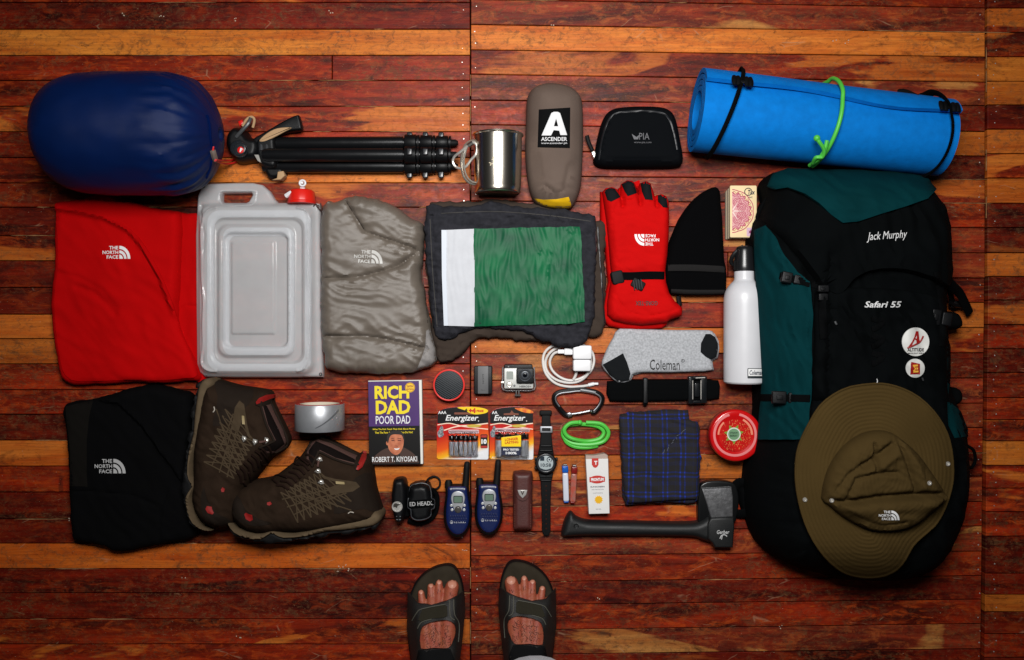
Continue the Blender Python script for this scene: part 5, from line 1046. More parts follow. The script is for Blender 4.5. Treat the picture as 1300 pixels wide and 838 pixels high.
t.part('seal_text', join(text('20TH', 520.5, 490.5, 8, 2.5, zt + 0.6, -0.9, 0.04, 0, 0.2), text('EDITION', 520.5, 494.2, 8.4, 2, zt + 0.6, -0.9, 0.03, 0, 0.2), ringz(520.5, 492, zt + 0.6, 5.6, 0.22, 28, 4)), mat('seal_ink', (140, 60, 20), 0.5), fc, smooth=False)
skp = mat('portrait_skin', (168, 88, 58), 0.5, rgb2=(206, 126, 88), vs=90); jk = mat('portrait_jacket', (64, 40, 30), 0.5); hr = mat('portrait_hair', (26, 18, 15), 0.5)
t.part('portrait_shoulders', PR(cr([(470, 588), (474, 580), (482, 573), (490, 569), (498, 567), (508, 567), (517, 571), (526, 578), (531.5, 588)], 3, False), 0.1), jk, fc, smooth=False)
t.part('portrait_face', join(PR(cr([(492, 560), (493, 570), (498, 576), (503, 577.5), (508, 574), (511.5, 566), (512, 556), (508, 549), (500, 548), (494, 552)], 3), 0.25), PR(circ(491.3, 562.5, 1.6, 10, 2.8), 0.2)), skp, fc, smooth=False)
t.part('portrait_hair', PR(cr([(491, 561), (491, 554), (494, 549), (500, 546.5), (507, 547), (512, 551), (513, 560), (511.5, 557), (509.5, 552.5), (503, 551.5), (497, 552), (494, 556), (492.5, 562)], 2), 0.4), hr, fc, smooth=False)
t.part('portrait_features', join(PR([(496.5, 558.6), (500.5, 558.2), (500.5, 559.6), (496.5, 560)], 0.42), PR([(504.5, 558.4), (508.7, 558.8), (508.7, 560), (504.5, 559.6)], 0.42), PR([(496, 556.6), (500.5, 555.8), (500.5, 556.6), (496, 557.4)], 0.42), PR([(504.3, 556), (509, 556.6), (509, 557.4), (504.3, 556.8)], 0.42), PR([(501, 565.5), (504, 566.3), (506, 565.4), (504, 567)], 0.42)), mat('portrait_shade', (96, 44, 30), 0.5), fc, smooth=False)
t.part('portrait_smile', PR([(499.5, 569), (503, 569.6), (507, 568.6), (505.6, 570.8), (503, 571.4), (501, 570.8)], 0.42), WHT, fc, smooth=False)
t.part('shirt', PR([(499, 577), (503, 579), (507.5, 576.5), (507, 588), (500.5, 588)], 0.3), hr, fc, smooth=False)
t.part('author_name', text('ROBERT T. KIYOSAKI', 501, 583, 57, 6.6, zt, -0.9, 0.01, 0, 0.7), WHT, fc, smooth=False)
# ------------------------------------------------------------------ round filter tin
t = Thing('round_speaker', 'round dark mesh topped disc with a thin red rim', 'speaker', 570, 489)
t.part('housing', disc(570, 489, 0.3, 13, 19.6, 1.5, 48), BLK)
t.part('red_rim', ringz(570, 489, 12.2, 19.1, 1.2, 56, 8), mat('rim_red', (226, 58, 52), 0.35))
gm = mat('mesh_grey', (60, 66, 72), 0.4, 0.2)
gs = [disc(570, 489, 11, 12.4, 18, 0.6, 40)]
for k in range(-8, 9):
    h_ = math.sqrt(max(0, 17.2 ** 2 - (k * 2.05) ** 2)); a = math.radians(-28); q = rot([(570 - h_, 489 + k * 2.05), (570 + h_, 489 + k * 2.05)], 570, 489, -28)
    gs.append(tube([W(q[0][0], q[0][1], 12.6), W(q[1][0], q[1][1], 12.6)], 0.62 * S, 6))
t.part('mesh_grille', join(*gs), gm)
# ------------------------------------------------------------------ camera battery
t = Thing('camera_battery', 'small black camera battery with a grey centre strip', 'battery', 613, 482)
t.part('case', box(602, 464.6, 625, 500, 0.3, 13, 1.0, 1.5), BLK)
t.part('grey_strip', box(606.6, 464.9, 620, 499.8, 12.6, 13.6, 0.3, 0.6), mat('strip_grey', (82, 82, 84), 0.5, var=0.06, vs=80))
t.part('lettering', join(text('LI-ION', 613.4, 481, 12, 2.2, 13.7, 90, 0.02, 0, 0.15), text('Canon', 613.2, 495, 6, 1.6, 13.7, 0, 0.0, 0, 0.15)), mat('strip_print', (40, 40, 42), 0.5), smooth=False)
# ------------------------------------------------------------------ action camera
t = Thing('action_camera', 'small silver and black action camera in a clear housing', 'camera', 658, 480)
t.part('housing_top', box(640, 462.5, 676, 470, 0.4, 15, 1, 1.5), BLK)
bd1 = t.part('front_plate', box(640, 467, 677, 493, 0.4, 16, 1, 1.5), mat('silver_plate', (188, 188, 184), 0.4, 0.2, rvar=0.08))
t.part('clear_housing', join(ringz(658.5, 480, 9, 0.1, 0.1, 6, 4), cord3([(638.5, 466, 8), (638.3, 480, 8), (638.8, 494.5, 8), (658, 495.5, 8), (678, 494.5, 8), (678.4, 480, 8), (678, 466, 8)], 1.0, 3)), mat('clear_plastic', (170, 170, 172), 0.15, trans=0.6))
ln = t.part('lens_block', box(655.5, 467, 677.6, 486.6, 8, 20, 1.2, 2), BLK)
t.part('lens_ring', join(ringz(666.5, 476.5, 20.4, 7.2, 0.9, 36, 8), disc(666.5, 476.5, 19, 20.6, 5.4, 0.5, 30), ringz(666.5, 476.5, 20.7, 3.6, 0.6, 24, 6)), mat('lens_ring', (66, 70, 76), 0.3, 0.3), ln)
t.part('lens_glass', disc(666.5, 476.5, 20, 21.3, 2.8, 0.8, 20), mat('lens_glass', (8, 10, 16), 0.05), ln)
t.part('display', flat(rr(643, 471.5, 651.5, 481.5, 0.6, 2), 16.5, 0.3), mat('lcd_grey', (150, 156, 150), 0.25), bd1, smooth=False)
t.part('shutter_button', join(disc(646.8, 488, 16, 17.2, 3.9, 0.5, 24), ringz(646.8, 488, 17.2, 3.2, 0.5, 24, 5)), STEEL, bd1)
t.part('indicator', join(disc(653, 489.5, 16, 16.8, 1.4, 0.2, 12), disc(645.5, 465.6, 14, 15.6, 1.2, 0.2, 10)), mat('ind', (90, 90, 92), 0.4), bd1)
t.part('lettering', text('HERO3+', 667, 490.6, 15, 2.4, 16.2, 0, 0.03, 0, 0.3), mat('ink', (60, 60, 62), 0.5), bd1, smooth=False)
t.part('mount_fingers', join(box(654.5, 495, 656.3, 503, 2, 11, 0.5), box(657.8, 495, 659.6, 503, 2, 11, 0.5), cord3([(653.5, 502, 6), (661, 502, 6)], 1.2, 1)), mat('mount_grey', (70, 66, 64), 0.4))
t.part('side_latch', join(box(636, 484, 640, 487, 4, 10, 0.6), disc(637, 485.6, 8, 11, 1.3, 0.3, 10)), STEEL)
# ------------------------------------------------------------------ charger and cable
t = Thing('phone_charger', 'white phone charger plug with its white cable coiled beneath', 'charger', 721, 466)
t.part('plug', join(box(727, 438.5, 750.5, 456, 3, 20, 1.5, 2), box(727.3, 456.6, 749.5, 471, 3, 19, 1.5, 2)), WPL)
t.part('usb_end', join(box(716, 441.5, 727, 450.5, 5, 13, 1, 1.5), box(708, 443.5, 716.5, 449, 7, 11.5, 0.8)), WPL)
cb = [(712, 446, 8), (703, 449, 6), (698, 459, 4), (701, 470, 4), (711, 479, 4), (724, 483, 4), (738, 480, 4), (749, 472, 4.5), (754, 460, 5), (752, 448, 6), (744, 440, 6), (730, 437, 6), (712, 440, 5.5), (699, 447, 5), (692.5, 459, 2.5), (695, 472, 2.5), (706, 482, 2.5), (722, 486, 2.5), (736, 483.5, 3), (746, 475, 7), (750, 462, 8), (747, 447, 8), (735, 440, 8), (716, 437, 5), (700, 440, 4), (691, 449, 2.2), (689.5, 462, 2.2), (694, 476, 2.2), (706, 487, 2.2), (722, 491, 2.2), (738, 490.5, 2.2), (748, 489, 2.2)]
t.part('cable', cord3(cb, 1.7, 5), mat('white_cable', (214, 210, 206), 0.45))
t.part('cable', cord3([(732, 469, 8), (731, 476, 7), (728, 482, 6)], 1.8, 3), mat('white_cable', (214, 210, 206), 0.45), label='short cable tail')
t.part('connector', join(tube([W(747, 489, 3), W(754, 487.4, 3)], 2.4 * S, 12), box(754, 485.8, 759.5, 488.6, 1.8, 4, 0.4)), WPL)
# ------------------------------------------------------------------ black carabiner
t = Thing('black_carabiner', 'black aluminium carabiner with a bare silver gate', 'carabiner', 735, 511)
cb = [(721, 527.5), (716, 525), (709, 517), (704, 509), (704.5, 502), (711, 498), (722, 496.5), (735, 495), (748, 496.5), (757, 498.5), (763, 502.5), (764.5, 508), (761, 516), (755, 523), (751, 523)]
t.part('frame', cord3([(x, y, 3.6) for x, y in cb], 3.4, 4, flatten=1.0), mat('anodised_black', (18, 19, 21), 0.28, 0.4))
t.part('inner_face', cord3([(x + (735 - x) * 0.055, y + (511 - y) * 0.10, 6.2) for x, y in cb[2:-1]], 1.1, 4), mat('worn_alu', (150, 152, 156), 0.4, 0.9))
t.part('gate', join(cord3([(724, 526.3, 5), (736, 524.6, 5), (749, 521.8, 5)], 1.9, 2), ball(751, 521.6, 5, 2.6, 10), slab([(719, 524), (725, 523.4), (727, 528.6), (721, 530.4)], 2.5, 7.5, 1)), mat('alu', (176, 178, 182), 0.25, 1.0))
t.part('name_plate', cord3([(737, 495.3, 7.3), (746, 496.5, 7.3), (756, 498.6, 7.3)], 1.8, 3, flatten=0.4), mat('plate_grey', (118, 120, 122), 0.4, 0.4))
# ------------------------------------------------------------------ green loop
t = Thing('green_bungee', 'bright green elastic cord coiled in a flat double loop', 'cord', 743, 551)
l1 = [(744, 536.5, 7), (762, 538, 7), (771, 545, 7), (772, 553, 7), (765, 561, 6), (748, 564.5, 6), (728, 563, 4), (717, 557, 3.4), (714.5, 549, 3.4), (719, 541, 3.6), (730, 538.6, 3.6), (746, 539, 3.4), (760, 542, 3.4), (766.5, 549, 3.4), (761, 557, 3.4), (746, 560, 3.4), (730, 558, 7.5), (719.5, 553, 8.5), (716.5, 545, 9), (724, 537.6, 9), (736, 536.4, 8)]
t.part('cord', join(cord3(l1, 2.6, 5), cord3([(716, 552, 3), (719, 561, 3), (730, 567, 3), (745, 568, 3), (757, 566, 3)], 2.8, 4), ball(736, 536.5, 8.4, 3.3), ball(757, 566, 3, 3.0)), mat('green_rubber_cord', (78, 190, 66), 0.45))
# ------------------------------------------------------------------ battery packs
def fade(name, ax0, ax1):
    m = bpy.data.materials.new(name); m.use_nodes = True; N = m.node_tree.nodes; L = m.node_tree.links
    tc = N.new('ShaderNodeTexCoord'); sp = N.new('ShaderNodeSeparateXYZ'); L.new(tc.outputs['Object'], sp.inputs[0])
    mr = N.new('ShaderNodeMapRange'); mr.inputs[1].default_value = ax0; mr.inputs[2].default_value = ax1
    ad = N.new('ShaderNodeMath'); ad.operation = 'MULTIPLY_ADD'; ad.inputs[1].default_value = -0.35; L.new(sp.outputs[0], ad.inputs[0]); L.new(sp.outputs[1], ad.inputs[2])
    L.new(ad.outputs[0], mr.inputs[0]); r = N.new('ShaderNodeValToRGB'); L.new(mr.outputs[0], r.inputs[0]); e = r.color_ramp.elements
    e[0].color = lin((226, 226, 228)); e[0].position = 0.08; e[1].color = lin((186, 20, 14)); e[1].position = 0.85
    q = e.new(0.28); q.color = lin((240, 178, 30)); q = e.new(0.48); q.color = lin((226, 88, 20))
    L.new(r.outputs[0], N['Principled BSDF'].inputs['Base Color']); N['Principled BSDF'].inputs['Roughness'].default_value = 0.3
    return m
FD = fade('fading_print', -0.055, 0.02)
pb = mat('print_black', (14, 12, 14), 0.3); YL = mat('print_yellow', (242, 206, 30), 0.3); RP = mat('print_red', (196, 26, 16), 0.35); SV = mat('cell_silver', (190, 192, 198), 0.35, 0.3); CB = mat('cell_black', (24, 24, 28), 0.3)
CL = mat('clear_blister', (245, 245, 250), 0.05, trans=1.0, ior=1.12)
for name_, x0, x1, sz in (('AAA', 554.5, 620.5, 0), ('AA', 621.5, 677.5, 1)):
    lab = 'wide battery pack marked AAA with a yellow bonus flash' if sz == 0 else 'narrower battery pack marked AA with a yellow and navy sticker'
    t = Thing('battery_pack', lab, 'batteries', (x0 + x1) / 2, 550, 'blister packs of batteries')
    card = cr([(x0 + 0.6, 524), (x0 + 8, 519), (x0 + 24, 516.5), (x0 + 44 - 6 * sz, 516.3), (x1 - 8, 518.5), (x1 - 0.8, 522.5)], 3, False) + [(x1, 560), (x1 - 0.4, 582), (x1 - 2, 583.5), (x0 + 2, 583), (x0, 581), (x0, 540)]
    c_ = t.part('backing_card', slab(card, 0.3, 1.6, 0.3), FD, smooth=False)
    top_ = cr([(x0 + 0.8, 524.6), (x0 + 8, 519.5), (x0 + 24, 517), (x0 + 44 - 6 * sz, 516.8), (x1 - 8, 519), (x1 - 1, 523)], 3, False) + [(x1 - 0.6, 537), (x1 - 8, 538.4), (x0 + 20, 538.6), (x0 + 0.5, 537.4)]
    t.part('black_header', flat(top_, 1.9, 0.2), pb, c_, smooth=False)
    t.part('swoosh', join(ribbon([(x0 + 1, 539.5), (x0 + 16, 537.5), (x0 + 34, 541.5), (x1 - 1, 545)], 1.2, 2.0, 0.1, 0.1), ribbon([(x0 + 9, 546.5), (x0 + 26, 541.5), (x1 - 18, 539.5), (x1 - 1, 537.5)], 1.4, 2.0, 0.15, 0.1)), mat('cream_line', (244, 214, 190), 0.4), c_, smooth=False)
    t.part('brand_lettering', join(text('Energizer', (x0 + x1) / 2 - 1 - 1.5 * sz, 531.6, 42 - 2 * sz, 9.5, 2.0, 0, 0.016, 0.28, 0.2, bend=lambda X: 0), disc(x1 - 13 + 4 * sz, 534.5, 2.0, 2.3, 0.7, 0.1, 8)), WHT, c_, smooth=False)
    t.part('size_lettering', text(name_, x0 + 6.5 + 0.5 * (1 - sz), 523.7, 10.5 if sz == 0 else 7, 3.8, 2.0, 0, 0.02, 0, 0.2), WHT, c_, smooth=False)
    if sz == 0:
        t.part('hang_slot', flat(rr(x0 + 22, 523.6, x0 + 46, 526.2, 1.2, 2), 2.15, 0.1), mat('slot_wood', (120, 62, 40), 0.6), c_, smooth=False)
        fb = t.part('bonus_flash', flat(cr([(x0 + 26, 517.3), (x0 + 44, 516.6), (x0 + 58, 518), (x0 + 65, 521), (x0 + 62, 524.5), (x0 + 50, 526.2), (x0 + 42, 524.5), (x0 + 36, 521)], 3), 2.4, 0.3), YL, c_, smooth=False)
        t.part('bonus_lettering', join(text('+4', x0 + 45, 521.3, 9, 6.4, 2.5, 0, 0.06, 0, 0.2), text('FREE', x0 + 55, 521.8, 9, 2.8, 2.5, 0, 0.04, 0, 0.2)), RP, c_, smooth=False)
        t.part('bonus_lettering', text('6', x0 + 37.5, 520.5, 3.4, 3.6, 2.5, 0, 0.06, 0, 0.2), pb, c_, smooth=False, label='small dark numeral')
    else:
        t.part('flame_print', flat(cr([(x0 + 32, 518), (x0 + 44, 518.4), (x0 + 54, 521.6), (x0 + 55, 524.5), (x0 + 46, 524), (x0 + 38, 521.6)], 3), 2.3, 0.2), mat('flame', (206, 62, 24), 0.35, rgb2=(238, 160, 40), vs=120), c_, smooth=False)
        t.part('hang_slot', flat([(x0 + 18, 525), (x0 + 26, 524.4), (x0 + 28, 521), (x0 + 31, 524.4), (x0 + 37, 525), (x0 + 37, 527), (x0 + 18, 527)], 2.15, 0.1), mat('slot_wood', (120, 62, 40), 0.6), c_, smooth=False)
    t.part('gold_flash', flat(cr([(x1 - 28, 540), (x1 - 18, 538.8), (x1 - 9, 540), (x1 - 14, 542.3), (x1 - 24, 542.6)], 3), 2.5, 0.2), mat('gold_print', (196, 168, 60), 0.4), c_, smooth=False)
    t.part('figure_print', join(flat(cr([(x0 + 1, 549), (x0 + 3, 546), (x0 + 5, 541), (x0 + 7, 541), (x0 + 8.5, 545), (x0 + 8, 549), (x0 + 9, 552), (x0 + 6, 555), (x0 + 2, 554.6)], 3), 2.1, 0.2)), mat('figure_grey', (170, 172, 178), 0.4, rgb2=(40, 40, 44), vs=400), c_, smooth=False)
    n = 6 if sz == 0 else 4; xa = x0 + 16 if sz == 0 else x0 + 8; pitch = 5.9 if sz == 0 else 10.2; y0 = 552 if sz == 0 else 550; y1 = 578 if sz == 0 else 579
    for k in range(n):
        cx = xa + pitch * (k + 0.5); r = pitch * 0.46
        cl = t.part('battery_cell', lathe(W(cx, y0 + 1.5, r + 1.8), W(cx, y1, r + 1.8), [(0, 0), (0, r * 0.9), (0.02, r), (0.98, r), (1, r * 0.9), (1, 0)], 16), SV)
        t.part('cell_top', lathe(W(cx, y0, r + 1.8), W(cx, y0 + 7, r + 1.8), [(0, 0), (0, r * 0.35), (0.18, r * 0.35), (0.2, r * 0.95), (0.25, r * 1.03), (1, r * 1.03)], 16), CB, cl)
        t.part('cell_band', lathe(W(cx, y0 + 7, r + 1.8), W(cx, y0 + 8.6, r + 1.8), [(0, r * 1.03), (1, r * 1.03)], 16), mat('cell_copper', (206, 82, 40), 0.35, 0.4), cl)
    bx0, bx1 = xa - 1.2, xa + n * pitch + 1.2
    t.part('clear_blister', pillow(rr(bx0, y0 - 5, bx1, y1 + 1.5, 2), 2 * r + 3, 2.6, 3, z0=1.7, edge=0.3, disp=lambda X, Y, D: 0.5 * perlin(X / 8, Y / 8, 3)), CL)
    t.part('blister_top', box(bx0, y0 - 6.5, bx1 + 1, y0 - 1.5, 1.8, 2.6, 0.3, 1), mat('blister_pink', (204, 170, 172), 0.25), smooth=True)
    if sz == 0:
        b3 = t.part('count_label', flat(rr(x1 - 10.5, 551.5, x1 - 1.5, 569, 1, 2), 2.3, 0.2), pb, c_, smooth=False)
        t.part('count_lettering', text('10', x1 - 6, 560.6, 6.8, 6.4, 2.4, 0, 0.05, 0, 0.2), WHT, c_, smooth=False)
        t.part('count_strip', join(flat([(x1 - 10, 566), (x1 - 2, 566), (x1 - 2, 568.6), (x1 - 10, 568.6)], 2.5, 0.1), flat([(x1 - 9.5, 552.5), (x1 - 2.5, 552.5), (x1 - 2.5, 555.4), (x1 - 9.5, 555.4)], 2.5, 0.1)), mat('strip_red', (176, 40, 30), 0.4), c_, smooth=False)
        t.part('foot_lettering', text('MAX ALKALINE BATTERIES', x0 + 32, 580.8, 24, 1.6, 1.8, 0, 0, 0, 0.2), RP, c_, smooth=False)
    else:
        z = 15.0; s1_ = t.part('sticker', slab([(x0 + 15, 555.5), (x0 + 40, 552.5), (x0 + 40, 567), (x0 + 15, 567)], z - 1, z, 0.2), YL, smooth=False)
        t.part('sticker_lettering', join(text('LONGER', x0 + 28, 557.6, 17, 3.4, z, -5, 0.03, 0, 0.2), text('LASTING', x0 + 28, 561.6, 17, 3.2, z, -3, 0.03, 0, 0.2)), RP, s1_, smooth=False)
        s2_ = t.part('sticker', slab([(x0 + 15, 567.4), (x0 + 40, 567.4), (x0 + 39, 578), (x0 + 15, 578)], z - 1, z, 0.2), mat('navy_sticker', (26, 32, 60), 0.4), smooth=False, label='navy lower sticker')
        t.part('sticker_lettering', join(text('PRO TESTED', x0 + 27.5, 570.8, 20, 2.6, z, 0, 0.03, 0, 0.2), text('100%', x0 + 27.5, 575.2, 14, 3.4, z, 0, 0.03, 0, 0.2)), WHT, s2_, smooth=False)
        t.part('foot_lettering', text('4 AA BATTERIES', x0 + 16, 580.6, 26, 2, 1.8, 0, 0.02, 0, 0.2), WHT, c_, smooth=False)
# ------------------------------------------------------------------ wrist watch
t = Thing('wrist_watch', 'black digital wrist watch laid out flat with open strap', 'watch', 693, 595)
t.part('strap', join(slab([(688, 527), (698.5, 527), (699.5, 545), (701, 562), (703, 577), (683, 577), (685.5, 562), (687.5, 545)], 1, 5, 1), box(685, 521, 700.5, 527.5, 1.5, 6, 1.4, 1.6)), BLKR, label='short strap half with buckle')
s_ = t.part('strap', slab([(683.5, 600), (702.5, 600), (700, 612), (698.8, 640), (699, 674), (696.5, 680), (690.5, 680), (688, 674), (687.6, 640), (686.5, 612)], 1, 5, 1), BLKR, label='long strap half with holes')
t.part('strap_hole', join(*[disc(693.4, 617 + 6 * k, 4.9, 5.25, 0.9, 0.1, 8) for k in range(10)]), mat('hole_dark', (64, 30, 20), 0.8), s_)
t.part('strap_ridges', join(*[box(684.5 + q, y, 702 - q, y + 2.4, 4.4, 6.6, 0.8, 0.9) for q, y in ((1.5, 565), (0.6, 571), (0.6, 603.5), (1.8, 609))]), BLK)
t.part('keeper', join(box(685.5, 541, 701.5, 549.5, 3.5, 7, 0.8, 1.2)), mat('keeper_grey', (150, 152, 156), 0.4, 0.6)); t.part('keeper_inset', box(688, 543.2, 699, 547.2, 6.6, 7.3, 0.2, 0.5), BLK)
t.part('case', join(slab([(693 + r_ * math.cos(a), 588 + r_ * math.sin(a)) for a, r_ in [(2 * math.pi * k / 32, 13.4 + 0.7 * (k % 4 == 0)) for k in range(32)]], 1, 12, 2), box(678.6, 581, 682, 585, 5, 9, 0.8), box(678.6, 592, 682, 596, 5, 9, 0.8), box(705, 581, 708, 585, 5, 9, 0.8)), BLK)
t.part('bezel', ringz(693, 588, 11.6, 11, 1.1, 40, 8), mat('bezel', (44, 46, 50), 0.3))
dl = t.part('dial', disc(693, 588, 11, 12.2, 9.4, 0.2, 36), mat('lcd_pale', (170, 180, 182), 0.2))
t.part('dial_marks', join(flat([(686, 580), (691, 579.5), (691, 585), (685.6, 585)], 12.5, 0.2), ringz(697.5, 583.5, 12.3, 3.0, 0.5, 20, 5), disc(697.5, 583.5, 12.1, 12.6, 1.0, 0.1, 8), text('10:58', 693, 590.5, 13, 4.5, 12.3, 0, 0.02, 0, 0.2), ribbon([(686, 595), (693, 597), (700, 595)], 1.2, 12.3, 0.2, 0.1)), mat('lcd_ink', (36, 46, 56), 0.3), dl)
# ------------------------------------------------------------------ lighters
def lighter(cx, cy, deg, label, mb_, mt_):
    t = Thing('pocket_lighter', label, 'lighter', cx, cy, 'two small lighters')
    o = lambda a, b, c, d, r=1.0: rot(rr(cx + a, cy + b, cx + c, cy + d, r, 3), cx, cy, deg)
    t.part('tank', slab(o(-3.6, -14, 3.6, 22, 1.8), 0.4, 8, 1.6), mb_); t.part('base', slab(o(-3.2, 21, 3.2, 24, 1.2), 0.6, 7, 1.2), mt_)
    t.part('head', slab(o(-3.8, -23, 3.8, -14.2, 1.2), 0.4, 8.6, 1.2), mt_); t.part('wheel', join(slab(o(-2.6, -25, 2.6, -22.4, 0.8), 1, 8, 0.6)), mat('wheel_steel', (120, 118, 116), 0.35, 0.9))
lighter(718, 614, -2, 'white pocket lighter with a bright blue cap', mat('lighter_white', (206, 210, 222), 0.25), mat('lighter_blue', (16, 86, 176), 0.3))
lighter(728, 615, 3, 'translucent red pocket lighter with a dark red cap', mat('lighter_red', (206, 88, 70), 0.2, trans=0.3, rgb2=(170, 130, 120), vs=90), mat('lighter_dark', (120, 20, 18), 0.3))
# ------------------------------------------------------------------ sunscreen box
t = Thing('lotion_box', 'slim white carton with red oval label and a yellow sun', 'box', 758, 613)
RC = lambda q: rot(q, 758, 614, -1.5)
c_ = t.part('carton', slab(RC([(743.8, 581.5), (772, 581.5), (772, 650.5), (746, 650.5)]), 0.3, 17, 0.5), mat('carton_white', (222, 220, 218), 0.55, var=0.02, vs=40), smooth=False)
t.part('end_flap', slab(RC([(744, 576.8), (754, 577.4), (768, 575.4), (771.8, 577.6), (772, 581.8), (743.9, 581.8)]), 4, 15.5, 0.4), mat('flap_grey', (170, 150, 140), 0.6), smooth=False)
t.part('tab', join(flat(RC([(752, 581.8), (760.5, 581.8), (760.5, 590), (758.5, 593), (756.2, 594), (754, 593), (752, 590)]), 17.3, 0.2), flat(RC(circ(758.3, 608.8, 10, 30, 5)), 17.3, 0.2), flat(RC([(748.5, 605.5), (768, 605.5), (768, 612), (748.5, 612)]), 17.25, 0.2)), mat('carton_red', (190, 42, 34), 0.5), c_, smooth=False)
t.part('lettering', join(text('PRONTUM', 758.4, 608.8, 16, 4, 17.3, -1.5, 0.05, 0, 0.2), text('T', 756.4, 587.6, 4, 5, 17.3, -1.5, 0.06, 0, 0.2)), WHT, c_, smooth=False)
t.part('small_print', join(text('SUNSCREEN', 758.5, 618, 18, 1.8, 17, -1.5, 0.03, 0, 0.2), text('HIGH PROTECTION', 758.8, 621.5, 15, 1.2, 17, -1.5, 0, 0, 0.2), text('LOTION', 759, 626, 12, 1.3, 17, -1.5, 0, 0, 0.2), text('50 ML', 760, 646.5, 7, 1.4, 17, -1.5, 0, 0, 0.2)), mat('ink_grey', (90, 92, 100), 0.5), c_, smooth=False)
t.part('sun_emblem', join(flat(RC(circ(759.5, 634.5, 4.1, 24)), 17.4, 0.3), flat(RC([(759.5 + (5.6 if k % 2 else 4.3) * math.cos(k * math.pi / 12), 634.5 + (5.6 if k % 2 else 4.3) * math.sin(k * math.pi / 12)) for k in range(24)]), 17.2, 0.2)), mat('sun_yellow', (232, 176, 20), 0.45), c_, smooth=False)
# ------------------------------------------------------------------ plaid cloth
t = Thing('plaid_shorts', 'folded dark checked shorts with bright blue lines', 'shorts', 838, 580)
def plaid():
    m = bpy.data.materials.new('blue_plaid'); m.use_nodes = True; N = m.node_tree.nodes; L = m.node_tree.links; b = N['Principled BSDF']; b.inputs['Roughness'].default_value = 0.9
    tc = N.new('ShaderNodeTexCoord'); nz = N.new('ShaderNodeTexNoise'); nz.inputs['Scale'].default_value = 18; L.new(tc.outputs['Object'], nz.inputs['Vector'])
    mx = N.new('ShaderNodeMix'); mx.data_type = 'VECTOR'; mx.inputs[0].default_value = 0.008; L.new(tc.outputs['Object'], mx.inputs[4]); L.new(nz.outputs['Color'], mx.inputs[5])
    sp = N.new('ShaderNodeSeparateXYZ'); L.new(mx.outputs[1], sp.inputs[0])
    def M_(op, a, b_=None):
        n = N.new('ShaderNodeMath'); n.operation = op
        for i, q in enumerate((a, b_)):
            if q is None: continue
            if isinstance(q, (int, float)): n.inputs[i].default_value = q
            else: L.new(q, n.inputs[i])
        return n.outputs[0]
    def line(axis, per, ph, wd):
        f = M_('FRACT', M_('ADD', M_('DIVIDE', axis, per * S), ph)); d = M_('ABSOLUTE', M_('SUBTRACT', f, 0.5)); return M_('LESS_THAN', d, wd / per / 2)
    v1 = M_('MAXIMUM', line(sp.outputs[0], 21.5, 0.35, 2.0), line(sp.outputs[0], 21.5, 0.08, 1.8)); v2 = line(sp.outputs[0], 21.5, 0.62, 1.0)
    h1 = M_('MAXIMUM', line(sp.outputs[1], 24, 0.30, 2.2), line(sp.outputs[1], 24, 0.10, 1.8)); h2 = line(sp.outputs[1], 24, 0.65, 5)
    fac = M_('ADD', M_('MULTIPLY', v1, 0.5), M_('MULTIPLY', h1, 0.5)); fac = M_('ADD', fac, M_('MULTIPLY', M_('ADD', v2, h2), 0.10))
    wv = N.new('ShaderNodeTexNoise'); wv.inputs['Scale'].default_value = 900; L.new(tc.outputs['Object'], wv.inputs['Vector'])
    fac = M_('MULTIPLY', fac, M_('ADD', wv.outputs['Fac'], 0.5))
    r = N.new('ShaderNodeValToRGB'); L.new(fac, r.inputs[0]); e = r.color_ramp.elements; e[0].color = lin((24, 21, 22)); e[1].color = lin((20, 46, 150)); q = e.new(0.5); q.color = lin((12, 24, 70))
    L.new(r.outputs[0], b.inputs['Base Color']); bp = N.new('ShaderNodeBump'); bp.inputs['Strength'].default_value = 0.5; bp.inputs['Distance'].default_value = 0.001; L.new(wv.outputs['Fac'], bp.inputs['Height']); L.new(bp.outputs[0], b.inputs['Normal'])
    return m
PD = plaid()
t.part('folded_layer', pillow([(787, 527), (800, 523), (840, 521.5), (873, 520.5), (875, 532), (886, 536), (889, 545), (887, 560), (889, 575), (892, 580), (889, 588), (888, 610), (887, 632), (880, 639), (850, 638), (812, 640), (795, 641), (791, 630), (789, 590), (788, 560)], 12, 5, 2.6, smooth_n=1, edge=0.4, jit=0.8, disp=lambda X, Y, D: 1.2 * wrinkle(X, Y, 0.6, 40, 12, 1, 7)), PD)
g = pillow([(786.5, 530), (800, 524.5), (830, 524), (855, 530), (876, 533), (885, 537), (887, 556), (886, 600), (886, 625), (884, 634), (850, 635.5), (815, 638), (797, 639), (793, 628), (790, 590), (788, 560)], 9, 5, 2.4, z0=10, smooth_n=1, edge=0.4, disp=lambda X, Y, D: 1.3 * wrinkle(X, Y, 0.5, 46, 13, 1, 17) - 1.6 * np.exp(-(seg_dist(X, Y, [(790, 532), (830, 530), (884, 545)]) / 2.5) ** 2) - 1.3 * np.exp(-(seg_dist(X, Y, [(840, 574), (866, 552)]) / 3) ** 2)); t.part('top_layer', g, PD)
t.part('lint', join(*[cord([(840 + 3 * k + rnd.uniform(-2, 2), 577 - 3.2 * k + rnd.uniform(-2, 2)), (841.5 + 3 * k + rnd.uniform(-2, 2), 574 - 3.2 * k)], 0.35, Surf(g), 0.3, 2, seg=4) for k in range(10)]), mat('lint', (96, 100, 110), 0.9), kind='stuff')
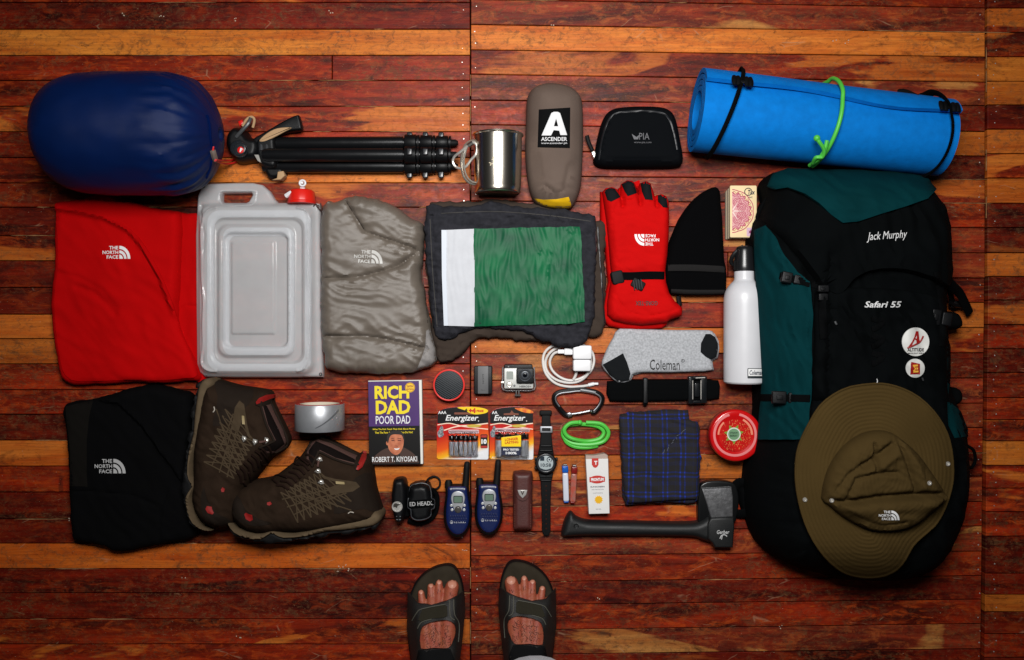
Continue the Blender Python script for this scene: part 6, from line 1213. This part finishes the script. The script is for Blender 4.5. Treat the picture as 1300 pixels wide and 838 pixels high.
# ------------------------------------------------------------------ red tin
t = Thing('body_butter_tin', 'round red tub with a strawberry lid and pale rings', 'tub', 926, 549)
rt = mat('glossy_red', (196, 16, 18), 0.22, coat=0.3)
t.part('tub', lathe(W(926.5, 549.3, 0.3), (W(926.5, 549.3, 0)[0], W(926.5, 549.3, 0)[1], 22 * S), [(0, 26), (0.03, 29), (0.5, 31), (1, 31)], 56), mat('tub_red', (110, 10, 14), 0.3))
k0 = W(926.5, 549.3, 0)
ld_ = t.part('lid', lathe((k0[0], k0[1], 20 * S), (k0[0], k0[1], 31.5 * S), [(0, 31), (0.05, 32), (0.8, 32), (0.93, 31.3), (1.0, 29.8), (1.0, 24), (0.94, 22.6), (0.94, 0)], 72), rt)
xc, yc = 933.2, 552.0
pr = mat('pale_pink_print', (226, 130, 130), 0.3)
def arcrib(r0, w_, a0, a1, m, nm, z=31.8, par=None):
    pts = [(xc + r0 * math.cos(math.radians(a)), yc + r0 * math.sin(math.radians(a))) for a in np.linspace(a0, a1, 40)]
    t.part(nm, ribbon(pts, w_, z, 0.1, 0.15, 1), m, ld_, smooth=False)
arcrib(26.3, 3.0, -78, 254, pr, 'pale_ring')
t.part('strawberry_print', flat(circ(xc, yc + 1, 20.6, 48), 31.3, 0.2), mat('strawberry', (206, 26, 16), 0.3, rgb2=(170, 8, 12), vs=40), ld_, smooth=False)
arcrib(21.5, 2.6, -62, 0, mat('pale_orange_highlight', (232, 140, 112), 0.3), 'painted_highlight', 31.5); arcrib(21, 2.2, 180, 228, mat('pale_orange_highlight', (232, 140, 112), 0.3), 'painted_highlight', 31.5)  # highlights on the lid painted as pale arcs
gs = []
for k in range(190):
    a = rnd.uniform(0, 6.28); r = 20 * math.sqrt(rnd.uniform(0.2, 1)); x, y = xc + r * math.cos(a), yc + 1 + r * math.sin(a)
    if x - xc + (y - yc) * 0.2 < -11 and rnd.random() < 0.8: continue
    s_ = rnd.uniform(0.35, 0.75); gs.append(flat([(x - s_ * 0.6, y), (x, y - s_), (x + s_ * 0.6, y), (x, y + s_)], 31.7, 0.1))
t.part('seed_print', join(*gs), mat('seed', (236, 150, 90), 0.4), ld_, smooth=False)
t.part('leaf_print', flat([(xc - 1.5 + (13 if k % 2 else 7.5) * math.cos(k * math.pi / 7 + 0.2), yc - 0.6 + (13 if k % 2 else 7.5) * math.sin(k * math.pi / 7 + 0.2)) for k in range(14)], 31.9, 0.1), mat('leaf_green', (120, 150, 50), 0.4), ld_, smooth=False)
t.part('centre_label', join(flat(circ(xc - 1.5, yc - 0.6, 8.6, 32), 32.2, 0.2)), mat('label_pale', (214, 216, 206), 0.4), ld_, smooth=False)
t.part('centre_disc', join(flat(circ(xc - 1.5, yc - 0.6, 7.2, 32), 32.4, 0.2)), mat('label_green', (110, 150, 112), 0.4), ld_, smooth=False)
t.part('centre_lettering', join(text('STRAW', xc - 1.5, yc - 2.4, 10, 2.6, 32.4, 0, 0.03, 0, 0.2), text('BERRY', xc - 1.5, yc + 1.2, 10, 2.6, 32.4, 0, 0.03, 0, 0.2)), mat('label_ink', (40, 66, 46), 0.5), ld_, smooth=False)
# ------------------------------------------------------------------ hatchet
t = Thing('hatchet', 'black handled hatchet with a bare steel blade face', 'axe', 830, 660)
AX = mat('axe_polymer', (15, 17, 18), 0.55, bump='n', bs=700, bst=0.3, rvar=0.08)
g = pillow(cr([(713, 680), (714, 670), (717, 660), (722, 651), (726, 650), (732, 656), (745, 660.5), (765, 661.5), (800, 662), (840, 663), (878, 663), (890, 660), (898, 655), (903, 657), (928, 655), (929, 672), (927, 693), (906, 693), (902, 689), (890, 685), (878, 681.5), (840, 680.5), (790, 680), (740, 680), (720, 681)], 3), 17, 8, 2.2, edge=0.35, z0=0.5, zref=8); t.part('handle', g, AX); AS = Surf(g)
t.part('lanyard_hole', join(ringz(731.5, 668, onto(731, 668, AS)[2] / S, 2.6, 0.6, 16, 5)), BLK)
t.part('sheath', slab(cr([(886, 626), (888, 616), (895, 611), (906, 609.5), (920, 610), (931, 613), (935, 620), (937, 632), (936, 646), (934, 655), (929, 663), (890, 664), (885, 655), (885, 640)], 3), 0.5, 11, 2), mat('sheath_plastic', (13, 14, 15), 0.3))
hd = slab([(890, 619.5), (905, 618.6), (928, 617.4), (930, 630), (930, 656), (902, 657), (897, 640)], 9, 15, 1.6)
t.part('blade', hd, mat('forged_steel', (118, 118, 120), 0.45, 0.7, bump='n', bs=180, bst=0.6, var=0.2, vs=60, rvar=0.15))
t.part('edge_bevel', ribbon([(891, 620.5), (907, 619.6), (927, 618.4)], 1.4, 15.0, 0.1, 0.3), mat('honed_steel', (196, 198, 200), 0.25, 1.0))
t.part('head_collar', slab([(901, 656.5), (930, 655), (931, 668), (929, 694), (906, 694), (903, 688), (897, 682), (897, 664)], 6, 20, 2.5), AX); HS = Surf(slab([(901, 656.5), (930, 655), (931, 668), (929, 694), (906, 694), (903, 688), (897, 682), (897, 664)], 6, 20, 2.5))
t.part('head_lettering', join(text('Gerber', 918, 675.5, 16, 5, HS, 0, 0.02, 0.2, 0.3), ribbon([(914, 684), (916, 680), (920, 679), (923, 681)], 1.2, HS, 0.3, 0.2), ribbon([(917, 680), (916, 685)], 1.0, HS, 0.3, 0.2)), mat('pale_ink', (190, 190, 190), 0.5))
# ------------------------------------------------------------------ headlamp
t = Thing('headlamp', 'black headlamp wrapped round its battery case with white letters', 'headlamp', 523, 636)
g = pillow([(500, 609), (506, 606.5), (513, 607), (516, 612), (517.5, 625), (517, 640), (514.5, 655), (511, 663), (505, 664), (501, 658), (498, 645), (497, 628), (498.5, 616)], 22, 6, 2, smooth_n=2, edge=0.4); t.part('lamp_body', g, BLK); HL = Surf(g)
lz = onto(504.2, 643.5, HL)[2] / S
r_ = t.part('reflector', join(ringz(504.2, 643.5, lz + 0.5, 6.0, 0.9, 30, 6), disc(504.2, 643.5, lz - 2, lz + 0.4, 5.8, 0.5, 30)), mat('lens_bright', (230, 228, 222), 0.12, 0.6))
t.part('bulb', slab(cr([(499.5, 644), (500, 640), (504, 639), (508.5, 640.5), (505, 642), (504, 645), (501.5, 643.5)], 2), lz, lz + 1.0, 0.3), mat('bulb_dark', (60, 58, 54), 0.2), r_)
t.part('body_marks', join(*[box(503, y, 509, y + 1.1, 20, 22.2, 0.3) for y in (616, 620, 623, 655, 659)]), mat('mark_grey', (96, 98, 100), 0.5))
g = pillow([(520, 616), (526, 613), (536, 611.5), (545, 614), (548, 622), (549.5, 632), (553, 634), (553, 646), (549, 648), (548, 656), (540, 661), (530, 662), (522, 659), (519.5, 650), (516.5, 645), (516.5, 632), (519, 628)], 26, 8, 2, smooth_n=1, edge=0.4); t.part('battery_case', g, BLK); HCs = Surf(g)
t.part('case_seam', cord([(521, 618), (528, 614.5), (537, 613.5), (545, 617), (547.5, 627), (548, 633), (551.5, 635), (551, 645), (547.5, 647), (546.5, 655), (538, 659.5), (528, 660), (522.5, 656), (521.5, 647), (518, 644), (518.5, 633)], 0.7, HCs, 0.5, 3, True), mat('seam_grey', (62, 64, 68), 0.4))
t.part('headband', join(ribbon([(517.5, 641), (530, 640), (540, 639), (552, 637.5)], 10, HCs, 1.4, 1.2)), BLKF)
t.part('lettering', text('ED HEADL', 535, 639.4, 30, 5.2, HCs, -3, 0.02, 0, 1.9), mat('grey_letter', (168, 168, 168), 0.6))
t.part('cable', join(cord3([(541, 612, 12), (545, 607, 6), (552, 605, 3), (558, 609, 3), (558, 617, 3), (553, 621, 4), (549, 620, 8)], 1.3, 5)), BLKR)
t.part('elastic', join(cord3([(549, 622, 8), (554, 628, 5), (555, 640, 4), (552, 652, 4), (545, 660, 4), (530, 664, 4), (518, 660, 4)], 3.2, 4, flatten=1.2), box(512, 618, 520, 655, 2, 12, 1.5, 2)), BLKF)
# ------------------------------------------------------------------ two way radios
NB = mat('navy_plastic', (10, 26, 74), 0.35, rvar=0.06); LG = mat('radio_silver', (176, 178, 182), 0.35, 0.4)
def radio(cx, cy, deg, label):
    t = Thing('two_way_radio', label, 'walkie talkie', cx, cy, 'pair of navy two way radios')
    R = lambda q: rot([(cx + x, cy + y) for x, y in q], cx, cy, deg); C = lambda x, y: R([(x, y)])[0]
    out = cr([(-15, -27), (-8, -30), (4, -30), (13, -28), (14.5, -18), (17, -5), (18, 8), (16, 22), (9, 33), (0, 36.5), (-9, 33), (-16, 22), (-18, 8), (-17, -5), (-15.5, -18)], 3)
    g = pillow(R(out), 20, 6, 2.2, edge=0.45); t.part('rubber_case', g, BLKR)
    fr = cr([(-12.5, -27), (-6, -28.5), (4, -28.5), (11, -27), (12.5, -17), (14.5, -4), (15, 8), (13.5, 20), (8, 29.5), (0, 33), (-8, 29.5), (-13.5, 20), (-15, 8), (-14.5, -4), (-13, -17)], 3)
    g2 = pillow(R(fr), 4.5, 3, 2.4, z0=19, edge=0.3, zref=2); f_ = t.part('front_shell', g2, NB); FR = Surf(g2)
    c0 = C(0.5, -13); zt_ = 23.2
    g3 = slab(R(cr([(0.5, -23), (7, -20.5), (9.3, -14), (8, -7), (6, -1), (4, 3.5), (0.5, 5.2), (-3, 3.5), (-5, -1), (-7, -7), (-8.3, -14), (-6, -20.5)], 3)), 20, 24.6, 1); p_ = t.part('silver_panel', g3, LG, f_)
    t.part('display', flat(R(rr(-4.6, -15.6, 5.6, -8, 0.8, 2)), 25.1, 0.4), mat('lcd_green', (98, 118, 104), 0.2), f_, smooth=False)
    t.part('display_rim', tube([W(x, y, 24.9) for x, y in R(rr(-5, -16, 6, -7.6, 1, 3))], 0.45 * S, 5, True), BLK, f_)
    t.part('button', join(*[disc(*C(x, y), 21, 25, 1.9, 0.7, 16) for x, y in ((-7.8, -4.5), (8.6, -4.5), (-7, 1), (8.2, 1))]), mat('button_silver', (190, 192, 194), 0.3, 0.3), f_)
    t.part('speaker_button', join(disc(*C(0.4, 0.8), 23, 26, 3.6, 0.9, 24), ringz(*C(0.4, 0.8), 25.2, 3.6, 0.6, 24, 6)), mat('button_dark', (96, 92, 88), 0.3, 0.6), f_)
    t.part('screw', join(disc(*C(-8.5, -25), 22, 24, 1.1, 0.3, 10), disc(*C(8.5, -25), 22, 24, 1.1, 0.3, 10)), LG, f_)
    gs = []
    for i in range(-3, 4):
        for j in range(3):
            x, y = C(i * 3 + (1.5 if j % 2 else 0), 9.5 + j * 3.4); z = onto(x, y, FR)[2] / S; gs.append(slab(rot(rr(x - 1.1, y - 1.1, x + 1.1, y + 1.1, 0.3, 1), x, y, 45), z - 0.5, z + 0.5, 0.2))
    t.part('grip_pattern', join(*gs), mat('navy_dark', (8, 22, 66), 0.4), f_)
    t.part('lettering', join(text('MOTOROLA', *C(3, 17), 15, 2.2, FR, deg, 0.03, 0, 0.4), text('M', *C(-7.8, 17), 2, 2, FR, deg, 0.03, 0, 0.4), ringz(*C(-7.8, 17), onto(*C(-7.8, 17), FR)[2] / S + 0.3, 1.7, 0.35, 16, 4), text('TALKABOUT', *C(0.5, -18.6), 9, 1.2, 24.6, deg, 0.02, 0, 0.2)), mat('radio_print', (196, 198, 204), 0.4), f_)
    t.part('knob', join(tube([W(*C(-11.2, -26), 9), W(*C(-11.5, -33), 9), W(*C(-11.5, -36.5), 9)], [5 * S, 4.9 * S, 3.6 * S], 16)), BLKR)
    t.part('antenna', tube([W(*C(9.5, -27), 9), W(*C(10.5, -36), 9), W(*C(11.6, -52), 9), W(*C(12, -58.5), 9), W(*C(12, -60), 9)], [4.8 * S, 4.2 * S, 3.9 * S, 3.5 * S, 2 * S], 16), BLKR)
radio(581, 646, 0, 'navy two way radio beside the headlamp, left of the pair')
radio(620.5, 643.5, 0, 'navy two way radio beside the brown pouch, right of the pair')
# ------------------------------------------------------------------ leather pouch
t = Thing('knife_pouch', 'dark brown leather knife pouch with a triangular badge', 'pouch', 664, 635)
LE = mat('brown_leather', (74, 34, 30), 0.5, bump='n', bs=260, bst=0.5, var=0.12, vs=40)
g = pillow(rr(651.3, 599, 676, 672, 3), 17, 6, 2.2, edge=0.5, disp=lambda X, Y, D: -0.8 * np.exp(-((D - 2.4) / 0.7) ** 2)); t.part('case', g, LE); LP = Surf(g)
fp_ = [(651.8, 598.6), (675.6, 598.6), (675.2, 615), (673.5, 626), (669, 633.5), (663.5, 636), (658, 633.5), (653.8, 626), (652, 615)]
g = drape(cr(fp_, 2), LP, 2.0, 2.2, 2.2); f_ = t.part('flap', g, LE); L2 = Surf(g)
t.part('badge', slab([(657, 622), (669.5, 622), (668, 628), (663.4, 632.6), (659, 628)], onto(663, 626, L2)[2] / S - 0.5, onto(663, 626, L2)[2] / S + 1.2, 0.4), mat('badge_silver', (206, 202, 198), 0.3, 0.6), f_)
t.part('badge_letter', text('V', 663.3, 626, 5, 5, onto(663, 626, L2)[2] / S + 1.3, 0, 0.05, 0, 0.2), mat('badge_ink', (60, 50, 46), 0.5), f_, smooth=False)
t.part('stitching', join(*[cord([(x, y), (x, y + 1.6)], 0.3, LP, 0.3, 1, seg=4) for x in (653.6, 673.7) for y in np.arange(640, 669, 3)]), mat('thread_brown', (120, 74, 60), 0.7))
# ------------------------------------------------------------------ person standing at the edge
t = Thing('person', 'person standing at the bottom edge in strapped black sandals and grey trousers', 'person', 612, 850)
SKN = mat('skin', (158, 84, 56), 0.55, bump='n', bs=500, bst=0.5, rgb2=(150, 66, 48), vs=70); SKN.node_tree.nodes['Principled BSDF'].inputs['Subsurface Weight'].default_value = 0.08
def cap(a, b, ra, rb, n=8):
    return [(tuple(np.array(a) * (1 - i / n) + np.array(b) * i / n), ra * (1 - i / n) + rb * i / n) for i in range(n + 1)]
def footballs(mx):
    q = lambda x, y, z: mx(x, y) + (z,)
    B = []
    toes = [((574, 745, 24), (572, 756, 26), (570, 780, 29), 8.6, 7.6), ((557.5, 740.5, 21), (557, 752, 25), (557, 780, 28), 4.6, 4.9), ((547, 745, 21), (547.5, 757, 25), (548, 780, 27), 4.5, 4.7), ((534.5, 753, 21), (536, 763, 24), (539, 783, 26), 4.4, 4.6), ((526, 765, 20), (530, 773, 22), (534, 788, 24), 4.0, 4.4)]
    ank = (556, 886, 50)
    for i, (a, b, c, ra, rb) in enumerate(toes):
        B += cap(q(*a), q(*b), ra * 1.02, rb * 1.12, 5) + cap(q(*b), q(*c), rb * 1.12, rb * 1.4, 8) + cap(q(*c), q(ank[0] + (c[0] - 553) * 0.45, ank[1] - 14, ank[2] - 8), rb * 1.4, 13, 16)
    B += cap(q(536, 790, 24), q(548, 905, 28), 9, 17, 12) + cap(q(571, 790, 25), q(563, 905, 28), 9, 17, 12) + cap(q(556, 905, 30), q(556, 918, 30), 19, 18, 4) + cap(q(556, 896, 40), q(556, 900, 66), 19, 20, 5)
    pts = [(Vector(W(*p)), r * S) for p, r in B]
    A = Vector(W(*q(556, 902, 68)))
    return pts, A
def legpts(A, sx):
    K = A + Vector((sx * 0.0, -0.03, 0.40)); Hh = Vector((0.018 + sx * 0.085 - 0.06, A.y - 0.03, 0.86)); o = []
    for a, b, ra, rb, n in ((A, A + (K - A) * 0.3, 0.033, 0.040, 6), (A + (K - A) * 0.3, A + (K - A) * 0.7, 0.040, 0.055, 6), (A + (K - A) * 0.7, K, 0.055, 0.056, 5), (K, Hh, 0.058, 0.085, 14)):
        o += [(a.lerp(b, i / n), ra + (rb - ra) * i / n) for i in range(n + 1)]
    return o, K, Hh
mL = lambda x, y: (x, y); mR = lambda x, y: (1223 - x, y - 5)
pL, AL = footballs(mL); pR, AR = footballs(mR)
lL, KL, HLp = legpts(AL, -1); lR, KR, HRp = legpts(AR, 1)
allp = pL + pR + lL + lR + [(HLp.lerp(HRp, i / 5) + Vector((0, 0, 0.05)), 0.11) for i in range(6)]
bmm = bmesh.new()
ico = bmesh.new(); bmesh.ops.create_icosphere(ico, subdivisions=2, radius=1.0); iv = [v.co.copy() for v in ico.verts]; ifc = [[v.index for v in f.verts] for f in ico.faces]; ico.free()
V = []; F = []
for c, r in allp:
    n0 = len(V); V += [tuple(c + v * r) for v in iv]; F += [tuple(i + n0 for i in f) for f in ifc]
tm = bpy.data.meshes.new('body_tmp'); tm.from_pydata(V, [], F); to = bpy.data.objects.new('body_tmp', tm); COL.objects.link(to)
md = to.modifiers.new('r', 'REMESH'); md.mode = 'VOXEL'; md.voxel_size = 0.0022; ms_ = to.modifiers.new('s', 'SMOOTH'); ms_.iterations = 4; ms_.factor = 0.5
dg = bpy.context.evaluated_depsgraph_get(); em = to.evaluated_get(dg).to_mesh(); BV = [tuple(v.co) for v in em.vertices]; BF = [tuple(p.vertices) for p in em.polygons]
to.evaluated_get(dg).to_mesh_clear(); bpy.data.objects.remove(to); bpy.data.meshes.remove(tm)
bg = (BV, BF); body_o = t.part('body', bg, SKN)
FT = Surf(bg)
SN = mat('sandal_leather', (24, 22, 20), 0.6, bump='n', bs=400, bst=0.5, rvar=0.1); FBD = mat('footbed', (50, 44, 35), 0.75, bump='n', bs=300, bst=0.4, var=0.15, vs=40)
NL = mat('toenail', (190, 128, 106), 0.4, spec=0.35)
for mx, sx in ((mL, -1), (mR, 1)):
    m = lambda q: [mx(x, y) for x, y in q]
    so_ = cr([(518, 778), (520, 757), (529, 737), (545, 723), (564, 716.5), (577, 719), (585, 733), (589, 752), (590, 780), (586, 815), (582, 850), (580, 880), (574, 910), (558, 922), (540, 916), (530, 895), (525, 860), (520, 825), (517.5, 800)], 3)
    cx, cy = 553, 820; inn = [(x + (cx - x) * 0.05, y + (cy - y) * 0.03) for x, y in so_]
    def SD(o_, z0, z1, b, **k): return slab(m(o_), z0, z1, b, **k)
    s_ = t.part('sandal', SD(so_, 0.4, 13, 2.5), BLKR, label='left sandal' if sx < 0 else 'right sandal')
    FBG = pillow(m(inn), 4, 6, 4, z0=12.5, edge=0.1, zref=4); t.part('footbed', FBG, FBD, s_)
    AL_ = Smooth(Surf(bg, FBG), *((510, 740, 600, 880) if sx < 0 else (623, 735, 713, 875)), 4, 1, 1)
    ou = [(517.5, 752), (522, 757), (530, 766), (548, 768.5), (566, 763.5), (580, 757), (588, 751), (590.5, 775), (588, 805), (584, 838), (583, 862), (568, 868), (550, 869), (532, 866), (524, 862), (521, 830), (516.5, 800)]
    ho = cr([(534, 801), (540, 792.5), (553, 788.5), (567, 787), (577, 792), (578.5, 803), (575, 814), (569, 823.5), (550, 824), (534, 824.5)], 2)
    g = drape(m(ou), AL_, 1.8, 2.6, 3.0, holes=[m(ho)], disp=lambda X, Y, D: 0.9 * np.exp(-((D - 0.8) / 1.0) ** 2)); u_ = t.part('sandal_upper', g, SN, s_)
    UPS = Surf(bg, FBG, g)
    t.part('velcro_strap', drape(m([(536, 774), (563, 768.5), (567.5, 770), (568, 782), (563, 784), (545, 785.5), (534, 789), (531, 787)]), UPS, 1.4, 1.6, 3), mat('strap_olive', (48, 45, 36), 0.8, bump='weave', bs=300, bst=0.5), s_)
    t.part('sandal_stitching', join(cord(m([(571, 762), (571.5, 782), (577, 787)]), 0.6, UPS, 0.5, 3, seg=5), cord(m([(576, 761), (577, 780), (583, 792), (582, 815)]), 0.6, UPS, 0.5, 3, seg=5), cord(m([(523, 788), (529, 778), (536, 773), (566, 767)]), 0.6, UPS, 0.5, 3, seg=5), cord(m([(530, 798), (535, 790), (548, 786)]), 0.6, UPS, 0.5, 3, seg=5)), mat('sandal_thread', (84, 82, 72), 0.7), s_)
    t.part('ankle_strap', drape(m([(531, 826), (550, 823.5), (572, 824.5), (577, 838), (576, 855), (552, 858), (530, 856), (528, 840)]), UPS, 1.0, 2, 3.5), mat('neoprene_strap', (20, 20, 21), 0.8, bump='weave', bs=300, bst=0.4), s_)
    for (x, y, rx, ry) in ((574.2, 741.5, 5.6, 5.8), (557.6, 739, 2.9, 2.9), (547, 743.3, 2.8, 2.8), (534.5, 751.8, 2.7, 2.6)):
        X_, Y_ = mx(x, y); t.part('toenail', drape(circ(X_, Y_, rx, 16, ry), FT, 0.5, 0.9, 1.2), NL, body_o)
hs = []
for mx in (mL, mR):
    for k in range(85):
        x = rnd.uniform(540, 573); y = rnd.uniform(791, 821); a = rnd.uniform(0.6, 2.4); L_ = rnd.uniform(3, 6)
        hs.append(cord([mx(x, y), mx(x + math.cos(a) * L_ * 0.5, y + math.sin(a) * L_ * 0.5 + 0.4), mx(x + math.cos(a + 0.4) * L_, y + math.sin(a + 0.4) * L_)], 0.17, FT, 0.5, 1, seg=4))
    for tx, ty in ((574, 756), (557, 752), (547, 756)):
        for k in range(7): x = tx + rnd.uniform(-3, 3); y = ty + rnd.uniform(-2, 3); hs.append(cord([mx(x, y), mx(x + rnd.uniform(-1, 1), y - 2.5)], 0.15, FT, 0.4, 1, seg=4))
t.part('foot_hair', join(*hs), mat('hair_dark', (40, 24, 18), 0.7), body_o, kind='stuff')
TR = mat('grey_trousers', (176, 176, 180), 0.9, bump='weave', bs=300, bst=0.4, var=0.05, vs=20)
gs = []
for A, K, Hh, sx in ((AL, KL, HLp, -1), (AR, KR, HRp, 1)):
    low = Vector((0.0435, -0.672, 0.105)) if sx > 0 else Vector((A.x - 0.01, -0.735, 0.13))
    P_ = [low.lerp(K + Vector((0, -0.005, 0)), i / 8) for i in range(9)] + [K.lerp(Hh, i / 8) for i in range(1, 9)]
    R_ = [0.078 - 0.0005 * i for i in range(9)] + [0.076 + 0.005 * i for i in range(1, 9)]
    v_, f_ = tube(P_, R_, 28, cap=False); v_ = [(x + 0.004 * math.sin(z * 40 + x * 50), y + 0.004 * math.sin(z * 33 + 2), z) for x, y, z in v_]; gs.append((v_, f_))
mid = HLp.lerp(HRp, 0.5); gs.append(lathe(tuple(mid + Vector((0, 0, -0.10))), tuple(mid + Vector((0, 0, 0.17))), [(0, 60), (0.2, 105), (0.5, 118), (0.8, 112), (1, 104)], 36, lambda tt, a: 0.8 + 0.25 * abs(math.sin(a)) if False else 1.0))
t.part('trousers', join(*gs), TR)
